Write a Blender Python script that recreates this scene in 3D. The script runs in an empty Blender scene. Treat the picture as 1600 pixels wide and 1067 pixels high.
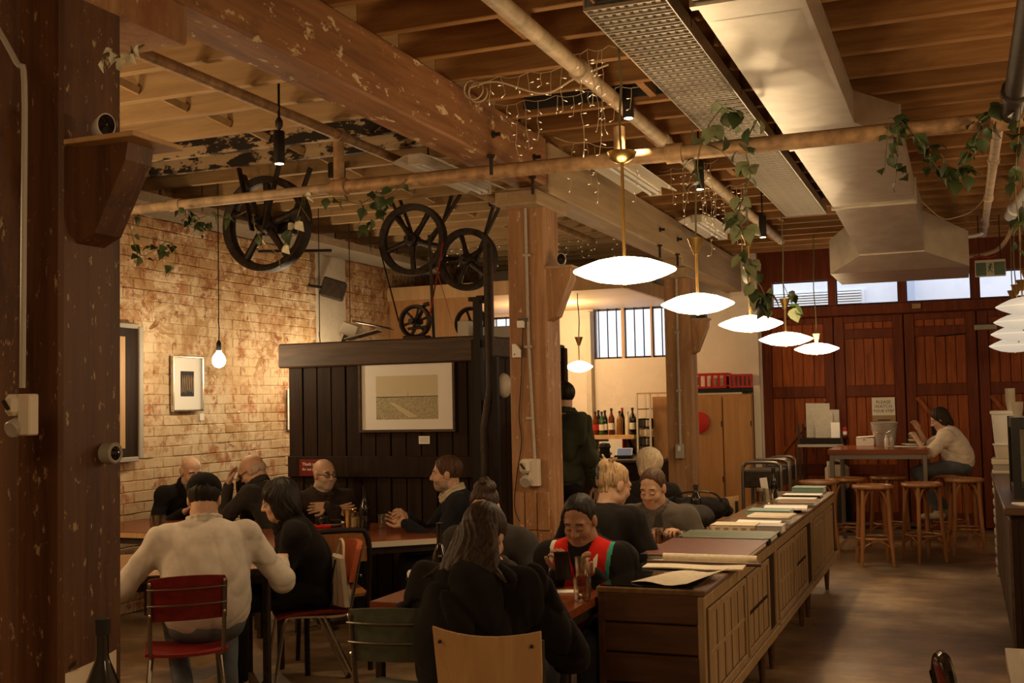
import bpy, bmesh, math, random
import numpy as np
from mathutils import Vector, Matrix, Quaternion, Euler

random.seed(7)
S = bpy.context.scene
COL = S.collection
PI = math.pi

# ------------------------------------------------------------------ camera
CAM_H, FPX, W_PX, H_PX = 1.6, 1765.0, 1600.0, 1067.0
YAW, PITCH, ROLL = math.radians(21.65), math.radians(3.15), math.radians(1.15)
_f = Vector((-math.sin(YAW) * math.cos(PITCH), math.cos(YAW) * math.cos(PITCH), math.sin(PITCH)))
_r0 = Vector((math.cos(YAW), math.sin(YAW), 0))
_u0 = _r0.cross(_f)
_r = _r0 * math.cos(ROLL) - _u0 * math.sin(ROLL)
_u = _r.cross(_f)
cam_d = bpy.data.cameras.new('camera')
cam_d.sensor_width = 36.0
cam_d.lens = 36.0 * FPX / W_PX
cam_d.clip_start = 0.02
cam_d.clip_end = 100
cam = bpy.data.objects.new('camera', cam_d)
cam.matrix_world = Matrix(((_r.x, _u.x, -_f.x, 0), (_r.y, _u.y, -_f.y, 0), (_r.z, _u.z, -_f.z, CAM_H), (0, 0, 0, 1)))
COL.objects.link(cam)
S.camera = cam


def ray(px, py):
    return _f * FPX + _r * (px - W_PX / 2) - _u * (py - H_PX / 2)


def atY(px, py, y):
    d = ray(px, py); t = y / d.y
    return Vector((d.x * t, y, d.z * t + CAM_H))


def atX(px, py, x):
    d = ray(px, py); t = x / d.x
    return Vector((x, d.y * t, d.z * t + CAM_H))


def atZ(px, py, z):
    d = ray(px, py); t = (z - CAM_H) / d.z
    return Vector((d.x * t, d.y * t, z))


# ------------------------------------------------------------------ world, exposure, lights
wd = bpy.data.worlds.new('world')
S.world = wd
wd.use_nodes = True
wd.node_tree.nodes['Background'].inputs[0].default_value = (0.82, 0.88, 1.0, 1)
wd.node_tree.nodes['Background'].inputs[1].default_value = 1.15
S.view_settings.view_transform = 'Standard'
S.view_settings.look = 'None'
S.view_settings.gamma = 1.0
S.view_settings.use_curve_mapping = False
S.view_settings.exposure = 1.35
S.cycles.max_bounces = 6
S.cycles.diffuse_bounces = 4
S.cycles.glossy_bounces = 3
S.cycles.transmission_bounces = 5
S.cycles.transparent_max_bounces = 8
S.cycles.caustics_reflective = False
S.cycles.caustics_refractive = False
S.cycles.sample_clamp_indirect = 3.0
WARM = (1.0, 0.68, 0.36)


def point_lamp(name, loc, power, radius=0.1, color=WARM):
    l = bpy.data.lights.new(name, 'POINT'); l.energy = power; l.color = color; l.shadow_soft_size = radius
    o = bpy.data.objects.new(name, l); o.location = loc; COL.objects.link(o)
    return o


def area_lamp(name, loc, rot, power, sx, sy, color=WARM):
    l = bpy.data.lights.new(name, 'AREA'); l.shape = 'RECTANGLE'; l.size = sx; l.size_y = sy; l.energy = power; l.color = color
    o = bpy.data.objects.new(name, l); o.location = loc; o.rotation_euler = rot; COL.objects.link(o)
    return o


def spot_lamp(name, loc, power, angle, color=WARM, radius=0.03):
    l = bpy.data.lights.new(name, 'SPOT'); l.energy = power; l.color = color; l.spot_size = angle; l.spot_blend = 0.5; l.shadow_soft_size = radius
    o = bpy.data.objects.new(name, l); o.location = loc; COL.objects.link(o)
    return o


# lamps of the part of the room behind and beside the camera (pendants out of view; the left pair is added fill)
point_lamp('unseen_room_lamp', (0.9, 1.6, 2.25), 15, 0.25)
point_lamp('unseen_room_lamp', (-1.3, 0.6, 2.25), 13, 0.25)
point_lamp('unseen_room_lamp', (-4.3, 2.6, 2.3), 24, 0.25)
point_lamp('unseen_room_lamp', (-5.4, 4.3, 2.2), 28, 0.2)  # added out of view to brighten the left wall and ceiling
point_lamp('bar_fill', (-4.7, 13.2, 2.62), 26, 0.12)  # fill light added under the bar soffit to brighten its walls, no fixture
point_lamp('unseen_room_lamp', (1.3, 5.0, 2.3), 26, 0.25)
point_lamp('unseen_room_lamp', (1.6, 9.0, 2.3), 22, 0.25)


# ------------------------------------------------------------------ materials
MATS = {}


def new_mat(name):
    m = bpy.data.materials.new(name); m.use_nodes = True
    nt = m.node_tree
    b = nt.nodes['Principled BSDF']
    return m, nt, b


def plain(name, col, rough=0.5, metal=0.0, spec=0.4, emit=None, estr=0.0, alpha=1.0, trans=0.0, ior=1.45, sheen=0.0, noise=0.0, nscale=30.0, bump=0.0, coat=0.0):
    m, nt, b = new_mat(name)
    b.inputs['Base Color'].default_value = (*col, 1)
    b.inputs['Roughness'].default_value = rough
    b.inputs['Metallic'].default_value = metal
    b.inputs['Specular IOR Level'].default_value = spec
    b.inputs['IOR'].default_value = ior
    if trans: b.inputs['Transmission Weight'].default_value = trans
    if sheen: b.inputs['Sheen Weight'].default_value = sheen
    if coat: b.inputs['Coat Weight'].default_value = coat
    if emit:
        b.inputs['Emission Color'].default_value = (*emit, 1)
        b.inputs['Emission Strength'].default_value = estr
    if noise or bump:
        tc = nt.nodes.new('ShaderNodeTexCoord'); n = nt.nodes.new('ShaderNodeTexNoise')
        n.inputs['Scale'].default_value = nscale; n.inputs['Detail'].default_value = 4
        nt.links.new(tc.outputs['Object'], n.inputs['Vector'])
        if noise:
            r = nt.nodes.new('ShaderNodeValToRGB')
            r.color_ramp.elements[0].position = 0.3; r.color_ramp.elements[1].position = 0.7
            r.color_ramp.elements[0].color = (*[c * (1 - noise) for c in col], 1)
            r.color_ramp.elements[1].color = (*[min(1, c * (1 + noise)) for c in col], 1)
            nt.links.new(n.outputs['Fac'], r.inputs['Fac']); nt.links.new(r.outputs['Color'], b.inputs['Base Color'])
        if bump:
            bp = nt.nodes.new('ShaderNodeBump'); bp.inputs['Strength'].default_value = bump; bp.inputs['Distance'].default_value = 0.01
            nt.links.new(n.outputs['Fac'], bp.inputs['Height']); nt.links.new(bp.outputs['Normal'], b.inputs['Normal'])
    MATS[name] = m
    return m


def wood(name, dark, light, axis='z', scale=5.0, rough=0.55, fleck=None, fleck_amt=0.62, fleck_scale=9.0, bump=0.25, world=False, stain=None, stain_amt=0.6, coat=0.0, stretch=0.08, spec=0.35):
    """grain drawn out along one axis, with optional flakes of paint and larger stains"""
    m, nt, b = new_mat(name)
    N, L = nt.nodes, nt.links
    if world:
        g = N.new('ShaderNodeNewGeometry'); src = g.outputs['Position']
    else:
        g = N.new('ShaderNodeTexCoord'); src = g.outputs['Object']
    oi = N.new('ShaderNodeObjectInfo')
    add = N.new('ShaderNodeVectorMath'); add.operation = 'ADD'
    cmb = N.new('ShaderNodeCombineXYZ')
    mul = N.new('ShaderNodeMath'); mul.operation = 'MULTIPLY'; mul.inputs[1].default_value = 37.0
    L.new(oi.outputs['Random'], mul.inputs[0])
    for i in range(3): L.new(mul.outputs[0], cmb.inputs[i])
    L.new(src, add.inputs[0]); L.new(cmb.outputs[0], add.inputs[1])
    mp = N.new('ShaderNodeMapping')
    sc = {'x': (stretch, 1, 1), 'y': (1, stretch, 1), 'z': (1, 1, stretch)}[axis]
    mp.inputs['Scale'].default_value = [s * scale for s in sc]
    L.new(add.outputs[0], mp.inputs['Vector'])
    n = N.new('ShaderNodeTexNoise'); n.inputs['Scale'].default_value = 4; n.inputs['Detail'].default_value = 6; n.inputs['Roughness'].default_value = 0.65; n.inputs['Distortion'].default_value = 0.6
    L.new(mp.outputs[0], n.inputs['Vector'])
    r = N.new('ShaderNodeValToRGB'); r.color_ramp.elements[0].position = 0.3; r.color_ramp.elements[1].position = 0.72
    r.color_ramp.elements[0].color = (*dark, 1); r.color_ramp.elements[1].color = (*light, 1)
    L.new(n.outputs['Fac'], r.inputs['Fac'])
    out = r.outputs['Color']

    def layer(out, col, amt, scl, soft):
        n2 = N.new('ShaderNodeTexNoise'); n2.inputs['Scale'].default_value = scl; n2.inputs['Detail'].default_value = 7; n2.inputs['Roughness'].default_value = 0.7
        mp2 = N.new('ShaderNodeMapping'); s2 = {'x': (0.45, 1, 1), 'y': (1, 0.45, 1), 'z': (1, 1, 0.45)}[axis]; mp2.inputs['Scale'].default_value = s2
        L.new(add.outputs[0], mp2.inputs['Vector']); L.new(mp2.outputs[0], n2.inputs['Vector'])
        r2 = N.new('ShaderNodeValToRGB'); r2.color_ramp.elements[0].position = amt; r2.color_ramp.elements[1].position = min(1, amt + soft)
        L.new(n2.outputs['Fac'], r2.inputs['Fac'])
        mx = N.new('ShaderNodeMix'); mx.data_type = 'RGBA'
        L.new(r2.outputs['Color'], mx.inputs['Factor']); L.new(out, mx.inputs[6]); mx.inputs[7].default_value = (*col, 1)
        return mx.outputs[2]
    if stain: out = layer(out, stain, stain_amt, 2.2, 0.16)
    if fleck: out = layer(out, fleck, fleck_amt, fleck_scale, 0.04)
    L.new(out, b.inputs['Base Color'])
    b.inputs['Roughness'].default_value = rough
    b.inputs['Specular IOR Level'].default_value = spec
    if coat: b.inputs['Coat Weight'].default_value = coat; b.inputs['Coat Roughness'].default_value = 0.15
    if bump:
        bp = N.new('ShaderNodeBump'); bp.inputs['Strength'].default_value = bump; bp.inputs['Distance'].default_value = 0.008
        L.new(n.outputs['Fac'], bp.inputs['Height']); L.new(bp.outputs['Normal'], b.inputs['Normal'])
    MATS[name] = m
    return m


def masonry(name, paint, paint2, bare, grey, tan=None, bare_at=0.52, grey_at=0.66, seed=0.0, sc=1.7, var=0.35):
    """old wall: several coats of paint over brick, by world position so that neighbouring bricks share the same patches"""
    m, nt, b = new_mat(name)
    rough_top = 0.09 if tan else 0.0
    tan = tan or paint
    N, L = nt.nodes, nt.links
    g = N.new('ShaderNodeNewGeometry')
    oi = N.new('ShaderNodeObjectInfo')
    off = N.new('ShaderNodeVectorMath'); off.operation = 'ADD'; off.inputs[1].default_value = (seed, seed * 1.7, seed * 0.3)
    L.new(g.outputs['Position'], off.inputs[0])

    def noise(scale, detail=7, rough=0.65, dist=0.0):
        n = N.new('ShaderNodeTexNoise'); n.inputs['Scale'].default_value = scale; n.inputs['Detail'].default_value = detail
        n.inputs['Roughness'].default_value = rough; n.inputs['Distortion'].default_value = dist
        L.new(off.outputs[0], n.inputs['Vector']); return n.outputs['Fac']

    def ramp(f, p0, p1, c0=(0, 0, 0), c1=(1, 1, 1)):
        r = N.new('ShaderNodeValToRGB'); r.color_ramp.elements[0].position = p0; r.color_ramp.elements[1].position = p1
        r.color_ramp.elements[0].color = (*c0, 1); r.color_ramp.elements[1].color = (*c1, 1)
        L.new(f, r.inputs['Fac']); return r.outputs['Color']

    def mix(f, a, c):
        mx = N.new('ShaderNodeMix'); mx.data_type = 'RGBA'; L.new(f, mx.inputs['Factor'])
        if isinstance(a, tuple): mx.inputs[6].default_value = (*a, 1)
        else: L.new(a, mx.inputs[6])
        if isinstance(c, tuple): mx.inputs[7].default_value = (*c, 1)
        else: L.new(c, mx.inputs[7])
        return mx.outputs[2]
    n_big = noise(sc, 8, 0.72, 0.3)
    n_mid = noise(sc * 3.2, 8, 0.7)
    n_fine = noise(sc * 16, 5, 0.7)
    base = ramp(noise(sc * 0.8, 5), 0.35, 0.65, paint, paint2)
    # the share of bare brick changes from brick to brick
    addm = N.new('ShaderNodeMath'); addm.operation = 'MULTIPLY_ADD'
    L.new(oi.outputs['Random'], addm.inputs[0]); addm.inputs[1].default_value = 0.06; L.new(n_mid, addm.inputs[2])
    brick = ramp(n_fine, 0.3, 0.7, tuple(c * 0.6 for c in bare), tuple(min(1, c * 1.25) for c in bare))
    c = mix(ramp(addm.outputs[0], bare_at, bare_at + 0.11), base, brick)
    sep = N.new('ShaderNodeSeparateXYZ'); L.new(g.outputs['Position'], sep.inputs[0])
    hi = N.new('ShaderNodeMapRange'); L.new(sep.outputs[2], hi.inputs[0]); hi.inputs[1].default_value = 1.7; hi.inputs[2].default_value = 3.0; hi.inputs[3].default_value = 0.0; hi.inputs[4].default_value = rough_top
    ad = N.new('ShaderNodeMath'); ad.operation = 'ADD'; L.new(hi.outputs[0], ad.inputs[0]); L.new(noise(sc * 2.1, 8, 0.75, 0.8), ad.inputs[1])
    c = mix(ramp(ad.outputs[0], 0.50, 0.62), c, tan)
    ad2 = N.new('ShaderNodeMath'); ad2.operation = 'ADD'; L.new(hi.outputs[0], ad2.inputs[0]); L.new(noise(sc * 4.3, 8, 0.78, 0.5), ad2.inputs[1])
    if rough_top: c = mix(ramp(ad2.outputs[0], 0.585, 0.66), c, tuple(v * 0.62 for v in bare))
    c = mix(ramp(n_big, grey_at, grey_at + 0.04), c, grey)
    if rough_top: c = mix(ramp(noise(sc * 6, 6, 0.75), 0.63, 0.66), c, tuple(min(1, v * 1.12) for v in paint2))
    if rough_top: c = mix(ramp(n_fine, 0.66, 0.72), c, tuple(v * 0.35 for v in bare))
    L.new(c, b.inputs['Base Color'])
    b.inputs['Roughness'].default_value = 0.85
    b.inputs['Specular IOR Level'].default_value = 0.2
    bp = N.new('ShaderNodeBump'); bp.inputs['Strength'].default_value = 0.6; bp.inputs['Distance'].default_value = 0.012
    L.new(n_mid, bp.inputs['Height'])
    bp2 = N.new('ShaderNodeBump'); bp2.inputs['Strength'].default_value = 0.4; bp2.inputs['Distance'].default_value = 0.006
    L.new(n_fine, bp2.inputs['Height']); L.new(bp.outputs['Normal'], bp2.inputs['Normal']); L.new(bp2.outputs['Normal'], b.inputs['Normal'])
    MATS[name] = m
    return m


def concrete(name):
    m, nt, b = new_mat(name)
    N, L = nt.nodes, nt.links
    g = N.new('ShaderNodeNewGeometry')

    def noise(scale, detail, stretch=(1, 1, 1), rough=0.6):
        mp = N.new('ShaderNodeMapping'); mp.inputs['Scale'].default_value = stretch; L.new(g.outputs['Position'], mp.inputs['Vector'])
        n = N.new('ShaderNodeTexNoise'); n.inputs['Scale'].default_value = scale; n.inputs['Detail'].default_value = detail; n.inputs['Roughness'].default_value = rough
        L.new(mp.outputs[0], n.inputs['Vector']); return n.outputs['Fac']
    a = noise(0.9, 8, (1, 0.8, 1), 0.7); c = noise(7, 6, (0.35, 1, 1), 0.7); e = noise(0.45, 3)
    r = N.new('ShaderNodeValToRGB'); cr = r.color_ramp
    cr.elements[0].position = 0.37; cr.elements[0].color = (0.085, 0.062, 0.034, 1)
    cr.elements[1].position = 0.64; cr.elements[1].color = (0.40, 0.30, 0.185, 1)
    el = cr.elements.new(0.5); el.color = (0.22, 0.15, 0.088, 1)
    mx = N.new('ShaderNodeMix'); mx.data_type = 'FLOAT'; mx.inputs['Factor'].default_value = 0.3
    L.new(a, mx.inputs[2]); L.new(c, mx.inputs[3]); L.new(mx.outputs[0], r.inputs['Fac'])
    big = noise(0.55, 4, (1, 1.3, 1)); r2 = N.new('ShaderNodeValToRGB'); r2.color_ramp.elements[0].position = 0.38; r2.color_ramp.elements[1].position = 0.62
    r2.color_ramp.elements[0].color = (0.62, 0.52, 0.42, 1); r2.color_ramp.elements[1].color = (1.25, 1.2, 1.15, 1); L.new(big, r2.inputs['Fac'])
    ml = N.new('ShaderNodeMix'); ml.data_type = 'RGBA'; ml.blend_type = 'MULTIPLY'; ml.inputs['Factor'].default_value = 1.0; L.new(r.outputs['Color'], ml.inputs[6]); L.new(r2.outputs['Color'], ml.inputs[7])
    L.new(ml.outputs[2], b.inputs['Base Color'])
    rr = N.new('ShaderNodeMapRange'); L.new(e, rr.inputs['Value']); rr.inputs[1].default_value = 0.3; rr.inputs[2].default_value = 0.7; rr.inputs[3].default_value = 0.32; rr.inputs[4].default_value = 0.6
    L.new(rr.outputs[0], b.inputs['Roughness'])
    bp = N.new('ShaderNodeBump'); bp.inputs['Strength'].default_value = 0.15; bp.inputs['Distance'].default_value = 0.01
    L.new(c, bp.inputs['Height']); L.new(bp.outputs['Normal'], b.inputs['Normal'])
    MATS[name] = m
    return m


M = MATS
concrete('concrete_floor')
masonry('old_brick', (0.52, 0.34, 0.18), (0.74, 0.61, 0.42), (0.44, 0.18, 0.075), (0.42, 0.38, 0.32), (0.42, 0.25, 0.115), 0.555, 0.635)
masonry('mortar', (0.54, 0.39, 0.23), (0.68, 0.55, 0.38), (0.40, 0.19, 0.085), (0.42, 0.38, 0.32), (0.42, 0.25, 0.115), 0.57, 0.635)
masonry('old_plaster', (0.50, 0.43, 0.33), (0.60, 0.52, 0.40), (0.42, 0.26, 0.15), (0.42, 0.39, 0.34), None, 0.66, 0.70)
masonry('painted_wall', (0.66, 0.57, 0.46), (0.72, 0.63, 0.51), (0.60, 0.50, 0.38), (0.68, 0.60, 0.50), None, 0.75, 0.75)
masonry('alley_brick', (0.75, 0.76, 0.78), (0.82, 0.82, 0.83), (0.68, 0.68, 0.70), (0.74, 0.75, 0.76), None, 0.75, 0.75)
wood('post_dark', (0.055, 0.020, 0.008), (0.15, 0.062, 0.022), 'z', 3.0, 0.55, fleck=(0.36, 0.25, 0.14), fleck_amt=0.605, fleck_scale=34.0, world=True, stain=(0.030, 0.011, 0.005), stain_amt=0.53)
wood('post_pale', (0.22, 0.10, 0.038), (0.46, 0.26, 0.125), 'z', 3.0, 0.6, fleck=(0.58, 0.44, 0.28), fleck_amt=0.615, fleck_scale=26.0, world=True, stain=(0.24, 0.085, 0.026), stain_amt=0.50)
wood('beam_peeling', (0.13, 0.050, 0.017), (0.33, 0.15, 0.055), 'y', 3.0, 0.6, fleck=(0.58, 0.43, 0.25), fleck_amt=0.585, fleck_scale=15.0, world=True, stain=(0.055, 0.026, 0.013), stain_amt=0.54)
wood('beam_pale', (0.26, 0.17, 0.09), (0.42, 0.30, 0.17), 'y', 3.0, 0.65, fleck=(0.20, 0.11, 0.05), fleck_amt=0.66, fleck_scale=9.0, world=True, stain=(0.30, 0.16, 0.07), stain_amt=0.58)
wood('joist', (0.20, 0.088, 0.026), (0.40, 0.21, 0.078), 'x', 4.0, 0.6, world=True, spec=0.2, stain=(0.16, 0.066, 0.020), stain_amt=0.58)
wood('joist_pale', (0.34, 0.215, 0.10), (0.52, 0.36, 0.185), 'x', 4.0, 0.6, world=True, spec=0.2, stain=(0.29, 0.165, 0.07), stain_amt=0.6)
wood('joist_charred', (0.40, 0.28, 0.16), (0.50, 0.37, 0.22), 'x', 4.0, 0.7, world=True, fleck=(0.02, 0.014, 0.010), fleck_amt=0.48, fleck_scale=7.0)
wood('ceiling_board', (0.21, 0.10, 0.034), (0.37, 0.20, 0.080), 'y', 4.0, 0.65, world=True, stain=(0.16, 0.08, 0.032), stain_amt=0.58)
wood('door_plank', (0.18, 0.036, 0.008), (0.40, 0.105, 0.022), 'z', 5.0, 0.5, spec=0.18, stain=(0.11, 0.024, 0.006), stain_amt=0.6)
wood('door_frame', (0.085, 0.016, 0.005), (0.19, 0.040, 0.010), 'z', 5.0, 0.5, spec=0.18)
wood('black_plank', (0.014, 0.007, 0.004), (0.034, 0.017, 0.010), 'z', 5.0, 0.6, stain=(0.046, 0.024, 0.014), stain_amt=0.66, spec=0.12)
wood('black_beam', (0.030, 0.016, 0.008), (0.095, 0.050, 0.024), 'x', 5.0, 0.6, fleck=(0.20, 0.13, 0.07), fleck_amt=0.74, fleck_scale=5)
wood('plywood', (0.42, 0.24, 0.10), (0.58, 0.37, 0.18), 'z', 2.5, 0.5)
wood('ply_orange', (0.30, 0.145, 0.048), (0.43, 0.225, 0.088), 'z', 3.0, 0.45)
wood('ply_soffit', (0.62, 0.46, 0.29), (0.76, 0.59, 0.40), 'x', 2.0, 0.5)
wood('cabinet_oak', (0.24, 0.155, 0.075), (0.40, 0.275, 0.145), 'z', 5.0, 0.42, spec=0.45)
wood('cabinet_dark', (0.050, 0.020, 0.009), (0.105, 0.046, 0.020), 'x', 4.0, 0.4, spec=0.45)
wood('cabinet_top', (0.11, 0.060, 0.026), (0.21, 0.125, 0.060), 'y', 4.0, 0.25, spec=0.5, bump=0.08)
wood('table_red', (0.15, 0.034, 0.012), (0.26, 0.070, 0.022), 'x', 4.0, 0.22, spec=0.5, bump=0.06)
wood('table_brown', (0.20, 0.10, 0.042), (0.34, 0.185, 0.085), 'x', 4.0, 0.25, spec=0.5, bump=0.06)
wood('bentwood', (0.22, 0.085, 0.026), (0.40, 0.175, 0.060), 'z', 6.0, 0.35, spec=0.45, bump=0.08)
wood('grey_wood', (0.26, 0.22, 0.16), (0.42, 0.36, 0.27), 'y', 5.0, 0.5)
plain('red_laminate', (0.16, 0.012, 0.010), 0.4, noise=0.2)
plain('orange_vinyl', (0.42, 0.095, 0.035), 0.35, noise=0.15)
plain('green_laminate', (0.085, 0.095, 0.066), 0.5, noise=0.15)
plain('chair_tube', (0.20, 0.17, 0.14), 0.35, metal=0.9)
plain('chrome', (0.62, 0.58, 0.52), 0.22, metal=1.0)
plain('steel_dark', (0.042, 0.030, 0.022), 0.5, metal=0.4, spec=0.25, noise=0.3)
plain('cast_iron', (0.035, 0.024, 0.017), 0.55, metal=0.4, noise=0.4, nscale=25, bump=0.2)
plain('rust_pipe', (0.36, 0.22, 0.11), 0.55, metal=0.15, noise=0.35, nscale=18, bump=0.2)
plain('pale_pipe', (0.42, 0.31, 0.19), 0.5, noise=0.3, nscale=12)
plain('galvanised', (0.62, 0.56, 0.47), 0.34, metal=0.85, noise=0.10, nscale=7)
plain('tray_steel', (0.58, 0.52, 0.43), 0.38, metal=0.7, noise=0.12)
plain('brass', (0.55, 0.36, 0.12), 0.25, metal=1.0)
plain('black_metal', (0.014, 0.010, 0.008), 0.55, spec=0.2)
plain('black_plastic', (0.014, 0.013, 0.012), 0.35)
plain('white_plastic', (0.74, 0.71, 0.66), 0.35)
plain('cream_plastic', (0.60, 0.53, 0.42), 0.4)
plain('grey_plastic', (0.36, 0.33, 0.28), 0.4)
plain('tub_clear', (0.62, 0.55, 0.44), 0.35, trans=0.25)
plain('red_plastic', (0.42, 0.018, 0.014), 0.4)
plain('paper', (0.74, 0.67, 0.55), 0.85, noise=0.05)
plain('newsprint', (0.62, 0.53, 0.40), 0.9, noise=0.10, nscale=45)
plain('white_paper', (0.82, 0.79, 0.73), 0.8)
plain('ink', (0.03, 0.027, 0.024), 0.8)
plain('cardboard', (0.34, 0.22, 0.12), 0.85, noise=0.1)
plain('grey_card', (0.40, 0.36, 0.30), 0.85, noise=0.08)
plain('board_green', (0.10, 0.115, 0.070), 0.45, noise=0.15)
plain('board_maroon', (0.135, 0.048, 0.030), 0.4, noise=0.2)
plain('teal_cover', (0.20, 0.30, 0.24), 0.5)
plain('cable_white', (0.50, 0.39, 0.25), 0.5)
plain('cable_black', (0.012, 0.010, 0.009), 0.5)
plain('cable_red', (0.30, 0.03, 0.015), 0.5)
plain('leaf_green', (0.055, 0.085, 0.028), 0.45, noise=0.35, nscale=6)
plain('leaf_pale', (0.24, 0.27, 0.13), 0.45, noise=0.3, nscale=8)
plain('leaf_lit_dusty', (0.70, 0.66, 0.48), 0.45, noise=0.25, nscale=20)  # on the wheel vine this pale colour holds the spot's light
plain('vine_stem', (0.16, 0.14, 0.06), 0.6)
plain('glass', (0.93, 0.92, 0.88), 0.03, trans=1.0, ior=1.45)
plain('glass_brown', (0.10, 0.035, 0.010), 0.05, trans=0.6, ior=1.45)
plain('glass_black', (0.010, 0.008, 0.006), 0.06, spec=0.6)
plain('glass_green', (0.05, 0.12, 0.03), 0.06, trans=0.4)
plain('amber', (0.15, 0.03, 0.008), 0.08, trans=0.3)
plain('liquor_gold', (0.28, 0.12, 0.025), 0.1, trans=0.3)
plain('water', (0.85, 0.84, 0.80), 0.02, trans=1.0, ior=1.33)
plain('label_cream', (0.66, 0.58, 0.44), 0.7)
plain('window_frame_dark', (0.035, 0.015, 0.008), 0.5)
plain('bulb_glow', (1, 0.9, 0.7), 0.4, emit=(1.0, 0.76, 0.46), estr=82)
plain('saucer_glow', (0.9, 0.85, 0.75), 0.4, emit=(1.0, 0.74, 0.43), estr=6.5)
plain('saucer_dim', (0.80, 0.78, 0.70), 0.35, emit=(1.0, 0.86, 0.66), estr=0.20)
plain('spot_glow', (1, 0.9, 0.7), 0.4, emit=(1.0, 0.78, 0.5), estr=8)
plain('fairy_glow', (0.8, 0.7, 0.5), 0.4, emit=(1.0, 0.72, 0.38), estr=0.3)
plain('screen_glow', (0.05, 0.05, 0.06), 0.2, emit=(0.55, 0.62, 0.75), estr=0.06)


def window_glass():
    m, nt, b = new_mat('window_glass')
    N, L = nt.nodes, nt.links
    tr = N.new('ShaderNodeBsdfTransparent'); tr.inputs[0].default_value = (0.93, 0.95, 0.97, 1)
    gl = N.new('ShaderNodeBsdfGlossy'); gl.inputs['Roughness'].default_value = 0.35
    fr = N.new('ShaderNodeFresnel'); fr.inputs[0].default_value = 1.45
    fm = N.new('ShaderNodeMath'); fm.operation = 'MULTIPLY'; fm.inputs[1].default_value = 0.25; L.new(fr.outputs[0], fm.inputs[0])
    mx = N.new('ShaderNodeMixShader'); L.new(fm.outputs[0], mx.inputs[0]); L.new(tr.outputs[0], mx.inputs[1]); L.new(gl.outputs[0], mx.inputs[2])
    L.new(mx.outputs[0], N['Material Output'].inputs[0])
    MATS['window_glass'] = m


window_glass()


def thin_glass(name, tint, rough=0.03):
    """thin-walled glassware: clear face on, brighter at grazing angles"""
    m, nt, b = new_mat(name)
    N, L = nt.nodes, nt.links
    tr = N.new('ShaderNodeBsdfTransparent'); tr.inputs[0].default_value = (*tint, 1)
    gl = N.new('ShaderNodeBsdfGlossy'); gl.inputs['Roughness'].default_value = rough
    lw = N.new('ShaderNodeLayerWeight'); lw.inputs[0].default_value = 0.35
    mr = N.new('ShaderNodeMapRange'); L.new(lw.outputs['Facing'], mr.inputs[0]); mr.inputs[3].default_value = 0.06; mr.inputs[4].default_value = 0.75
    mx = N.new('ShaderNodeMixShader'); L.new(mr.outputs[0], mx.inputs[0]); L.new(tr.outputs[0], mx.inputs[1]); L.new(gl.outputs[0], mx.inputs[2])
    L.new(mx.outputs[0], N['Material Output'].inputs[0])
    MATS[name] = m


thin_glass('thin_glass', (0.90, 0.88, 0.82))
thin_glass('thin_glass_pink', (0.85, 0.62, 0.5))

# ------------------------------------------------------------------ mesh helpers
WM = {}          # world matrices of the things, kept here so no depsgraph update is needed


def wmat(o):
    return WM.get(o.name, Matrix.Identity(4)) if o else Matrix.Identity(4)


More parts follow.
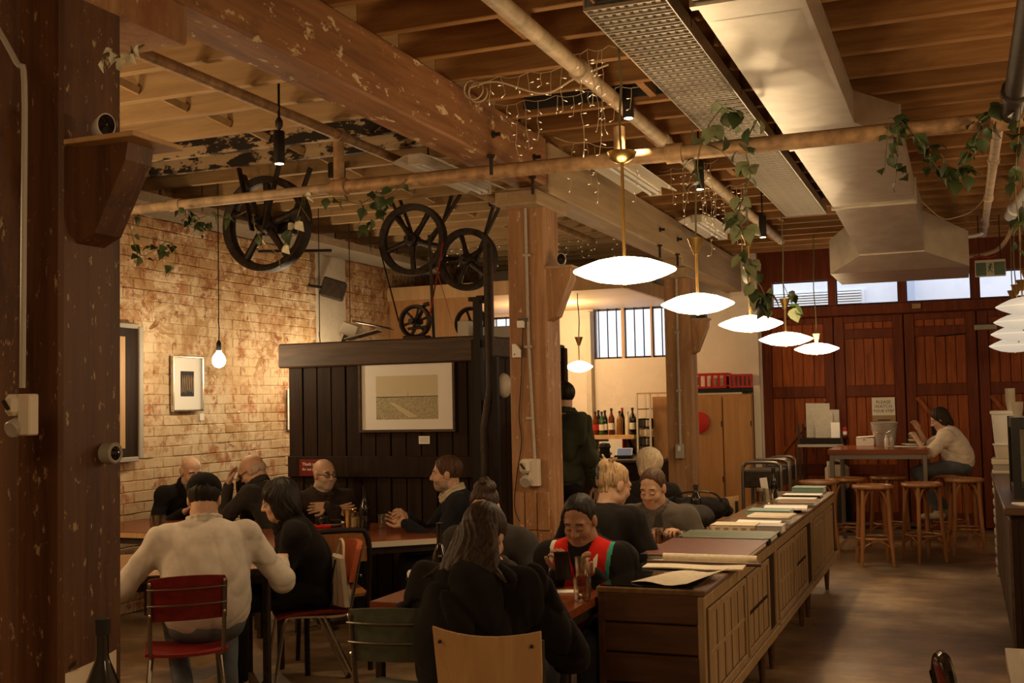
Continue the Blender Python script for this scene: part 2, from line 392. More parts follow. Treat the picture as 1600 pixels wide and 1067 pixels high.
class MB:
    def __init__(s):
        s.v = []; s.f = []; s.m = []; s.mi = 0

    def add(s, vs, fs, T=None):
        k = len(s.v)
        if T is not None: vs = [T @ Vector(p) for p in vs]
        s.v += [tuple(p) for p in vs]
        s.f += [tuple(i + k for i in f) for f in fs]
        s.m += [s.mi] * len(fs)
        return s

    def box(s, c, d, T=None, rz=0.0, ch=0.0):
        """box by centre and size; ch = width of the chamfer along its edges"""
        hx, hy, hz = d[0] / 2, d[1] / 2, d[2] / 2
        Tm = Matrix.Translation(c) @ Matrix.Rotation(rz, 4, 'Z') if rz else Matrix.Translation(c)
        if T is not None: Tm = T @ Tm
        if not ch:
            vs = [(x * hx, y * hy, z * hz) for z in (-1, 1) for y in (-1, 1) for x in (-1, 1)]
            fs = [(0, 2, 3, 1), (4, 5, 7, 6), (0, 1, 5, 4), (2, 6, 7, 3), (0, 4, 6, 2), (1, 3, 7, 5)]
            return s.add(vs, fs, Tm)
        ch = min(ch, 0.45 * min(d))
        vs, idx, fs = [], {}, []
        for x in (-1, 1):
            for y in (-1, 1):
                for z in (-1, 1):
                    for a in range(3):
                        q = [x * (hx - ch), y * (hy - ch), z * (hz - ch)]
                        q[a] = (x * hx, y * hy, z * hz)[a]
                        idx[(x, y, z, a)] = len(vs); vs.append(q)
        for a in range(3):
            b, c2 = (a + 1) % 3, (a + 2) % 3
            for sg in (-1, 1):
                ring = []
                for p, q in ((-1, -1), (1, -1), (1, 1), (-1, 1)):
                    k = [0, 0, 0]; k[a] = sg; k[b] = p; k[c2] = q
                    ring.append(idx[(*k, a)])
                fs.append(tuple(ring if sg > 0 else ring[::-1]))
            for p in (-1, 1):
                for q in (-1, 1):
                    k0 = [0, 0, 0]; k1 = [0, 0, 0]; k0[a] = -1; k1[a] = 1
                    for k in (k0, k1): k[b] = p; k[c2] = q
                    r = [idx[(*k0, b)], idx[(*k1, b)], idx[(*k1, c2)], idx[(*k0, c2)]]
                    fs.append(tuple(r if p * q > 0 else r[::-1]))
        for x in (-1, 1):
            for y in (-1, 1):
                for z in (-1, 1):
                    r = [idx[(x, y, z, i)] for i in range(3)]
                    fs.append(tuple(r if x * y * z > 0 else r[::-1]))
        return s.add(vs, fs, Tm)

    def bar(s, a, b, w, h=None, up=(0, 0, 1), ch=0.0):
        """square bar from a to b"""
        a, b = Vector(a), Vector(b); d = b - a; L = d.length; h = h or w
        y = d.normalized(); u = Vector(up)
        if abs(y.dot(u)) > 0.98: u = Vector((0, 1, 0)) if abs(y.z) > 0.9 else Vector((0, 0, 1))
        x = y.cross(u).normalized(); z = x.cross(y)
        T = Matrix(((x.x, y.x, z.x, 0), (x.y, y.y, z.y, 0), (x.z, y.z, z.z, 0), (0, 0, 0, 1)))
        T.translation = (a + b) / 2
        return s.box((0, 0, 0), (w, L, h), T=T, ch=ch)

    def tube(s, pts, r, n=8, cap=True, closed=False):
        pts = [Vector(p) for p in pts]
        rs = r if isinstance(r, (list, tuple)) else [r] * len(pts)
        k = len(s.v); N = len(pts); prev = None
        for i, p in enumerate(pts):
            if closed: t = pts[(i + 1) % N] - pts[i - 1]
            else: t = pts[min(i + 1, N - 1)] - pts[max(i - 1, 0)]
            t = t.normalized() if t.length > 1e-9 else Vector((0, 0, 1))
            if prev is None:
                a = Vector((0, 0, 1)) if abs(t.z) < 0.9 else Vector((1, 0, 0))
                u = t.cross(a).normalized()
            else:
                u = (prev - t * prev.dot(t))
                u = u.normalized() if u.length > 1e-6 else t.cross(Vector((0.3, 0.5, 0.8))).normalized()
            prev = u; w = t.cross(u)
            for j in range(n):
                a = 2 * PI * j / n
                q = p + (u * math.cos(a) + w * math.sin(a)) * rs[i]
                s.v.append(tuple(q))
        M_ = N if closed else N - 1
        for i in range(M_):
            for j in range(n):
                a = k + i * n + j; b = k + i * n + (j + 1) % n
                c = k + ((i + 1) % N) * n + (j + 1) % n; d = k + ((i + 1) % N) * n + j
                s.f.append((a, b, c, d)); s.m.append(s.mi)
        if cap and not closed:
            s.f.append(tuple(k + j for j in range(n))[::-1]); s.m.append(s.mi)
            s.f.append(tuple(k + (N - 1) * n + j for j in range(n))); s.m.append(s.mi)
        return s

    def lathe(s, prof, n=20, c=(0, 0, 0), T=None, cap=True):
        """profile of (r, z) turned about z"""
        vs, fs = [], []
        N = len(prof)
        for r, z in prof:
            for j in range(n):
                a = 2 * PI * j / n
                vs.append((r * math.cos(a), r * math.sin(a), z))
        for i in range(N - 1):
            for j in range(n):
                fs.append((i * n + j, i * n + (j + 1) % n, (i + 1) * n + (j + 1) % n, (i + 1) * n + j))
        if cap:
            fs.append(tuple(range(n))[::-1]); fs.append(tuple((N - 1) * n + j for j in range(n)))
        Tm = Matrix.Translation(c)
        if T is not None: Tm = T @ Tm
        return s.add(vs, fs, Tm)

    def prism(s, poly, z0, z1, T=None):
        """polygon in xy, extruded in z"""
        n = len(poly)
        vs = [(x, y, z0) for x, y in poly] + [(x, y, z1) for x, y in poly]
        fs = [tuple(range(n))[::-1], tuple(range(n, 2 * n))] + [(i, (i + 1) % n, (i + 1) % n + n, i + n) for i in range(n)]
        return s.add(vs, fs, T)

    def sphere(s, c, r, n=12, m=8, T=None):
        r = r if isinstance(r, (list, tuple)) else (r, r, r)
        vs = [(0, 0, -r[2])]; fs = []
        for i in range(1, m):
            a = -PI / 2 + PI * i / m
            for j in range(n):
                b = 2 * PI * j / n
                vs.append((r[0] * math.cos(a) * math.cos(b), r[1] * math.cos(a) * math.sin(b), r[2] * math.sin(a)))
        vs.append((0, 0, r[2]))
        for j in range(n): fs.append((0, 1 + (j + 1) % n, 1 + j))
        for i in range(m - 2):
            for j in range(n):
                fs.append((1 + i * n + j, 1 + i * n + (j + 1) % n, 1 + (i + 1) * n + (j + 1) % n, 1 + (i + 1) * n + j))
        e = len(vs) - 1
        for j in range(n): fs.append((e, 1 + (m - 2) * n + j, 1 + (m - 2) * n + (j + 1) % n))
        Tm = Matrix.Translation(c)
        if T is not None: Tm = T @ Tm
        return s.add(vs, fs, Tm)

    def grid(s, P, nu, nv):
        """surface through a nu x nv list of points"""
        fs = [(i * nv + j, (i + 1) * nv + j, (i + 1) * nv + j + 1, i * nv + j + 1) for i in range(nu - 1) for j in range(nv - 1)]
        return s.add(P, fs)

    def mesh(s, name, mats, smooth=False):
        me = bpy.data.meshes.new(name)
        me.from_pydata(s.v, [], s.f)
        for m in (mats if isinstance(mats, (list, tuple)) else [mats]):
            me.materials.append(MATS[m] if isinstance(m, str) else m)
        if any(s.m): me.polygons.foreach_set('material_index', s.m)
        if smooth:
            me.polygons.foreach_set('use_smooth', [True] * len(me.polygons))
            if smooth != 'all' and hasattr(me, 'set_sharp_from_angle'): me.set_sharp_from_angle(angle=math.radians(42))
        me.update()
        return me

    def build(s, name, mats, parent=None, smooth=False, world=False):
        if world and parent is not None:
            inv = wmat(parent).inverted()
            s.v = [tuple(inv @ Vector(p)) for p in s.v]
        o = bpy.data.objects.new(name, s.mesh(name, mats, smooth))
        COL.objects.link(o)
        if parent is not None: o.parent = parent; WM[o.name] = wmat(parent)
        else: WM[o.name] = Matrix.Identity(4)
        return o


def tag(o, label=None, cat=None, group=None, kind=None):
    if label: o['label'] = label
    if cat: o['category'] = cat
    if group: o['group'] = group
    if kind: o['kind'] = kind
    return o


def thing(name, label, cat, loc=(0, 0, 0), rz=0.0, group=None):
    o = bpy.data.objects.new(name, None); COL.objects.link(o)
    o.empty_display_size = 0.05
    o.location = loc; o.rotation_euler = (0, 0, rz)
    WM[o.name] = Matrix.Translation(loc) @ Matrix.Rotation(rz, 4, 'Z')
    return tag(o, label, cat, group)


def single(mb, name, mats, label, cat, loc=None, group=None, smooth=False):
    """a thing that is one mesh; vertices are given in world space, the origin moves to loc"""
    if loc is not None:
        L = Vector(loc); mb.v = [tuple(Vector(p) - L) for p in mb.v]
    o = mb.build(name, mats, None, smooth)
    if loc is not None: o.location = loc; WM[o.name] = Matrix.Translation(loc)
    return tag(o, label, cat, group)


def dup(o, loc, rz=0.0, label=None, group=None):
    r = o.copy(); COL.objects.link(r); r.location = loc; r.rotation_euler = (0, 0, rz)
    WM[r.name] = Matrix.Translation(loc) @ Matrix.Rotation(rz, 4, 'Z')
    if label: r['label'] = label
    if group: r['group'] = group

    def kids(a, b):
        for c in CH(a):
            d = c.copy(); COL.objects.link(d); d.parent = b
            kids(c, d)
    kids(o, r)
    return r


def CH(o):
    return [c for c in bpy.data.objects if c.parent == o]


def inst(o_mesh, name, parent, loc, rot=(0, 0, 0), scale=(1, 1, 1)):
    """a further part that shares mesh data"""
    o = bpy.data.objects.new(name, o_mesh); COL.objects.link(o)
    o.parent = parent; o.location = loc; o.rotation_euler = rot; o.scale = scale
    return o


def cat_curve(pts, n=6):
    """Catmull-Rom through the points"""
    P = [Vector(p) for p in pts]
    out = []
    for i in range(len(P) - 1):
        p0 = P[max(i - 1, 0)]; p1 = P[i]; p2 = P[i + 1]; p3 = P[min(i + 2, len(P) - 1)]
        for k in range(n):
            t = k / n
            out.append(0.5 * ((2 * p1) + (p2 - p0) * t + (2 * p0 - 5 * p1 + 4 * p2 - p3) * t * t + (-p0 + 3 * p1 - 3 * p2 + p3) * t ** 3))
    out.append(P[-1])
    return out


def text_mesh(txt, size, T, name, mat, parent, extrude=0.0005, align='CENTER', bold=False, world=True):
    """flat lettering as a mesh"""
    cu = bpy.data.curves.new(name, 'FONT'); cu.body = txt; cu.size = size; cu.align_x = align; cu.align_y = 'CENTER'; cu.extrude = extrude
    cu.resolution_u = 2
    if bold: cu.offset = size * 0.02
    o = bpy.data.objects.new(name + '_tmp', cu); COL.objects.link(o)
    dg = bpy.context.evaluated_depsgraph_get(); dg.update()
    me = bpy.data.meshes.new_from_object(o.evaluated_get(dg))
    bpy.data.objects.remove(o); bpy.data.curves.remove(cu)
    me.materials.clear(); me.materials.append(MATS[mat])
    if world and parent is not None: T = wmat(parent).inverted() @ T
    me.transform(T)
    r = bpy.data.objects.new(name, me); COL.objects.link(r)
    if parent is not None: r.parent = parent
    return r


def frame_T(o, x, y):
    """matrix with the given origin and x / y axes"""
    x = Vector(x).normalized(); y = Vector(y).normalized(); z = x.cross(y)
    T = Matrix(((x.x, y.x, z.x, 0), (x.y, y.y, z.y, 0), (x.z, y.z, z.z, 0), (0, 0, 0, 1))); T.translation = Vector(o)
    return T
# ================================================================== THE SETTING
YF = 14.45          # far wall
XL = -6.2           # brick wall
XR, YB = 3.2, -1.6  # walls out of view
ZJ, ZC = 3.40, 3.66 # underside of joists, of ceiling boards


def struct(name, mb, mats, parent=None, smooth=False, world=True):
    o = mb.build(name, mats, parent, smooth, world=world)
    if parent is None: o['kind'] = 'structure'
    return o


struct('floor', MB().box(((XL + XR) / 2, (YB + YF) / 2, -0.06), (XR - XL + 0.6, YF - YB + 0.6, 0.12)), 'concrete_floor')
ceil = struct('ceiling', MB().box(((XL + XR) / 2, (YB + YF) / 2, ZC + 0.05), (XR - XL + 0.6, YF - YB + 0.6, 0.1)), 'ceiling_board')
struct('wall_right', MB().box((XR + 0.1, (YB + YF) / 2, 1.83), (0.2, YF - YB, 3.66)), 'painted_wall')
struct('wall_front', MB().box(((XL + XR) / 2, YB - 0.1, 1.83), (XR - XL, 0.2, 3.66)), 'old_plaster')

# joists, one object each side of the main beam
XBEAM = -2.675
for k in range(-8, 22):
    y = 4.80 + 0.44 * k
    if y > YF - 0.1: continue
    rnd = random.Random(k)
    charred = 6.3 < y < 7.2
    for x0, x1, m in ((XL, XBEAM, 'joist_charred' if charred else 'joist_pale'), (XBEAM, XR, 'joist')):
        zb = ZJ + rnd.uniform(-0.006, 0.006)
        struct('joist', MB().box(((x0 + x1) / 2, y, (zb + ZC) / 2), (x1 - x0, 0.052, ZC - zb), ch=0.004), m, ceil)
# herringbone struts and short blockings between the joists
for k in range(-4, 21):
    y = 4.80 + 0.44 * k
    if y + 0.44 > YF - 0.1: continue
    for x in ((-4.5,) if k % 2 else (-4.5, -3.55)):
        struct('strut', MB().bar((x - 0.14, y + 0.03, ZC - 0.03), (x + 0.14, y + 0.41, ZJ + 0.05), 0.03, 0.045), 'joist_pale', ceil)
    if k % 3 == 0:
        struct('blocking', MB().box((-1.95 + 0.3 * (k % 2), y + 0.22, ZJ + 0.12), (0.045, 0.385, 0.2)), 'joist', ceil)
# black board paints in the dark void of a burnt-out gap by the first spot lamp
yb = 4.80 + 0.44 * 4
struct('charred_void', MB().box((-2.0, yb - 0.035, ZJ + 0.13), (0.95, 0.016, 0.2)), 'ink', ceil)
# ply patch between joists on the right
struct('ply_patch', MB().box((0.62, 8.6, ZJ - 0.014), (0.3, 3.9, 0.02)), 'ply_orange', ceil)

# main beam in three lengths, with packers over the posts
for nm, y0, y1, z0, z1, x0, x1, m in (
        ('beam', -1.5, 7.15, 3.07, 3.40, -2.79, -2.56, 'beam_peeling'),
        ('beam', 7.16, 11.1, 3.02, 3.375, -2.77, -2.54, 'beam_pale'),
        ('beam', 11.1, YF, 2.96, 3.36, -2.76, -2.55, 'beam_pale')):
    b = struct(nm, MB().box(((x0 + x1) / 2, (y0 + y1) / 2, (z0 + z1) / 2), (x1 - x0, y1 - y0, z1 - z0), ch=0.012), m)
    for yy in ((y1 - 0.25, y1 - 0.95) if y1 < 12 else ()):
        struct('bolt', MB().lathe([(0.022, 0), (0.022, 0.014), (0.012, 0.016), (0.012, 0.05)], 6, T=Matrix.Translation((x1, yy, (z0 + z1) / 2 - 0.02)) @ Matrix.Rotation(PI / 2, 4, 'Y')), 'cast_iron', b)
        struct('bolt', MB().lathe([(0.012, -0.10), (0.012, 0.0), (0.024, 0.004), (0.024, 0.02)], 6, T=Matrix.Translation((x1 + 0.012, yy - 0.06, z0 - 0.01))), 'cast_iron', b)

POST_Y = {}
for i, (yc, m) in enumerate(((2.85, 'post_dark'), (7.25, 'post_pale'), (11.6, 'post_pale'))):
    w = 0.275
    x1 = -2.57
    ztop = (3.07, 3.02, 2.96)[i]
    mb = MB().box((x1 - w / 2, yc, ztop / 2), (w, w, ztop), ch=0.012)
    p = struct('timber_post', mb, m)
    POST_Y[i] = yc
    # bolster on the post head under the beam
    if i == 0:
        struct('bolster', MB().box((x1 - w / 2, yc, ztop - 0.075), (w + 0.02, 0.95, 0.15), ch=0.01), 'post_pale', p)
    else:
        struct('bolster', MB().box((x1 - w / 2, yc + 0.0, ztop - 0.05), (w + 0.03, 0.62, 0.10), ch=0.01), 'beam_pale', p)
    if i == 1:
        # let-in repair: four short boards at the foot of the near face
        for k in range(2):
            for j in range(3):
                struct('board', MB().box((x1 - w + 0.05 + 0.088 * j, yc - w / 2 - 0.005, 0.62 + 0.262 * k), (0.082, 0.016, 0.252), ch=0.003), 'post_pale', p)
    if i == 0:
        for z in (1.27, 0.96, 1.19):
            struct('bolt_hole', MB().lathe([(0.014, 0), (0.014, 0.004)], 10, T=Matrix.Translation((x1 - 0.33 * w - 0.11, yc - w / 2 - 0.003, z)) @ Matrix.Rotation(PI / 2, 4, 'X')), 'ink', p)
# a second dark post stands close in front at the picture's left edge
struct('timber_post', MB().box((-2.83, 2.62, 1.55), (0.30, 0.22, 3.1), ch=0.012), 'post_dark')

# ---- brick wall on the left
WALLY = 10.12
wl = struct('wall_left', MB().box((XL - 0.1135, (YB + YF) / 2, 1.83), (0.22, YF - YB, 3.66)), 'mortar')
BL, BH, BT = 0.238, 0.0825, 0.05
brick_meshes = []
for q in range(4):
    r = random.Random(100 + q)
    mb = MB().box((0, 0, 0), (BT, BL + r.uniform(-0.005, 0.003), BH + r.uniform(-0.004, 0.003)), ch=0.005)
    mb.v = [(x + r.uniform(-0.002, 0.002), y + r.uniform(-0.002, 0.002), z + r.uniform(-0.002, 0.002)) for x, y, z in mb.v]
    brick_meshes.append(mb.mesh('brick', 'old_brick'))
spots = []
for row in range(40):
    z = 0.045 + 0.0865 * row
    off = 0.12 if row % 2 else 0.0
    header = row % 6 == 5
    y = 6.0 + off
    while y < 11.7:
        skip = WALLY < y < 10.72 or y > 11.62
        if not skip and z < 3.42: spots.append((y, z))
        y += 0.2425
rb = random.Random(5)
shown = [s for s in spots if 0.55 < s[1] < 3.25 and s[0] > 6.5]
shown.sort(key=lambda s: (s[0] ** 2 + 36 + (s[1] - 1.6) ** 2))
single_bricks = set(shown[:298])
rest = MB()
for (y, z) in spots:
    dx = rb.uniform(-0.004, 0.005); q = rb.randrange(4)
    rot = (rb.uniform(-0.01, 0.01), rb.uniform(-0.03, 0.03), rb.uniform(-0.02, 0.02))
    if (y, z) in single_bricks:
        inst(brick_meshes[q], 'brick', wl, (XL - BT / 2 + 0.004 + dx, y, z), rot)
    else:
        T = Matrix.Translation((XL - BT / 2 + 0.004 + dx, y, z)) @ Euler(rot).to_matrix().to_4x4()
        rest.box((0, 0, 0), (BT, BL, BH), T=T, ch=0.006)
tag(struct('bricks', rest, 'old_brick', wl), kind='stuff')
# recess where a flue ran, with rough plaster, and the patch of plaster over the corner
struct('plaster_patch', MB().box((XL - 0.006, (WALLY + 10.72) / 2 - 0.0, 1.8), (0.03, 0.60, 3.6), ch=0.005), 'old_plaster', wl)
# ---- far wall with the bar window
wx0, wx1, wz0, wz1 = -4.56, -3.57, 2.17, 2.84
vx0, vx1, vz0, vz1 = -6.05, -5.62, 2.42, 2.80
mb = MB()
for x0, x1, z0, z1 in ((XL - 0.2, vx0, 0, 3.66), (vx0, vx1, 0, vz0), (vx0, vx1, vz1, 3.66), (vx1, wx0, 0, 3.66), (wx0, wx1, 0, wz0), (wx0, wx1, wz1, 3.66), (wx1, -2.325, 0, 3.66)):
    mb.box(((x0 + x1) / 2, YF + 0.1, (z0 + z1) / 2), (x1 - x0, 0.2, z1 - z0))
wf = struct('wall_back', mb, 'painted_wall')
struct('nib', MB().box((-2.53, YF - 0.05, 1.83), (0.34, 0.1, 3.66)), 'painted_wall', wf)
struct('pipe_chase', MB().box((-4.60, YF - 0.06, 1.4), (0.07, 0.12, 2.8)), 'old_plaster', wf)


def bars_window(name, x0, x1, z0, z1, n, mull):
    e = tag(thing(name, None, None, ((x0 + x1) / 2, YF + 0.06, z0)), kind='structure')
    fr = MB()
    for a, b in (((x0, z0), (x1, z0)), ((x0, z1), (x1, z1)), ((x0, z0), (x0, z1)), ((x1, z0), (x1, z1))):
        fr.bar((a[0], YF + 0.06, a[1]), (b[0], YF + 0.06, b[1]), 0.035, 0.05)
    fr.build('window_frame', 'window_frame_dark', e, world=True)
    for m in mull: MB().bar((m, YF + 0.05, z0), (m, YF + 0.05, z1), 0.04, 0.05).build('mullion', 'plywood', e, world=True)
    for i in range(n):
        x = x0 + (x1 - x0) * (i + 0.6) / n
        MB().tube([(x, YF + 0.01, z0), (x, YF + 0.01, z1)], 0.008, 6).build('bar', 'black_metal', e, world=True)
    MB().box(((x0 + x1) / 2, YF + 0.09, (z0 + z1) / 2), (x1 - x0, 0.006, z1 - z0)).build('window_pane', 'window_glass', e, world=True)


bars_window('window_5', wx0, wx1, wz0, wz1, 8, (wx0 + 0.40, wx0 + 0.80))
bars_window('window_6', vx0, vx1, vz0, vz1, 3, (vx0 + 0.30,))

# ---- timber doors with the row of transom lights
lint = MB().box(((-2.36 + XR) / 2, YF + 0.08, 3.36), (XR + 2.36, 0.2, 0.6))
struct('trim_1', lint, 'door_frame')
struct('trim_2', MB().box(((-2.36 + XR) / 2, YF + 0.03, 2.665), (XR + 2.36, 0.14, 0.13), ch=0.01), 'door_frame')
EDGES = [-2.34, -1.45, -0.63, 0.19, 1.01, 1.83, XR]
for i, x in enumerate(EDGES[:-1]):
    struct('trim_%d' % (3 + i), MB().box((x if i else x + 0.06, YF + 0.03, 2.90), (0.085 if i else 0.2, 0.12, 0.34)), 'door_frame')
for i in range(5):
    x0, x1 = EDGES[i] + (0.14 if i == 0 else 0.045), EDGES[i + 1] - 0.045
    e = tag(thing('window_%d' % (i + 1 if i < 4 else 7), None, None, ((x0 + x1) / 2, YF + 0.05, 2.73)), kind='structure')
    fr = MB()
    for a, b in (((x0, 2.735), (x1, 2.735)), ((x0, 3.06), (x1, 3.06)), ((x0, 2.735), (x0, 3.06)), ((x1, 2.735), (x1, 3.06))):
        fr.bar((a[0], YF + 0.05, a[1]), (b[0], YF + 0.05, b[1]), 0.022, 0.03)
    fr.build('window_frame', 'window_frame_dark', e, world=True)
    MB().box(((x0 + x1) / 2, YF + 0.06, 2.9), (x1 - x0, 0.005, 0.32)).build('window_pane', 'window_glass', e, world=True)

for i in range(6):
    x0, x1 = EDGES[i], EDGES[i + 1]
    if i == 5: x1 = XR
    e = tag(thing('door_%d' % (i + 1), None, None, ((x0 + x1) / 2, YF + 0.04, 0)), kind='structure')
    g, sw, yd = 0.008, 0.115, YF + 0.02
    for x in (x0 + g + sw / 2, x1 - g - sw / 2):
        MB().box((x, yd, 1.31), (sw, 0.06, 2.56), ch=0.006).build('stile', 'door_frame', e, world=True)
    a, b = x0 + g + sw, x1 - g - sw
    MB().box(((x0 + x1) / 2, yd + 0.05, 1.3), (x1 - x0, 0.03, 2.6)).build('backing', 'door_frame', e, world=True)
    rails = [(0.10, 0.2), (0.71, 0.13), (1.67, 0.14), (2.55, 0.08)]
    if i in (1, 2, 4): rails.append((2.37, 0.12))
    for zc, h in rails:
        MB().box(((a + b) / 2, yd, zc), (b - a, 0.056, h), ch=0.006).build('rail', 'door_frame', e, world=True)
    n = max(4, round((b - a) / 0.125))
    pw = (b - a) / n
    for k in range(n):
        for z0, z1 in ((0.0, 1.67), (1.67, 2.57)):
            MB().box((a + pw * (k + 0.5), yd + 0.010 + 0.004 * ((k * 7 + i) % 3), (z0 + z1) / 2), (pw - 0.006, 0.022, z1 - z0), ch=0.004).build('plank', 'door_plank', e, world=True)
    lo, hi = (a, 0.80), (b, 1.58)
    if i in (2, 3): lo, hi = (b, 0.80), (a, 1.58)
    if i != 1:
        MB().bar((lo[0], yd - 0.002, lo[1]), (hi[0], yd - 0.002, hi[1]), 0.045, 0.11, up=(0, -1, 0)).build('brace', 'door_frame' if i in (1,) else 'door_plank', e, world=True)
    if i == 2:
        MB().box((x0 + 0.30, yd - 0.04, 1.20), (0.05, 0.03, 0.16), ch=0.006).build('door_handle', 'black_metal', e, world=True)
        MB().tube([(x1 - 0.45, yd - 0.04, 2.30), (x1 - 0.14, yd - 0.045, 2.325)], 0.008, 6).build('bolt', 'steel_dark', e, world=True)

# ---- what the transom lights look on to: a pale painted alley wall under the open sky
al = struct('wall_alley', MB().box((-2.0, 16.7, 2.6), (16, 0.2, 5.2)), 'alley_brick')
struct('downpipe', MB().box((-0.62, 16.55, 2.6), (0.13, 0.1, 5.2)), plain('alley_blue', (0.46, 0.52, 0.62), 0.6), al)
vent = MB().box((-2.0, 16.57, 2.93), (1.55, 0.05, 0.36)).build('vent_frame', 'alley_brick', al)
for k in range(9):
    s_ = MB().box((0, 0, 0), (1.46, 0.05, 0.016), T=Matrix.Translation((-2.0, 16.54, 2.79 + 0.036 * k)) @ Matrix.Rotation(0.5, 4, 'X')).build('slat', 'white_paper', vent)
MB().box((-2.0, 16.542, 2.93), (1.46, 0.008, 0.33)).build('vent_backing', 'cable_black', vent)

# ---- plywood ceiling over the bar and the ply wall below its left end
struct('trim_20', MB().box((-4.78, 13.1, 2.90), (2.85, 2.7, 0.12)), 'ply_soffit')
struct('trim_21', MB().box((-4.78, 11.72, 2.90), (2.86, 0.05, 0.16), ch=0.004), 'plywood')
struct('trim_22', MB().box((-3.33, 13.1, 2.90), (0.05, 2.7, 0.16), ch=0.004), 'plywood')
wb = struct('wall_bar', MB().box((-5.66, 11.78, 1.41), (1.08, 0.06, 2.82)), 'ply_orange')
# ================================================================== CEILING SERVICES
def pipe(name, a, b, r, mat, label, collars=(), n=12, extra=()):
    a, b = Vector(a), Vector(b)
    e = thing(name, label, 'pipe', tuple(a))
    MB().tube([a, b], r, n).build('pipe_run', mat, e, smooth=True, world=True)
    d = (b - a).normalized()
    for t in collars:
        p = a + (b - a) * t
        MB().tube([p - d * 0.05, p - d * 0.045, p + d * 0.045, p + d * 0.05], [r, r * 1.3, r * 1.3, r], n).build('collar', mat, e, smooth=True, world=True)
    for q in extra: q(e)
    return e


PCY, PCZ = 6.27, 3.005
pipe('water_pipe', (-6.18, PCY + 0.02, PCZ - 0.005), (-3.72, PCY, PCZ), 0.034, 'pale_pipe', 'pale thinner left length of the cross pipe, running from brick wall to the tee', (0.5,))
pipe('water_pipe', (-3.72, PCY, PCZ), (3.1, PCY, PCZ), 0.045, 'rust_pipe', 'long rusty pipe crossing the room under the joists, trailing vines', (0.01, 0.33, 0.58, 0.8),
     extra=(lambda e: MB().tube([(-3.66, PCY, PCZ), (-3.66, PCY, 3.32)], 0.036, 10).build('riser', 'rust_pipe', e, smooth=True, world=True),
            lambda e: MB().tube([(-1.79, PCY - 0.01, PCZ), (-1.79, PCY - 0.01, 3.19)], 0.034, 10).build('riser', 'rust_pipe', e, smooth=True, world=True)))
pipe('sprinkler_pipe', (-3.64, 2.4, 3.335), (-3.64, 11.6, 3.335), 0.032, 'rust_pipe', 'brown pipe running away over the left tables to the bar, spot lamp clamped to it', (0.2, 0.42, 0.7))
pipe('sprinkler_pipe', (-1.79, 1.6, 3.33), (-1.79, 12.6, 3.33), 0.043, 'pale_pipe', 'thick pale pipe running away between the beam and the cable tray', (0.22, 0.36, 0.52, 0.75))
pipe('sprinkler_pipe', (0.30, 1.6, 3.06), (0.29, PCY, 3.02), 0.052, 'steel_dark', 'dark thick pipe at the right, joining the vine covered cross pipe', (0.5, 0.9))
pipe('sprinkler_pipe', (0.24, PCY, 3.06), (0.27, 12.6, 3.25), 0.030, 'pale_pipe', 'slim pale pipe at the right running away beside the ply ceiling patch', (0.25, 0.55, 0.85))
pipe('waste_pipe', (0.74, 7.4, 3.22), (0.47, 11.2, 3.22), 0.052, 'white_plastic', 'white plastic waste pipe at the right under the ply patch', (0.9,))
e = thing('conduit', 'bent pale conduit above the exit sign, turning up into the joists', 'pipe', (0.5, 12.4, 3.1))
MB().tube(cat_curve([(-0.1, 12.9, 3.06), (0.25, 12.85, 3.07), (0.42, 12.8, 3.12), (0.52, 12.7, 3.25), (0.56, 12.6, 3.4)], 5), 0.022, 8).build('pipe_run', 'pale_pipe', e, smooth=True, world=True)
MB().tube(cat_curve([(-0.02, 12.2, 3.18), (0.18, 12.2, 3.19), (0.25, 12.2, 3.22), (0.26, 12.2, 3.36)], 5), 0.018, 8).build('branch', 'white_plastic', e, smooth=True, world=True)

# ---- cable trays
def rung_mesh(w, name='rung'):
    mb = MB()
    mb.box((0, -0.026, 0), (w, 0.006, 0.016)); mb.box((0, 0.026, 0), (w, 0.006, 0.016))
    n = 9
    for i in range(n + 1):
        mb.box((-w / 2 + w * i / n, 0, 0.002), (w / n * 0.55 if 0 < i < n else 0.01, 0.05, 0.003))
    return mb.mesh(name, 'tray_steel')


def tray(label, x0, x1, y0, y1, z, pitch, mat='tray_steel', drop=0.0):
    e = thing('cable_tray', label, 'tray', ((x0 + x1) / 2, y0, z))
    for x in (x0, x1):
        MB().bar((x, y0, z + 0.03), (x, y1, z + 0.03), 0.006, 0.075).build('side_rail', mat, e, world=True)
    rm = rung_mesh(abs(x1 - x0))
    y = y0 + 0.03
    while y < y1:
        inst(rm, 'rung', e, (0, y - y0, 0)); y += pitch
    for k in range(5):
        y = y0 + (y1 - y0) * (0.08 + 0.21 * k)
        for x in (x0, x1): MB().tube([(x, y, z + 0.02), (x, y, z + 0.3)], 0.006, 6).build('hanger', 'steel_dark', e, world=True)
    MB().box(((x0 + x1) / 2, (y0 + y1) / 2, z + 0.07), (abs(x1 - x0) - 0.03, y1 - y0, 0.004)).build('tray_cover', 'steel_dark', e, world=True)
    return e


tray('perforated steel cable tray with many slotted rungs, beside the duct', -1.46, -1.10, 4.6, 10.7, 3.30, 0.085)
tray('perforated cable tray along the top of the brick wall', -6.10, -5.68, 5.6, 12.3, 3.19, 0.085)

# ---- air duct
e = thing('air_duct', 'large galvanised air duct running away under the joists at the right', 'duct', (-0.74, 3.0, 3.2))


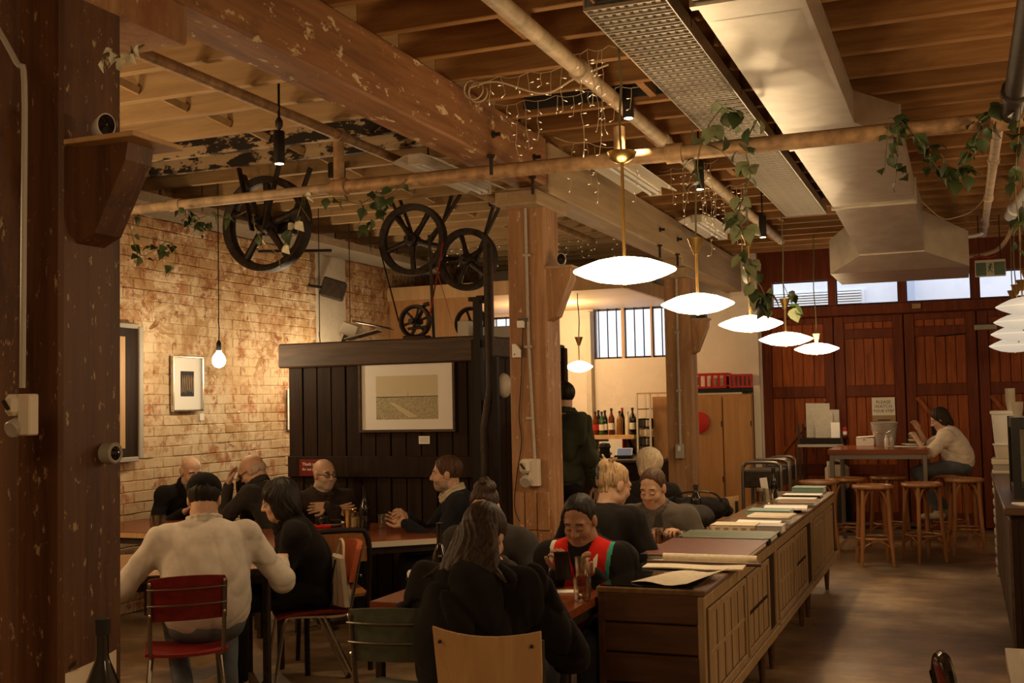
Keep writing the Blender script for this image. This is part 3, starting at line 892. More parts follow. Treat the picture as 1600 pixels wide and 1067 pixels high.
def ductbox(name, a, b, mat='galvanised'):
    """a, b = (y, x0, x1, z0, z1) at either end"""
    mb = MB()
    vs = []
    for y, x0, x1, z0, z1 in (a, b): vs += [(x0, y, z0), (x1, y, z0), (x1, y, z1), (x0, y, z1)]
    mb.add(vs, [(0, 1, 2, 3), (7, 6, 5, 4), (0, 4, 5, 1), (1, 5, 6, 2), (2, 6, 7, 3), (3, 7, 4, 0)])
    return mb.build(name, mat, e, world=True)


def flange(y, x0, x1, z0, z1):
    mb = MB(); t = 0.018
    mb.box(((x0 + x1) / 2, y, z0 - t / 2), (x1 - x0 + 2 * t, 0.045, t)); mb.box((x0 - t / 2, y, (z0 + z1) / 2), (t, 0.045, z1 - z0)); mb.box((x1 + t / 2, y, (z0 + z1) / 2), (t, 0.045, z1 - z0))
    mb.build('flange', 'galvanised', e, world=True)


DX0, DX1, DX2 = -0.945, -0.525, -0.30
ductbox('duct_section', (1.2, DX0, DX1, 3.2, 3.39), (4.42, DX0, DX1, 3.2, 3.39)); flange(4.46, DX0, DX1, 3.2, 3.39)
ductbox('duct_section', (4.5, DX0, DX1, 3.2, 3.39), (6.80, DX0, DX1, 3.2, 3.39))
ductbox('duct_reducer', (6.80, DX0, DX1, 3.2, 3.39), (7.25, DX0, DX2, 3.175, 3.39)); flange(7.28, DX0, DX2, 3.19, 3.39)
ductbox('duct_section', (7.3, DX0, DX2, 3.19, 3.39), (9.75, DX0, DX2, 3.19, 3.39)); flange(9.78, DX0, DX2, 3.19, 3.39)
ductbox('duct_section', (9.8, DX0, DX2, 3.19, 3.39), (11.0, DX0 + 0.1, DX2 + 0.03, 2.93, 3.38))
ductbox('plenum_neck', (11.0, DX0 + 0.10, DX2 + 0.03, 2.92, 3.3), (11.35, -1.15, 0.11, 2.80, 3.13))
ductbox('plenum_box', (11.35, -1.15, 0.11, 2.80, 3.13), (12.5, -1.15, 0.11, 2.80, 3.13))
for k, (y, z) in enumerate(((5.2, 3.199), (8.6, 3.189))):
    MB().add([(DX0 + 0.03, y - 0.5, z), (DX1 - 0.03, y - 0.5, z), (DX1 - 0.03, y + 0.8, z), (DX0 + 0.03, y + 0.8, z), ((DX0 + DX1) / 2, y + 0.1, z - 0.006)], [(0, 1, 4), (1, 2, 4), (2, 3, 4), (3, 0, 4)]).build('stiffening_crease', 'galvanised', e, world=True)

# ---- fluorescent battens
def fluoro(label, c, rz=0.0):
    e = thing('batten_light', label, 'ceiling light', c, rz, 'unlit fluorescent battens')
    MB().box((0, 0, 0.03), (0.10, 1.25, 0.05), ch=0.008).build('housing', 'cream_plastic', e)
    for sx in (-1, 1):
        MB().add([(sx * 0.05, -0.62, 0.045), (sx * 0.05, 0.62, 0.045), (sx * 0.17, 0.62, 0.0), (sx * 0.17, -0.62, 0.0), (sx * 0.055, -0.62, 0.05), (sx * 0.055, 0.62, 0.05), (sx * 0.175, 0.62, 0.006), (sx * 0.175, -0.62, 0.006)],
                 [(0, 1, 2, 3), (7, 6, 5, 4), (0, 3, 7, 4), (1, 5, 6, 2), (2, 6, 7, 3), (0, 4, 5, 1)]).build('reflector', 'cream_plastic', e)
    for x in (-0.03, 0.03):
        MB().tube([(x, -0.57, -0.012), (x, 0.57, -0.012)], 0.013, 8).build('tube', 'white_plastic', e, smooth=True)
    for y in (-0.6, 0.6): MB().box((0, y, -0.005), (0.10, 0.05, 0.035), ch=0.004).build('end_cap', 'cream_plastic', e)
    for y in (-0.4, 0.4): MB().tube([(0, y, 0.05), (0, y, 0.40)], 0.006, 6).build('hanger', 'steel_dark', e)


fluoro('unlit fluorescent batten above the left pulley wheel, behind the rusty pipe', (-3.40, 7.45, 3.26))
fluoro('unlit fluorescent batten to the right of the beam, behind the first spot lamp', (-2.22, 8.15, 3.26))
fluoro('unlit fluorescent batten farthest back, above the second post', (-2.22, 10.9, 3.26))

# ---- spot lamps
def spot(label, px, py0, z, power, top=None, at=None):
    p = Vector(at) if at else atZ(px, py0, z)
    e = thing('spot_lamp', label, 'spotlight', (p.x, p.y, p.z - 0.19), 0, 'black cylinder spot lamps')
    MB().lathe([(0.029, 0.19), (0.032, 0.185), (0.032, 0.004), (0.029, 0.0)], 18, cap=True).build('housing', 'black_metal', e, smooth=True)
    MB().lathe([(0.025, -0.002), (0.025, 0.004)], 16).build('lens', 'spot_glow', e)
    MB().tube([(0, 0, 0.19), (0, 0, 3.66 - (p.z - 0.19))], 0.007, 6).build('stem', 'black_metal', e)
    if top: MB().lathe([(0.010, 0.20), (0.022, 0.22), (0.022, 0.25), (0.010, 0.27)], 12).build('clamp', 'cast_iron', e, smooth=True)
    l = spot_lamp('spot_beam', (0, 0, -0.02), power, math.radians(62)); l.parent = e
    return e


spot('black cylinder spot lamp clamped to the brown pipe, left of the beam', 436, 205, 3.20, 25, top=True)
spot('black cylinder spot lamp lit directly above the brass canopy', 962, 135, 3.385, 40, at=(-1.715, 6.20, 3.41))
spot('black cylinder spot lamp behind the first dangling eucalyptus vine', 1092, 252, 3.20, 40)
spot('black cylinder spot lamp farthest along, above the third pendant', 1191, 337, 3.20, 30)

# ---- brass rod pendants with glowing saucers
def pendant(label, group, loc, r, canopy=None, kind='cone', glow='saucer_glow', cord_top=3.66, lamp=0.0, up=0.065, down=0.062, cord='vine_stem'):
    x, y, z = loc
    e = thing('pendant_lamp', label, 'pendant lamp', loc, 0, group)
    zc = canopy if canopy else 0.9
    MB().lathe([(0.012, up + 0.004), (r * 0.25, up * 0.96), (r * 0.55, up * 0.74), (r * 0.82, up * 0.36), (r * 0.985, 0.006), (r, 0.0)], 36, cap=False).build('saucer_top', glow, e, smooth='all')
    MB().lathe([(r, -0.001), (r * 0.985, -0.006), (r * 0.82, -down * 0.40), (r * 0.55, -down * 0.78), (r * 0.25, -down * 0.97), (0.008, -down)], 36, cap=False).build('saucer_bottom', glow, e, smooth='all')
    MB().lathe([(0.004, -down - 0.014), (0.010, -down - 0.008), (0.006, -down + 0.002)], 10).build('finial', 'brass', e, smooth=True)
    MB().tube([(0, 0, up - 0.01), (0, 0, zc)], 0.0085, 8).build('rod', 'brass', e, smooth=True)
    if kind == 'bowl':
        MB().lathe([(0.010, zc - 0.005), (0.03, zc), (0.062, zc + 0.022), (0.075, zc + 0.052), (0.071, zc + 0.052), (0.058, zc + 0.026), (0.028, zc + 0.008), (0.010, zc + 0.006)], 24, cap=False).build('canopy', 'brass', e, smooth=True)
    else:
        MB().lathe([(0.016, zc - 0.02), (0.018, zc - 0.015), (0.050, zc + 0.075), (0.052, zc + 0.078), (0.010, zc + 0.078)], 24, cap=True).build('canopy', 'brass', e, smooth=True)
    rr = random.Random(int(1000 * y))
    pts = [(0, 0, zc + 0.03)]
    for k in range(1, 5): pts.append((rr.uniform(-0.012, 0.012), rr.uniform(-0.012, 0.012), zc + 0.03 + (cord_top - z - zc - 0.03) * k / 5))
    pts.append((0, 0, cord_top - z))
    MB().tube(cat_curve(pts, 4), 0.006, 6).build('cord', cord, e, smooth=True)
    return e


G1 = 'glowing saucer pendants in a row over the cabinets'
PX = -1.5
for i, (px, py, r, can, kind) in enumerate(((976, 423, 0.25, 0.53, 'bowl'), (1090, 475, 0.225, 0.33, 'cone'), (1173, 506, 0.245, 0.62, 'cone'), (1228, 530, 0.245, 0.30, 'cone'), (1276, 545, 0.245, 0.09, 'cone'))):
    p = atX(px, py, PX)
    lab = ['nearest and largest glowing saucer pendant, under the brass bowl canopy', 'second glowing saucer pendant, hung from a plain brass cone', 'third glowing saucer pendant, below the hanging eucalyptus',
           'fourth glowing saucer pendant, with a leafy sprig round its rod', 'farthest glowing saucer pendant, brass cone close above the disc'][i]
    pendant(lab, G1, tuple(p), r, can, kind)
G2 = 'dim saucer pendants in the right hand row'
for i, (px, py, Y, x) in enumerate(((1600, 477, 10.1, 0.53), (1600, 500, 11.2, 0.54), (1600, 519, 12.0, 0.53), (1600, 534, 12.9, 0.53))):
    z = (2.31, 2.25, 2.18, 2.10)[i]
    lab = ['dim saucer pendant at right edge, topmost of the stack of four', 'dim saucer pendant at right edge, second from the top', 'dim saucer pendant at right edge, third from the top', 'dim saucer pendant at right edge, lowest of the four'][i]
    pendant(lab, G2, (x, Y, z), 0.25, (0.22, 0.30, 0.4, 0.5)[i], 'cone', glow='saucer_dim', up=0.08, down=0.07)
p = atY(905, 573, 12.2)
pendant('small glowing saucer pendant over the bar counter', None, tuple(p), 0.155, 0.26, 'cone', cord_top=2.84)
pendant('added saucer pendant hidden behind the pale post, brightening the bar', None, (-4.95, 13.4, 2.1), 0.2, 0.26, 'cone', cord_top=2.84)  # unseen pendant, added for more light in the bar

# ---- bare bulbs on black cords by the brick wall
def bulb(label, p, top=3.2, power=True):
    e = thing('bulb_lamp', label, 'hanging bulb', tuple(p), 0, 'bare bulbs on black cords')
    MB().lathe([(0.004, -0.062), (0.03, -0.054), (0.048, -0.03), (0.052, -0.004), (0.046, 0.022), (0.03, 0.046), (0.018, 0.062), (0.016, 0.075)], 18).build('bulb', 'bulb_glow', e, smooth='all')
    MB().lathe([(0.018, 0.07), (0.021, 0.08), (0.020, 0.13), (0.008, 0.155)], 14).build('lamp_holder', 'black_plastic', e, smooth=True)
    MB().tube(cat_curve([(0, 0, 0.15), (0.004, 0, 0.24), (-0.004, 0, 0.33), (0, 0, 0.4), (0, 0, top - p.z)], 4), 0.0045, 6).build('cord', 'cable_black', e)
    MB().lathe([(0.045, top - p.z - 0.03), (0.05, top - p.z - 0.025), (0.05, top - p.z)], 16).build('ceiling_rose', 'black_plastic', e, smooth=True)


bulb('bare lit bulb hanging by the framed picture on brick wall', atY(342, 562, 7.45), 3.66)
bulb('bare lit bulb hanging behind the booth, cord left of the speaker', atY(500, 575, 8.95), 3.66)
bulb('bare lit bulb hanging behind the booth, cord right of the speaker', atY(548, 575, 9.9), 3.66)

# ================================================================== BOOTH OF DARK PLANKS WITH ITS MACHINERY
BX0, BX1, BY0, BY1, BZ = -5.17, -3.42, 8.0, 9.85, 2.13
e = thing('plank_booth', 'booth of dark upright planks with framed city print on its face', 'booth', ((BX0 + BX1) / 2, BY0, 0))
mb = MB().box(((BX0 + BX1) / 2, (BY0 + BY1) / 2, 1.02), (BX1 - BX0 - 0.06, BY1 - BY0 - 0.06, 2.04)).build('core', 'black_plank', e, world=True)
n = 13
w = (BX1 - BX0) / n
for k in range(n):
    MB().box((BX0 + w * (k + 0.5), BY0 + 0.012 + 0.003 * (k * 5 % 3), 1.0), (w - 0.008, 0.026, 2.0), ch=0.004).build('plank', 'black_plank', e, world=True)
n = 12
w2 = (BY1 - BY0) / n
for k in range(n):
    MB().box((BX1 - 0.012 - 0.003 * (k * 5 % 3), BY0 + w2 * (k + 0.5), 1.0), (0.026, w2 - 0.008, 2.0), ch=0.004).build('plank', 'black_plank', e, world=True)
    MB().box((BX0 + 0.012, BY0 + w2 * (k + 0.5), 1.0), (0.026, w2 - 0.008, 2.0), ch=0.004).build('plank', 'black_plank', e, world=True)
MB().box(((BX0 + BX1) / 2 - 0.02, BY0 - 0.02, 2.03), (BX1 - BX0 + 0.10, 0.06, 0.20), ch=0.012).build('top_beam', 'black_beam', e, world=True)
MB().box((BX1 + 0.0, (BY0 + BY1) / 2, 2.05), (0.07, BY1 - BY0, 0.16), ch=0.012).build('top_beam', 'black_beam', e, world=True)
MB().box(((BX0 + BX1) / 2, BY0 - 0.012, 1.12), (BX1 - BX0, 0.03, 0.17), ch=0.006).build('rail', 'black_plank', e, world=True)
MB().box(((BX0 + BX1) / 2, (BY0 + BY1) / 2, 2.10), (BX1 - BX0, BY1 - BY0, 0.05)).build('roof_board', 'black_beam', e, world=True)
MB().box((BX1 - 0.03, BY0 - 0.01, 1.05), (0.10, 0.09, 2.1), ch=0.008).build('corner_post', 'black_plank', e, world=True)
MB().box((BX1 + 0.02, BY1 - 0.06, 1.05), (0.09, 0.09, 2.1), ch=0.008).build('corner_post', 'black_plank', e, world=True)


def wheel(name, label, c, R, spokes, w=0.09, rim=0.055, rot=0.3, straps=None, tilt=0.0):
    """cast iron pulley wheel, its face looking along y"""
    e = thing(name, label, 'pulley wheel', c, tilt, 'cast iron pulley wheels')
    T = Matrix.Rotation(PI / 2, 4, 'X')
    MB().lathe([(R - rim, -w * 0.32), (R - 0.012, -w / 2), (R - 0.004, -w / 2), (R, 0), (R - 0.004, w / 2), (R - 0.012, w / 2), (R - rim, w * 0.32), (R - rim - 0.006, 0), (R - rim, -w * 0.32)], 40, T=T, cap=False).build('rim', 'cast_iron', e, smooth=True)
    MB().lathe([(0.03, -w * 0.7), (R * 0.17, -w * 0.6), (R * 0.2, 0), (R * 0.17, w * 0.6), (0.03, w * 0.7)], 18, T=T).build('hub', 'cast_iron', e, smooth=True)
    for k in range(spokes):
        a = rot + 2 * PI * k / spokes
        b = a + 0.06
        d = Vector((math.cos(a), 0, math.sin(a))); d2 = Vector((math.cos(b), 0, math.sin(b)))
        MB().tube([d * R * 0.12, (d + d2) * 0.25 * R, d2 * (R - rim * 0.8)], [R * 0.10, R * 0.075, R * 0.088], 8).build('spoke', 'cast_iron', e, smooth=True)
    MB().tube([(0, -w * 1.5, 0), (0, w * 1.8, 0)], 0.022, 10).build('axle', 'steel_dark', e, smooth=True)
    return e


def strap(e, pts, w=0.05, t=0.012):
    for a, b in zip(pts[:-1], pts[1:]): MB().bar(a, b, t, w, up=(0, 1, 0)).build('hanger_strap', 'steel_dark', e, world=True)


w1 = wheel('pulley_wheel', 'largest iron pulley wheel at left, vine trailing over it', (-4.83, 7.2, 2.99), 0.365, 5, rot=0.25, w=0.12)
for sx in (-1, 1):
    strap(w1, [(-4.83 + sx * 0.30, 7.34, 3.42), (-4.83 + sx * 0.10, 7.32, 2.93)]); strap(w1, [(-4.83 + sx * 0.18, 7.10, 3.42), (-4.83 + sx * 0.05, 7.08, 2.93)])
MB().box((-4.83, 7.33, 2.97), (0.34, 0.06, 0.10), ch=0.01).build('bearing_block', 'cast_iron', w1, world=True)
MB().tube([(-4.95, 7.26, 2.80), (-4.45, 7.5, 2.80)], 0.012, 8).build('shaft_rod', 'steel_dark', w1, world=True)
MB().box((-4.28, 7.3, 3.36), (0.09, 0.12, 0.12), ch=0.008).build('bracket', 'steel_dark', w1, world=True)
w2_ = wheel('pulley_wheel', 'middle iron pulley wheel, belts running down to the small one', (-4.356, 8.7, 3.03), 0.315, 5, rot=0.9)
strap(w2_, [(-4.62, 8.8, 3.42), (-4.38, 8.8, 2.98)]); strap(w2_, [(-4.52, 8.78, 3.42), (-4.36, 8.78, 2.98)]); strap(w2_, [(-4.02, 8.8, 3.42), (-4.10, 8.8, 3.2), (-4.30, 8.8, 2.98)]); strap(w2_, [(-3.92, 8.78, 3.42), (-4.25, 8.78, 2.98)])
w3 = wheel('pulley_wheel', 'third iron pulley wheel, right of and below the middle one', (-3.955, 8.95, 2.86), 0.275, 5, rot=0.5)
strap(w3, [(-3.70, 9.03, 3.42), (-3.90, 9.03, 2.84)]); strap(w3, [(-3.60, 9.0, 3.42), (-3.78, 9.0, 3.1), (-3.92, 9.0, 2.84)])
MB().box((-3.66, 9.0, 3.36), (0.18, 0.10, 0.10), ch=0.008).build('bracket', 'steel_dark', w3, world=True)
w4 = wheel('pulley_wheel', 'small iron pulley wheel standing on the booth roof, belt driven', (-4.12, 8.25, 2.285), 0.14, 6, w=0.06, rim=0.028, rot=0.2)
MB().bar((-4.20, 8.30, 2.13), (-4.06, 8.30, 2.42), 0.03, 0.02).build('brake_arm', 'cast_iron', w4, world=True)
MB().bar((-4.06, 8.30, 2.42), (-4.02, 8.30, 2.43), 0.03, 0.03).build('brake_arm', 'cast_iron', w4, world=True)
MB().box((-4.12, 8.28, 2.145), (0.20, 0.14, 0.05), ch=0.008).build('pedestal', 'cast_iron', w4, world=True)
MB().tube([(-4.14, 8.16, 2.22), (-3.98, 8.16, 2.23)], 0.012, 8).build('lever', 'cast_iron', w4, world=True)
w5 = wheel('pulley_wheel', 'small iron pulley wheel behind the white box on booth', (-3.93, 8.95, 2.30), 0.15, 5, w=0.06, rim=0.03, rot=0.6)
MB().box((-3.93, 8.97, 2.145), (0.20, 0.14, 0.05), ch=0.008).build('pedestal', 'cast_iron', w5, world=True)
e = thing('drive_belt', 'thin drive belts running from middle pulley wheel to the small one', 'belt', (-4.3, 8.5, 2.3))
for a, b in (((-4.66, 8.66, 2.98), (-4.27, 8.25, 2.29)), ((-4.05, 8.66, 2.98), (-3.985, 8.25, 2.34)), ((-4.23, 8.86, 2.84), (-4.08, 8.9, 2.30)), ((-3.70, 8.9, 2.82), (-3.72, 8.95, 2.2))):
    MB().bar(a, b, 0.012, 0.004).build('belt', 'cable_red' if a[0] > -4.6 else 'steel_dark', e, world=True)
MB().tube([(-4.03, 8.35, 3.0), (-4.0, 8.35, 2.12)], 0.014, 8).build('control_rod', 'steel_dark', e, smooth=True, world=True)

e = thing('steel_column', 'black steel column with crank standing at the booth corner', 'column', (-3.27, 7.75, 0))
MB().bar((-3.335, 7.72, 0), (-3.335, 7.72, 2.40), 0.055, 0.055).build('channel', 'black_metal', e, world=True)
MB().bar((-3.40, 7.72, 2.385), (-3.285, 7.72, 2.385), 0.05, 0.03).build('head_plate', 'black_metal', e, world=True)
MB().tube([(-3.245, 7.72, 2.80), (-3.245, 7.72, 1.72), (-3.29, 7.70, 1.42), (-3.29, 7.70, 0.05)], [0.035, 0.035, 0.034, 0.03], 10).build('crank_bar', 'steel_dark', e, smooth=True, world=True)
for z in (2.38, 2.05, 1.6): MB().box((-3.29, 7.715, z), (0.10, 0.02, 0.06)).build('cleat', 'black_metal', e, world=True)
MB().bar((-3.20, 7.72, 0), (-3.20, 7.72, 1.95), 0.04, 0.05).build('guide_rail', 'black_metal', e, world=True)
p = atY(765, 603, 8.35)
e = thing('fire_bell', 'round pale alarm gong on the booth side behind the black column', 'bell', (BX1 + 0.02, 8.35, p.z))
MB().lathe([(0.10, 0), (0.10, 0.015), (0.085, 0.04), (0.03, 0.058), (0.004, 0.06)], 24, T=Matrix.Rotation(PI / 2, 4, 'Y')).build('gong', 'cream_plastic', e, smooth=True)
MB().box((0.0, -0.1, 0.03), (0.02, 0.04, 0.05)).build('striker', 'steel_dark', e)

# framed prints
def framed(name, label, T, w, h, fw, fmat, mat_w, art):
    """T: x along the picture, y up, z out of the wall"""
    e = thing(name, label, 'framed picture', tuple(T.translation)); Ti = wmat(e).inverted() @ T
    for (cx, cy, sx, sy) in ((0, h / 2 - fw / 2, w, fw), (0, -h / 2 + fw / 2, w, fw), (-w / 2 + fw / 2, 0, fw, h - 2 * fw), (w / 2 - fw / 2, 0, fw, h - 2 * fw)):
        MB().box((cx, cy, 0.016), (sx, sy, 0.032), T=Ti, ch=0.003).build('frame', fmat, e)
    MB().box((0, 0, 0.010), (w - 2 * fw, h - 2 * fw, 0.006), T=Ti).build('mount', 'white_paper', e)
    art(e, Ti)
    return e


def city_art(e, Ti):
    m, nt, b = new_mat('city_print')
    N, L = nt.nodes, nt.links
    tc = N.new('ShaderNodeTexCoord')
    n = N.new('ShaderNodeTexNoise'); n.inputs['Scale'].default_value = 85; n.inputs['Detail'].default_value = 8; n.inputs['Roughness'].default_value = 0.8
    mp = N.new('ShaderNodeMapping'); mp.inputs['Scale'].default_value = (1, 1, 1.6)
    L.new(tc.outputs['Object'], mp.inputs['Vector']); L.new(mp.outputs[0], n.inputs['Vector'])
    r = N.new('ShaderNodeValToRGB'); r.color_ramp.elements[0].position = 0.40; r.color_ramp.elements[1].position = 0.56
    r.color_ramp.elements[0].color = (0.16, 0.14, 0.07, 1); r.color_ramp.elements[1].color = (0.52, 0.46, 0.28, 1)
    L.new(n.outputs['Fac'], r.inputs['Fac']); L.new(r.outputs['Color'], b.inputs['Base Color']); b.inputs['Roughness'].default_value = 0.6
    MATS['city_print'] = m
    plain('print_sky', (0.60, 0.53, 0.35), 0.6); plain('print_street', (0.58, 0.51, 0.32), 0.6)
    MB().box((0.0, 0.075, 0.0135), (0.545, 0.17, 0.001), T=Ti).build('print_sky', 'print_sky', e)
    MB().box((0.0, -0.095, 0.0135), (0.545, 0.18, 0.001), T=Ti).build('print_city', 'city_print', e)
    MB().prism([(-0.16, -0.05), (-0.12, -0.05), (0.10, -0.165), (0.02, -0.175)], 0.0138, 0.0145, T=Ti).build('print_street', 'print_street', e)
    MB().prism([(0.005, -0.01), (0.017, -0.01), (0.014, 0.03), (0.011, 0.052), (0.008, 0.03)], 0.0138, 0.0145, T=Ti).build('print_tower', 'city_print', e)


a, b = atY(563, 572, BY0 - 0.03), atY(704, 565, BY0 - 0.03); c = atY(566, 670, BY0 - 0.03)
cen = (b + c) / 2
framed('framed_print', 'large dark framed city panorama print on the plank booth', frame_T((cen.x, BY0 - 0.002, cen.z), (1, 0, 0), (0, 0, 1)), 0.85, 0.575, 0.022, 'black_beam', 0.1, city_art)


def dark_art(e, Ti):
    MB().box((0.0, 0.0, 0.0135), (0.18, 0.215, 0.001), T=Ti).build('photograph', 'ink', e)
    r = random.Random(4)
    for k in range(7):
        x = -0.075 + 0.024 * k
        MB().prism([(x, -0.06 + r.uniform(-.03, .02)), (x + 0.006, -0.07), (x + 0.020, 0.05 + r.uniform(-.02, .03)), (x + 0.012, 0.08)], 0.0138, 0.0145, T=Ti).build('print_streak', 'cardboard', e)


framed('framed_print', 'small silver framed dark photograph on the brick wall', frame_T((XL + 0.03, 7.96, 1.825), (0, 1, 0), (0, 0, 1)), 0.41, 0.47, 0.014, 'chrome', 0.1, dark_art)
e = thing('framed_board', 'tall narrow framed board on the brick wall beside the dark post', 'framed picture', (XL + 0.03, 7.1, 1.75))
MB().box((XL + 0.045, 7.0, 1.75), (0.05, 0.62, 1.02), ch=0.004).build('board', 'black_plank', e, world=True)
for y in (6.69, 7.33): MB().box((XL + 0.05, y, 1.75), (0.075, 0.05, 1.06), ch=0.006).build('frame', 'grey_plastic', e, world=True)
for z in (1.22, 2.28): MB().box((XL + 0.05, 7.0, z), (0.07, 0.6, 0.04), ch=0.006).build('frame', 'grey_plastic', e, world=True)
MB().box((XL + 0.074, 6.98, 1.75), (0.004, 0.34, 0.88)).build('panel', 'plywood', e, world=True)
e = thing('poster', 'white poster of small drawings on brick wall behind the booth', 'poster', (XL + 0.035, 9.72, 1.59))
MB().box((0, 0, 0), (0.004, 0.40, 0.40)).build('sheet', 'white_paper', e)
r = random.Random(8)
for i in range(4):
    for j in range(4):
        y, z = -0.145 + 0.095 * j, 0.13 - 0.088 * i
        mb = MB()
        for k in range(3):
            mb.add([(0.003, y + r.uniform(-.028, 0), z + r.uniform(-.03, 0)), (0.003, y + r.uniform(0, .028), z + r.uniform(-.03, .01)), (0.003, y + r.uniform(-.02, .028), z + r.uniform(.01, .03))], [(0, 1, 2)])
        mb.build('drawing', 'ink', e)
for nm, p, sx, sz, lab in (('caption_card', (-3.93, BY0 - 0.004, 1.33), 0.095, 0.062, 'small white caption card below the city print'),):
    e = thing(nm, lab, 'card', p)
    MB().box((0, 0, 0), (sx, 0.004, sz)).build('card', 'white_paper', e)
    for k in range(3): MB().box((0, -0.0026, 0.015 - 0.013 * k), (sx * 0.7, 0.001, 0.003)).build('print_line', 'grey_plastic', e)
single(MB().box((XL + 0.035, 8.17, 1.54), (0.004, 0.06, 0.06)), 'caption_card', 'white_paper', 'small blank card on the brick below the silver frame', 'card', (XL + 0.035, 8.17, 1.54))
# THANK YOU sign at the booth's left end
p = atY(487, 731, BY0 - 0.04)
e = thing('notice', 'small dark red notice at left end of the booth', 'sign', (p.x - 0.0, BY0 - 0.03, p.z))
MB().box((0, 0, 0), (0.24, 0.01, 0.135), ch=0.002).build('board', 'red_laminate', e)
text_mesh('Thank you', 0.034, frame_T((p.x - 0.09, BY0 - 0.037, p.z + 0.03), (1, 0, 0), (0, 0, 1)), 'lettering', 'label_cream', e, align='LEFT', bold=True)
text_mesh('for not smoking', 0.030, frame_T((p.x - 0.09, BY0 - 0.037, p.z - 0.012), (1, 0, 0), (0, 0, 1)), 'lettering', 'label_cream', e, align='LEFT', bold=True)
# things on the booth roof
p = atY(560, 522, 8.5)
e = thing('flood_lamp', 'pale flood lamp with tilted barn flap on the booth roof', 'floodlight', (p.x, 8.5, 2.14), 0.3)
MB().box((-0.10, 0, 0.09), (0.15, 0.16, 0.11), T=Matrix.Rotation(0.35, 4, 'Y'), ch=0.01).build('housing', 'cream_plastic', e)
MB().box((0.06, 0, 0.06), (0.30, 0.24, 0.012), T=Matrix.Rotation(-0.25, 4, 'Y'), ch=0.003).build('flap', 'cream_plastic', e)
MB().box((0.10, 0, 0.18), (0.34, 0.24, 0.010), T=Matrix.Rotation(0.22, 4, 'Y'), ch=0.003).build('flap', 'steel_dark', e)
MB().bar((-0.14, 0, 0), (-0.1, 0, 0.10), 0.03).build('stand', 'steel_dark', e)
single(MB().box((-3.80, 8.55, 2.215), (0.10, 0.14, 0.15), ch=0.006), 'carton', 'cream_plastic', 'small white carton on the booth roof left of column', 'box', (-3.80, 8.55, 2.13))
single(MB().box((-3.60, 8.7, 2.19), (0.42, 0.22, 0.10), ch=0.006), 'metal_case', 'grey_plastic', 'long pale grey case lying on the booth roof', 'box', (-3.6, 8.7, 2.13))
p = atX(518, 452, XL + 0.2)
e = thing('loudspeaker', 'brown loudspeaker tilted on a bracket high on the brick wall', 'speaker', (XL + 0.22, p.y, p.z), 0.5)
MB().box((0, 0, 0), (0.24, 0.22, 0.19), T=Matrix.Rotation(0.3, 4, 'Y'), ch=0.012).build('cabinet', 'steel_dark', e)
MB().box((0.122, 0, 0), (0.006, 0.19, 0.16), T=Matrix.Rotation(0.3, 4, 'Y')).build('grille', 'black_plastic', e)
MB().tube([(-0.1, 0, 0.02), (-0.25, 0, 0.04)], 0.015, 8).build('bracket', 'black_metal', e)
# ================================================================== FURNITURE
def local(px, py, z): return atZ(px, py, z)


# ---- row of three low oak cabinets
CX0, CX1 = -1.51, -1.04


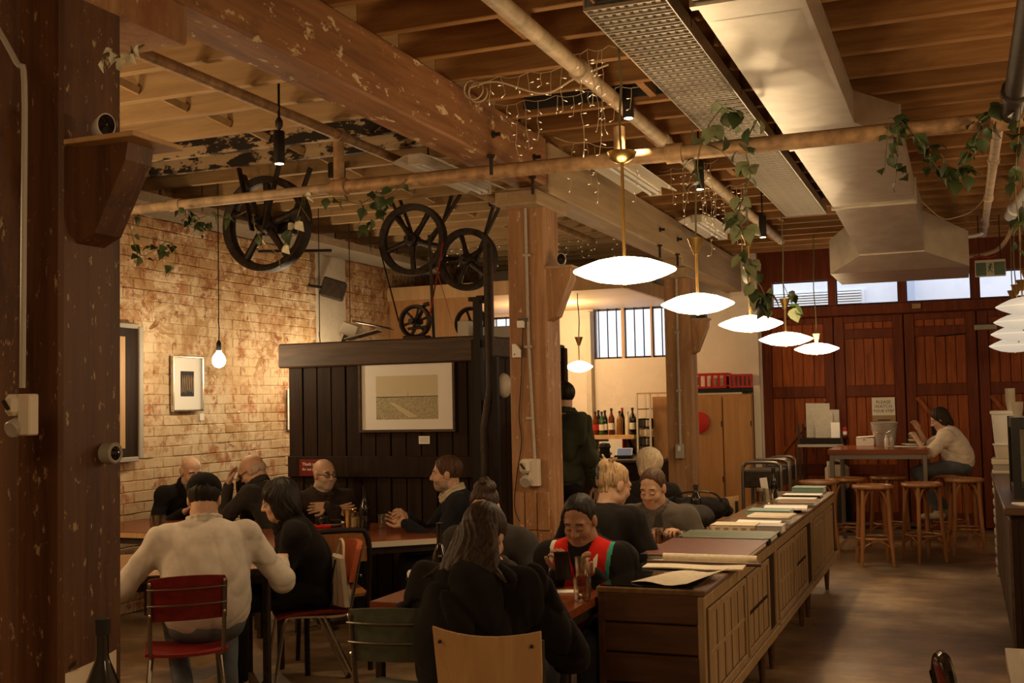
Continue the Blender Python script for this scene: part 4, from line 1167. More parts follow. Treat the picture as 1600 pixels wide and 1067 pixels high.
def cabinet(y0, y1, label, doors, niche_shade, z0=0.235, z1=0.80):
    e = thing('sideboard', label, 'sideboard', ((CX0 + CX1) / 2, y0, 0), 0, 'oak sideboards standing end to end')
    L = y1 - y0; hx = (CX1 - CX0) / 2

    def P(name, c, d, m, ch=0.004, par=e): return MB().box(c, d, ch=ch).build(name, m, par)
    P('body', (-0.012, L / 2, (z0 + z1) / 2 - 0.01), (2 * hx - 0.03, L - 0.05, z1 - z0 - 0.06), 'cabinet_dark')
    P('top_board', (0, L / 2, z1 - 0.014), (2 * hx + 0.012, L + 0.004, 0.028), 'cabinet_top', 0.006)
    # near end: four lapped boards between two posts
    for k in range(4):
        P('end_board', (0, 0.014 - 0.003 * (k % 2), z0 + 0.03 + 0.128 * (k + 0.5)), (2 * hx - 0.05, 0.028, 0.122), 'cabinet_dark', 0.006)
    for sx in (-1, 1): P('corner_stile', (sx * (hx - 0.016), 0.016, (z0 + z1) / 2 - 0.015), (0.032, 0.036, z1 - z0 - 0.03), 'cabinet_dark' if sx < 0 else 'cabinet_oak')
    P('end_panel', (0, L - 0.012, (z0 + z1) / 2 - 0.015), (2 * hx - 0.01, 0.024, z1 - z0 - 0.03), 'cabinet_dark')
    P('plinth_rail', (hx - 0.010, L / 2, z0 + 0.035), (0.034, L - 0.01, 0.07), 'cabinet_oak', 0.008)
    P('moulding', (hx + 0.010, L / 2, z0 + 0.062), (0.016, L - 0.01, 0.016), 'cabinet_oak', 0.004)
    P('head_rail', (hx - 0.012, L / 2, z1 - 0.055), (0.026, L - 0.01, 0.055), 'cabinet_oak')
    zb, zt = z0 + 0.075, z1 - 0.085
    for (a, b, style) in doors:
        ya, yb = y0 + (y1 - y0) * a, y0 + (y1 - y0) * b
        ya -= y0; yb -= y0
        d = P('door', (hx - 0.014, (ya + yb) / 2, (zb + zt) / 2), (0.020, yb - ya - 0.008, zt - zb - 0.006), 'cabinet_oak' if style == 'p' else 'black_plank', 0.003)
        wf = 0.030
        for yy in (ya + wf / 2 + 0.004, yb - wf / 2 - 0.004): P('door_stile', (hx - 0.001, yy, (zb + zt) / 2), (0.014, wf, zt - zb - 0.006), 'cabinet_oak', 0.003, d)
        for zz in (zb + wf / 2 + 0.003, zt - wf / 2 - 0.003): P('door_rail', (hx - 0.001, (ya + yb) / 2, zz), (0.014, yb - ya - 2 * wf, wf), 'cabinet_oak', 0.003, d)
        A, B = ya + wf + 0.008, yb - wf - 0.008; n = 5 if style == 's' else 4
        if style == 'p':
            P('panel', (hx - 0.001, (A + B) / 2, (zb + zt) / 2), (0.010, B - A - 0.03, zt - zb - 2 * wf - 0.04), 'cabinet_oak', 0.005, d)
        else:
            rows = ((zb + wf, zt - wf),) if style == 's' else ((zb + wf, (zb + zt) / 2 - 0.004), ((zb + zt) / 2 + 0.004, zt - wf))
            for (r0, r1) in rows:
                for k in range(n):
                    P('slat', (hx - 0.0065, A + (B - A) * (k + 0.5) / n, (r0 + r1) / 2), (0.008, (B - A) / n - 0.022, r1 - r0 - 0.010), 'cabinet_oak', 0.003, d)
            if style == 's':
                P('slat_band', (hx - 0.004, (A + B) / 2, (zb + zt) / 2), (0.006, B - A, 0.02), 'cabinet_oak', 0.002, d)
    for (a, b) in niche_shade:
        P('niche_shade', (hx - 0.008, L * (a + b) / 2, (zb + zt) / 2 - 0.004), (0.012, L * (b - a), zt - zb + 0.06), 'black_plank', 0.002)  # flat black board paints the shade inside the open niche
    for yy in (0.17, L - 0.14):
        for sx in (-1, 1):
            MB().lathe([(0.014, 0), (0.018, 0.05), (0.030, z0)], 10, c=(sx * (hx - 0.07), yy, 0)).build('leg', 'cabinet_dark', e, smooth=True)
    MB().bar((-hx + 0.07, 0.17, 0.19), (hx - 0.07, 0.17, 0.19), 0.02).build('stretcher', 'cabinet_dark', e)
    return e


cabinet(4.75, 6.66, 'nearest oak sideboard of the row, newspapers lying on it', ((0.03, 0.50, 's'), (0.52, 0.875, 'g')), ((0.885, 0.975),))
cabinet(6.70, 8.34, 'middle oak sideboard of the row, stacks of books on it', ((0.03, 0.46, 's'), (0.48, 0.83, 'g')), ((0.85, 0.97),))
cabinet(8.38, 9.95, 'farthest oak sideboard of the row, beside the bentwood stools', ((0.05, 0.45, 'p'), (0.48, 0.86, 'p')), ())


# ---- tables
def table(name, label, corners, z, top_m, leg_m, t=0.035, edge_m=None, leg=0.035, inset=0.04, foot=None, group=None, apron=0.05, cat='table'):
    """corners: four points going round, in world x y"""
    cx = sum(c[0] for c in corners) / 4; cy = sum(c[1] for c in corners) / 4
    e = thing(name, label, cat, (cx, cy, 0), 0, group)
    q = [(x - cx, y - cy) for x, y in corners]
    ar = sum(q[i][0] * q[(i + 1) % 4][1] - q[(i + 1) % 4][0] * q[i][1] for i in range(4))
    if ar < 0: q = q[::-1]
    MB().prism(q, z - t, z).build('tabletop', top_m, e)
    k = 1 - inset / 0.5
    if edge_m:
        o = [(x * 1.006, y * 1.006) for x, y in q]
        for i in range(4): MB().bar((*o[i], z - t / 2 - 0.004), (*o[(i + 1) % 4], z - t / 2 - 0.004), 0.006, t).build('edge_strip', edge_m, e)
    c = [(x * k, y * k) for x, y in q]
    for i in range(4):
        MB().bar((*c[i], z - t - apron / 2), (*c[(i + 1) % 4], z - t - apron / 2), 0.025, apron).build('apron', leg_m, e)
        MB().bar((*c[i], 0), (*c[i], z - t), leg, leg, ch=0.004).build('leg', leg_m, e)
    if foot:
        for i in range(4): MB().bar((*c[i], foot), (*c[(i + 1) % 4], foot), 0.03, 0.03).build('foot_rail', leg_m, e)
    return e


def quad(p, u, v): return [tuple(p), (p[0] + u[0], p[1] + u[1]), (p[0] + u[0] + v[0], p[1] + u[1] + v[1]), (p[0] + v[0], p[1] + v[1])]


table('dining_table', 'square brown table of the man in white sweater', quad((-3.46, 5.21), (-0.80, -0.72), (-0.64, 0.74)), 0.75, 'table_brown', 'steel_dark', edge_m='steel_dark')
table('dining_table', 'dark red table in front of the booth, pale edge strip', quad((-3.06, 6.73), (-0.90, -0.79), (-0.73, 0.83)), 0.75, 'table_red', 'steel_dark', edge_m='cream_plastic')
table('dining_table', 'table against the brick wall with tumblers and a plate', quad((-4.86, 6.45), (-1.2, 0.0), (0.0, 0.85)), 0.75, 'table_red', 'steel_dark', edge_m='plywood')
table('dining_table', 'glossy table at end of nearest sideboard, tumbler standing on it', quad((-2.44, 4.40), (0.92, 0), (0, 0.62)), 0.75, 'table_red', 'steel_dark')
table('dining_table', 'table of the two women behind nearest sideboard', quad((-2.48, 6.02), (0.92, 0), (0, 0.62)), 0.75, 'table_red', 'steel_dark')
table('dining_table', 'table behind the middle sideboard with dark bottle', quad((-2.48, 7.35), (0.92, 0), (0, 0.65)), 0.75, 'table_red', 'steel_dark')
table('bar_table', 'tall red topped bar table surrounded by bentwood stools', quad((-1.34, 12.30), (1.0, 0.0), (0.0, 1.15)), 1.05, 'table_red', 'chair_tube', t=0.05, leg=0.045, foot=0.17, cat='bar table')


# ---- chairs; local frame: seat faces +y, origin on the floor under the seat
def school_chair(label, loc, rz, shell, group=None, padded=False, seat_m=None, rib=True):
    e = thing('dining_chair', label, 'chair', loc, rz, group)
    w = 0.168
    # tubular side frames
    for s in (-1, 1):
        MB().tube(cat_curve([(s * (w + 0.03), 0.24, 0.0), (s * w, 0.19, 0.30), (s * (w - 0.01), 0.16, 0.43), (s * (w - 0.01), 0.10, 0.445), (s * (w - 0.01), -0.15, 0.435), (s * w, -0.20, 0.50), (s * w, -0.26, 0.80)], 5), 0.011, 8).build('frame', 'chrome' if padded else 'chair_tube', e, smooth=True)
        MB().tube([(s * (w - 0.01), -0.05, 0.435), (s * (w + 0.03), -0.25, 0.0)], 0.011, 8).build('leg', 'chrome' if padded else 'chair_tube', e, smooth=True)
        MB().lathe([(0.016, 0), (0.016, 0.02), (0.012, 0.03)], 10, c=(s * (w + 0.03), -0.25, 0)).build('foot_cap', 'black_plastic', e)
        MB().lathe([(0.016, 0), (0.016, 0.02), (0.012, 0.03)], 10, c=(s * (w + 0.03), 0.24, 0)).build('foot_cap', 'black_plastic', e)
    MB().tube([(-w, 0.0, 0.425), (w, 0.0, 0.425)], 0.010, 8).build('cross_bar', 'chair_tube', e, smooth=True)
    # curved seat and back
    P = []
    nu, nv = 9, 9
    for k in (0, 1):
        for i in range(nu):
            for j in range(nv):
                u, v = i / (nu - 1) * 2 - 1, j / (nv - 1)
                x = u * (0.19 - 0.012 * v); y = -0.20 + 0.40 * v
                P.append((x, y, 0.455 + 0.015 * u * u - (0.02 * (v - 0.5) ** 2 if v < 0.8 else 0.006 + 0.30 * (v - 0.8) ** 2) - 0.014 * k))
    closed_sheet(P, nu, nv).build('seat', seat_m or shell, e, smooth=True)
    P = []
    hb, ht = (0.615, 0.83)
    for k in (0, 1):
        for i in range(nu):
            for j in range(13):
                u, v = i / (nu - 1) * 2 - 1, j / 12
                z = hb + (ht - hb) * v
                cr = 1 - 0.06 * max(0, (v - 0.85) / 0.15) ** 2 * abs(u)
                y = -0.215 - 0.05 * v - 0.03 * (1 - u * u) + (0.013 if padded else 0.0) * 0
                if rib: y -= 0.008 * math.exp(-((v - 0.36) / 0.035) ** 2) + 0.008 * math.exp(-((v - 0.72) / 0.035) ** 2)
                P.append((u * 0.182 * cr, y + (0.014 if not padded else 0.03) * k, z - 0.012 * u * u * (v > 0.9)))
    b = closed_sheet(P, nu, 13).build('backrest', shell, e, smooth=True)
    if rib:
        for v in (0.36, 0.72):
            z = hb + (ht - hb) * v
            MB().tube([(u / 6 * 0.182, -0.232 - 0.05 * v - 0.03 * (1 - (u / 6) ** 2), z) for u in range(-6, 7)], 0.004, 6).build('back_rib', 'chair_tube', b)
    for s in (-1, 1):
        for z in (0.65, 0.80): MB().sphere((s * 0.168, -0.258 - 0.03 * (z > 0.7), z), 0.008, 8, 5).build('rivet', 'chrome', b)
    return e


def closed_sheet(P, nu, nv):
    """two layers of a grid joined round the edge"""
    mb = MB(); n = nu * nv
    f = []
    for i in range(nu - 1):
        for j in range(nv - 1):
            a = i * nv + j
            f.append((a, a + nv, a + nv + 1, a + 1)); f.append((n + a, n + a + 1, n + a + nv + 1, n + a + nv))
    ring = [i * nv for i in range(nu)] + [(nu - 1) * nv + j for j in range(1, nv)] + [i * nv + nv - 1 for i in range(nu - 2, -1, -1)] + [j for j in range(nv - 2, 0, -1)]
    for k in range(len(ring)):
        a, b = ring[k], ring[(k + 1) % len(ring)]
        f.append((a, a + n, b + n, b))
    mb.add(P, f)
    return mb


school_chair('dark red ribbed school chair of the man in white sweater', (-3.575, 4.60, 0), math.radians(40), 'red_laminate', 'ribbed school chairs')
school_chair('empty green grey ribbed school chair nearest the camera', (-2.12, 4.16, 0), math.radians(12), 'green_laminate', 'ribbed school chairs')
school_chair('orange vinyl chair of the bobbed woman, bag on its back', (-3.50, 5.62, 0), math.radians(131), 'orange_vinyl', 'padded vinyl chairs', padded=True, seat_m='red_laminate', rib=False)


def ply_chair(label, loc, rz, top=0.82, w=0.20, frame='steel_dark', m='plywood', hb=0.50, studs=True):
    e = thing('plywood_chair', label, 'chair', loc, rz, 'plywood backed chairs')
    P = []
    for k in (0, 1):
        for i in range(9):
            for j in range(5):
                u, v = i / 4 - 1, j / 4
                P.append((u * (w - 0.01 * (1 - v)), -0.20 - 0.045 * v - 0.028 * (1 - u * u) + 0.012 * k, hb + (top - hb) * v - (0.022 * (1 - u * u)) * v))
    b = closed_sheet(P, 9, 5).build('backrest', m, e, smooth=True)
    if studs:
        for s in (-1, 1):
            for z in (hb + 0.05, top - 0.05): MB().sphere((s * (w - 0.03), -0.222 - 0.03 * (z > 0.7), z), 0.007, 8, 5).build('rivet', 'steel_dark', b)
    P = []
    for k in (0, 1):
        for i in range(9):
            for j in range(7):
                u, v = i / 4 - 1, j / 6
                P.append((u * 0.20, -0.19 + 0.39 * v, 0.45 + 0.012 * u * u - 0.02 * max(0, v - 0.7) - 0.014 * k))
    closed_sheet(P, 9, 7).build('seat', m, e, smooth=True)
    for s in (-1, 1):
        MB().bar((s * (w - 0.015), -0.19, 0), (s * (w - 0.015), -0.20, top - 0.04), 0.022, 0.03).build('back_leg', frame, e)
        MB().bar((s * 0.18, 0.17, 0), (s * 0.18, 0.17, 0.44), 0.022, 0.03).build('front_leg', frame, e)
        MB().bar((s * 0.18, -0.19, 0.425), (s * 0.18, 0.17, 0.425), 0.02, 0.025).build('seat_rail', frame, e)
    for y in (-0.19, 0.17): MB().bar((-0.18, y, 0.425), (0.18, y, 0.425), 0.02, 0.025).build('seat_rail', frame, e)
    return e


ply_chair('plywood backed chair of the long haired woman, nearest the camera', (-1.585, 3.90, 0), math.radians(3), m='plywood')
ply_chair('pale plywood chair pushed under the table behind the middle sideboard', (-1.85, 8.75, 0), math.radians(185), top=0.84, m='plywood')
# black framed chair with a small wooden back, at the red table
e = thing('tube_chair', 'black tube framed chair with wooden back at dark red table', 'chair', (-3.70, 6.20, 0), math.radians(40))
MB().tube(cat_curve([(-0.19, -0.22, 0), (-0.19, -0.20, 0.45), (-0.19, -0.24, 0.72), (-0.165, -0.25, 0.83), (-0.11, -0.25, 0.85), (0.11, -0.25, 0.85), (0.165, -0.25, 0.83), (0.19, -0.24, 0.72), (0.19, -0.20, 0.45), (0.19, -0.22, 0)], 5), 0.016, 8).build('frame', 'black_metal', e, smooth=True)
P = []
for k in (0, 1):
    for i in range(9):
        for j in range(5):
            u, v = i / 4 - 1, j / 4
            P.append((u * 0.175, -0.235 - 0.02 * (1 - u * u) - 0.012 * v + 0.012 * k, 0.66 + 0.17 * v))
closed_sheet(P, 9, 5).build('backrest', 'bentwood', e, smooth=True)
P = []
for k in (0, 1):
    for i in range(9):
        for j in range(7):
            u, v = i / 4 - 1, j / 6
            P.append((u * 0.19, -0.19 + 0.39 * v, 0.45 + 0.012 * u * u - 0.014 * k))
closed_sheet(P, 9, 7).build('seat', 'bentwood', e, smooth=True)
for s in (-1, 1):
    MB().tube([(s * 0.19, -0.20, 0.43), (s * 0.18, 0.15, 0.435), (s * 0.18, 0.19, 0.40), (s * 0.19, 0.22, 0)], 0.014, 8).build('front_leg', 'black_metal', e, smooth=True)
# ---- bentwood stools
st = thing('bentwood_stool', 'nearest bentwood stool in front of the bar table', 'stool', (0, 0, 0), 0, 'bentwood bar stools')
MB().lathe([(0.02, 0.735), (0.162, 0.737), (0.166, 0.745), (0.02, 0.742)], 28).build('seat_panel', 'bentwood', st, smooth=True)
MB().lathe([(0.160, 0.722), (0.188, 0.724), (0.194, 0.738), (0.188, 0.754), (0.171, 0.758), (0.160, 0.75), (0.160, 0.722)], 32, cap=False).build('seat_rim', 'bentwood', st, smooth=True)


def leg_at(a, z):
    r = 0.160 + (0.208 - 0.160) * ((0.735 - z) / 0.735) ** 1.6
    return Vector((r * math.cos(a), r * math.sin(a), z))


for k in range(4):
    a = PI / 4 + k * PI / 2
    MB().tube([leg_at(a, z) for z in (0.0, 0.12, 0.25, 0.4, 0.55, 0.73)], [0.014, 0.0175, 0.0195, 0.0195, 0.019, 0.018], 8).build('leg', 'bentwood', st, smooth=True)
    b = a + PI / 2
    pa, pb = leg_at(a, 0.50), leg_at(b, 0.50)
    mid = (leg_at(a, 0.72) + leg_at(b, 0.72)) / 2
    MB().tube(cat_curve([pa, leg_at(a, 0.60).lerp(mid, 0.18), leg_at(a, 0.68).lerp(mid, 0.5), Vector((mid.x, mid.y, 0.715)), leg_at(b, 0.68).lerp(mid, 0.5), leg_at(b, 0.60).lerp(mid, 0.18), pb], 4), 0.0105, 6).build('arch', 'bentwood', st, smooth=True)
    pa, pb = leg_at(a, 0.13), leg_at(b, 0.13)
    mid = (leg_at(a, 0.23) + leg_at(b, 0.23)) / 2
    MB().tube(cat_curve([pa, leg_at(a, 0.18).lerp(mid, 0.2), Vector((mid.x, mid.y, 0.232)), leg_at(b, 0.18).lerp(mid, 0.2), pb], 4), 0.0095, 6).build('foot_arch', 'bentwood', st, smooth=True)
MB().tube([Vector((0.166 * math.cos(t), 0.166 * math.sin(t), 0.255)) for t in [2 * PI * i / 28 for i in range(28)]], 0.010, 8, closed=True).build('foot_ring', 'bentwood', st, smooth=True)
st.location = (-0.83, 11.36, 0); st.rotation_euler = (0, 0, 0.25); WM[st.name] = Matrix.Translation(st.location)
for lab, (px, py), rz in (('bentwood stool at the right front corner of the bar table', (1440, 755), 0.6),
                          ('bentwood stool standing free at the right, in front of the seated woman', (1506, 748), 0.2),
                          ('bentwood stool at the left, half hidden behind farthest sideboard', (1277, 752), 0.5),
                          ('bentwood stool in shade under the left end of bar table', (1322, 747), 0.1),
                          ('bentwood stool behind the bar table, seen between two nearer stools', (1388, 744), 0.75),
                          ('bentwood stool carrying the woman in the cream shirt', (1480, 741), 0.9)):
    p = atZ(px, py, 0.75)
    dup(st, (p.x, p.y, 0), rz, lab)

# ---- steel framed high trolley and the laden cart by the doors
def tube_trolley(label, x0, x1, y0, y1, z):
    e = thing('steel_trolley', label, 'trolley', ((x0 + x1) / 2, (y0 + y1) / 2, 0), 0, 'steel tube trolleys')
    for y in (y0, y1):
        MB().tube(cat_curve([(x0, y, 0.0), (x0, y, z - 0.10), (x0 + 0.015, y, z - 0.03), (x0 + 0.06, y, z), (x1 - 0.06, y, z), (x1 - 0.015, y, z - 0.03), (x1, y, z - 0.10), (x1, y, 0.0)], 4), 0.016, 10).build('hoop', 'chair_tube', e, smooth=True, world=True)
    MB().box(((x0 + x1) / 2, (y0 + y1) / 2, z - 0.15), (x1 - x0 - 0.02, y1 - y0, 0.16), ch=0.01).build('tray', 'steel_dark', e, world=True)
    MB().box(((x0 + x1) / 2, (y0 + y1) / 2, 0.3), (x1 - x0 - 0.02, y1 - y0, 0.03)).build('shelf', 'steel_dark', e, world=True)


a = atY(1163, 722, 10.6); b = atY(1222, 722, 10.6)
tube_trolley('steel tube trolley with dark tray behind farthest sideboard', a.x, b.x, 10.5, 11.0, a.z)
a = atY(1195, 716, 11.8); b = atY(1236, 716, 11.8)
tube_trolley('second steel tube trolley, farther back and mostly hidden', a.x, b.x, 11.7, 12.1, a.z)
a = atY(1252, 684, 13.8); b = atY(1318, 684, 13.8)
e = thing('utility_cart', 'black utility cart by the doors carrying grey folded cards', 'cart', ((a.x + b.x) / 2, 13.8, 0))
for x in (a.x, b.x):
    for y in (13.6, 14.0): MB().bar((x, y, 0), (x, y, a.z + (0.16 if x == a.x else 0.08)), 0.025).build('post', 'steel_dark', e, world=True)
MB().box(((a.x + b.x) / 2, 13.8, a.z - 0.03), (b.x - a.x, 0.42, 0.06)).build('shelf', 'black_metal', e, world=True)
MB().box(((a.x + b.x) / 2, 13.59, a.z - 0.085), (b.x - a.x + 0.03, 0.02, 0.03)).build('shelf_lip', 'grey_plastic', e, world=True)
MB().box(((a.x + b.x) / 2, 13.8, 0.35), (b.x - a.x, 0.42, 0.5)).build('drum', 'black_plastic', e, world=True)
for i, (px0, px1, py, dy, m, lab) in enumerate(((1259, 1296, 630, 0.10, 'grey_card', 'tallest grey sheet leaning at the back of the cart'), (1294, 1311, 640, 0.06, 'grey_card', 'grey carton standing behind the smaller ones on the cart'), (1273, 1301, 645, 0.0, 'grey_card', 'grey sheet with sloping top in front on the cart'), (1298, 1312, 660, -0.06, 'white_paper', 'small pale carton at front right of the cart'))):
    q0, q1 = atY(px0, py, 13.75 + dy), atY(px1, py, 13.75 + dy)
    mb = MB().prism([(q0.x, a.z + 0.001), (q1.x, a.z + 0.001), (q1.x, q1.z), (q0.x + (0.05 if i == 2 else 0), q0.z), (q0.x, q0.z - (0.08 if i == 2 else 0.001))], 0, 0.03, T=Matrix(((1, 0, 0, 0), (0, 0, 1, 13.74 + dy), (0, 1, 0, 0), (0, 0, 0, 1))))
    single(mb, 'carton', m, lab, 'carton', (q0.x, 13.75 + dy, a.z))
p = atY(1320, 675, 13.9)
e = thing('drink_can', 'small red and white tin beside the cart shelf', 'can', (p.x + 0.0, 13.9, a.z))
MB().box((-0.02, 0, -0.012), (0.12, 0.1, 0.02)).build('ledge', 'black_metal', e)
MB().lathe([(0.025, 0), (0.028, 0.006), (0.028, 0.11), (0.024, 0.12)], 14).build('body', 'red_plastic', e, smooth=True)
MB().lathe([(0.0285, 0.03), (0.0285, 0.07)], 14, cap=False).build('label_band', 'white_paper', e, smooth=True)

# ---- locker of plywood with crates on top
LX0, LX1, LY = -3.14, -2.40, 13.95
e = thing('plywood_locker', 'tall plywood cupboard with red crates stacked on top', 'cupboard', ((LX0 + LX1) / 2, LY, 0))
MB().box(((LX0 + LX1) / 2, LY + 0.19, 0.83), (LX1 - LX0, 0.38, 1.66)).build('carcass', 'ply_orange', e, world=True)
for x0, x1 in ((LX0, -2.76), (-2.75, LX1)):
    d = MB().box(((x0 + x1) / 2, LY - 0.012, 0.84), (x1 - x0 - 0.008, 0.022, 1.58), ch=0.003).build('door', 'ply_orange', e, world=True)
    for z in (1.30, 0.62): MB().box((x1 - 0.01, LY - 0.026, z), (0.012, 0.008, 0.07)).build('hinge', 'black_metal', d, world=True)
e = thing('timber_plank', 'pale upright plank leaning beside the plywood cupboard', 'plank', (-2.36, LY, 0))
MB().box((-2.345, LY + 0.1, 0.88), (0.085, 0.05, 1.76), ch=0.006).build('plank', 'cream_plastic', e, world=True)
single(MB().box(((LX0 + LX1) / 2 - 0.05, LY + 0.22, 1.675), (0.6, 0.36, 0.028), ch=0.004), 'egg_tray', 'cream_plastic', 'pale egg trays under the black slab on plywood cupboard', 'tray', (-2.8, LY + 0.2, 1.66))
single(MB().box(((LX0 + LX1) / 2 + 0.02, LY + 0.22, 1.715), (0.68, 0.40, 0.05), ch=0.006), 'crate_slab', 'black_plastic', 'flat black crate under the red crates', 'crate', (-2.76, LY + 0.2, 1.69))


def red_crate(label, x0, x1, y0, y1, z0, z1, rz=0):
    e = thing('bottle_crate', label, 'crate', ((x0 + x1) / 2, (y0 + y1) / 2, z0), rz, 'red plastic crates')
    hx, hy, h = (x1 - x0) / 2, (y1 - y0) / 2, z1 - z0
    for z in (0.012, h - 0.012):
        for a, b in (((-hx, -hy), (hx, -hy)), ((hx, -hy), (hx, hy)), ((hx, hy), (-hx, hy)), ((-hx, hy), (-hx, -hy))): MB().bar((*a, z), (*b, z), 0.014, 0.024).build('rim', 'red_plastic', e)
    n = 5
    for k in range(n + 1):
        for y in (-hy, hy): MB().box((-hx + 2 * hx * k / n, y, h / 2), (0.022, 0.012, h)).build('upright', 'red_plastic', e)
    for s in (-1, 1): MB().box((s * hx, 0, h / 2), (0.012, 2 * hy, h * 0.6)).build('end_wall', 'red_plastic', e)
    MB().box((0, 0, 0.006), (2 * hx, 2 * hy, 0.01)).build('floor', 'red_plastic', e)


red_crate('red slotted plastic crate on left of the cupboard top', -3.12, -2.72, LY + 0.05, LY + 0.40, 1.742, 1.93)
red_crate('smaller red plastic crate at right end of the cupboard top', -2.69, -2.43, LY + 0.08, LY + 0.38, 1.742, 1.91, 0.15)
p = atY(1098, 660, LY - 0.03)
e = thing('round_tray', 'round red tray hanging on the cupboard, half behind the post', 'tray', (p.x - 0.05, LY - 0.026, p.z))
MB().lathe([(0.135, 0), (0.135, 0.012), (0.11, 0.022), (0.003, 0.018)], 26, T=Matrix.Rotation(PI / 2, 4, 'X')).build('disc', 'red_plastic', e, smooth=True)

# ---- bar: counter, shelf of bottles, till, racks
e = thing('bar_counter', 'dark bar counter below the bottle shelf', 'counter', (-3.9, 12.6, 0))
MB().box((-3.95, 12.75, 0.45), (1.5, 0.5, 0.90)).build('carcass', 'black_plank', e, world=True)
MB().box((-3.95, 12.73, 0.92), (1.56, 0.6, 0.04), ch=0.008).build('worktop', 'black_beam', e, world=True)
e = thing('wall_shelf', 'pale timber shelf carrying spirit bottles behind the bar', 'shelf', (-4.27, 14.2, 1.16))
MB().box((-4.30, 14.27, 1.14), (0.72, 0.32, 0.055), ch=0.004).build('board', 'plywood', e, world=True)
for x in (-4.58, -4.02): MB().bar((x, 14.42, 0.92), (x, 14.15, 1.11), 0.03).build('bracket', 'black_metal', e, world=True)
e = thing('tiled_splashback', 'cream tiled splashback below the bottle shelf', 'tiles', (-4.1, YF, 0.6))
for i in range(9):
    for j in range(5):
        MB().box((-4.62 + 0.105 * i, YF - 0.006, 0.62 + 0.105 * j), (0.10, 0.012, 0.10), ch=0.003).build('tile', 'cream_plastic', e, world=True)


def bottle_profile(h, r, neck=0.014, sh=0.62):
    return [(r * 0.9, 0), (r, 0.006), (r, h * sh), (r * 0.92, h * (sh + 0.06)), (neck * 1.2, h * (sh + 0.20)), (neck, h * (sh + 0.24)), (neck, h * 0.97), (neck * 1.15, h * 0.975), (neck * 1.15, h)]


def bottle(label, loc, h, r, glass, cap='black_plastic', lab='label_cream', group=None, neck=0.014, sh=0.60, name='bottle', lz=(0.2, 0.45), n=14):
    e = thing(name, label, 'bottle', tuple(loc), 0, group)
    MB().lathe(bottle_profile(h, r, neck, sh), n).build('body', glass, e, smooth=True)
    if lab: MB().lathe([(r + 0.0008, h * lz[0]), (r + 0.0008, h * lz[1])], n, cap=False).build('label', lab, e, smooth=True)
    if cap: MB().lathe([(neck * 1.25, h * 0.90), (neck * 1.25, h * 1.002), (neck * 0.4, h * 1.004)], 10).build('cap', cap, e, smooth=True)
    return e


for i, (px, top, m, cap, lab, r, ln) in enumerate(((930, 643, 'amber', 'black_plastic', 'red_plastic', 0.036, 'amber bottle at left end of the bar shelf'), (935, 641, 'glass_black', 'black_plastic', 'red_plastic', 0.036, 'dark bottle with red label, second on bar shelf'),
                                                   (940, 643, 'glass_green', 'black_plastic', 'label_cream', 0.038, 'green bottle with cream label on bar shelf'), (945, 641, 'glass_black', 'black_plastic', 'label_cream', 0.038, 'black wine bottle with cream label on bar shelf'),
                                                   (955, 638, 'amber', 'black_plastic', 'label_cream', 0.042, 'square shouldered amber bottle in middle of bar shelf'), (968, 642, 'liquor_gold', 'black_plastic', 'liquor_gold', 0.042, 'golden liqueur bottle with long neck on bar shelf'),
                                                   (972, 637, 'glass_black', 'red_plastic', None, 0.034, 'slim dark bottle with red cap at back of bar shelf'), (980, 643, 'label_cream', 'cream_plastic', None, 0.034, 'clear bottle of pale liqueur on bar shelf'),
                                                   (988, 637, 'glass_black', 'black_plastic', 'label_cream', 0.042, 'tall black bottle near right end of bar shelf'), (995, 646, 'glass_green', None, None, 0.03, 'small green bottle at right end of bar shelf'))):
    Y = 14.30 if i == 6 else 14.2 + 0.03 * (i % 2)
    p = atY(px, top, Y)
    bottle(ln, (p.x, Y, 1.168), p.z - 1.168, r, m, cap, lab, 'spirit bottles on the bar shelf', n=12)
for px0, px1, y0, m, lab in ((936, 951, 690, 'white_paper', 'white carton under the bar shelf'), (951, 972, 686, 'paper', 'cream carton with red side under the bar shelf')):
    a, b = atY(px0, y0, 14.1), atY(px1, y0, 14.1)
    e = thing('carton', lab, 'carton', ((a.x + b.x) / 2, 14.15, 0.78))
    MB().box(((a.x + b.x) / 2, 14.2, (a.z + 0.78) / 2), (b.x - a.x, 0.2, a.z - 0.78)).build('body', m, e, world=True)
    if 'red' in lab: MB().box((b.x + 0.004, 14.2, (a.z + 0.78) / 2), (0.008, 0.19, a.z - 0.79)).build('side', 'red_plastic', e, world=True)
e = thing('back_counter', 'low dark back counter under the bar shelf', 'counter', (-4.2, 14.15, 0))
MB().box((-4.15, 14.06, 0.38), (1.0, 0.5, 0.74)).build('carcass', 'black_plank', e, world=True)
MB().box((-4.15, 14.06, 0.765), (1.02, 0.52, 0.03)).build('worktop', 'steel_dark', e, world=True)
p = atY(975, 716, 12.7)
e = thing('tablet_till', 'white edged tablet till standing on the bar counter', 'till', (p.x, 12.7, 0.94), 0.1)
MB().box((0, 0, 0.02), (0.2, 0.16, 0.04), ch=0.006).build('base', 'black_plastic', e)
MB().box((0, -0.02, 0.075), (0.19, 0.012, 0.12), T=Matrix.Rotation(-0.7, 4, 'X'), ch=0.003).build('bezel', 'white_plastic', e)
MB().box((0, -0.028, 0.075), (0.165, 0.003, 0.095), T=Matrix.Rotation(-0.7, 4, 'X')).build('screen', 'screen_glow', e)
p = atY(947, 715, 12.9)
e = thing('coffee_grinder', 'black rounded machine beside the tablet till', 'machine', (p.x, 12.85, 0.94))
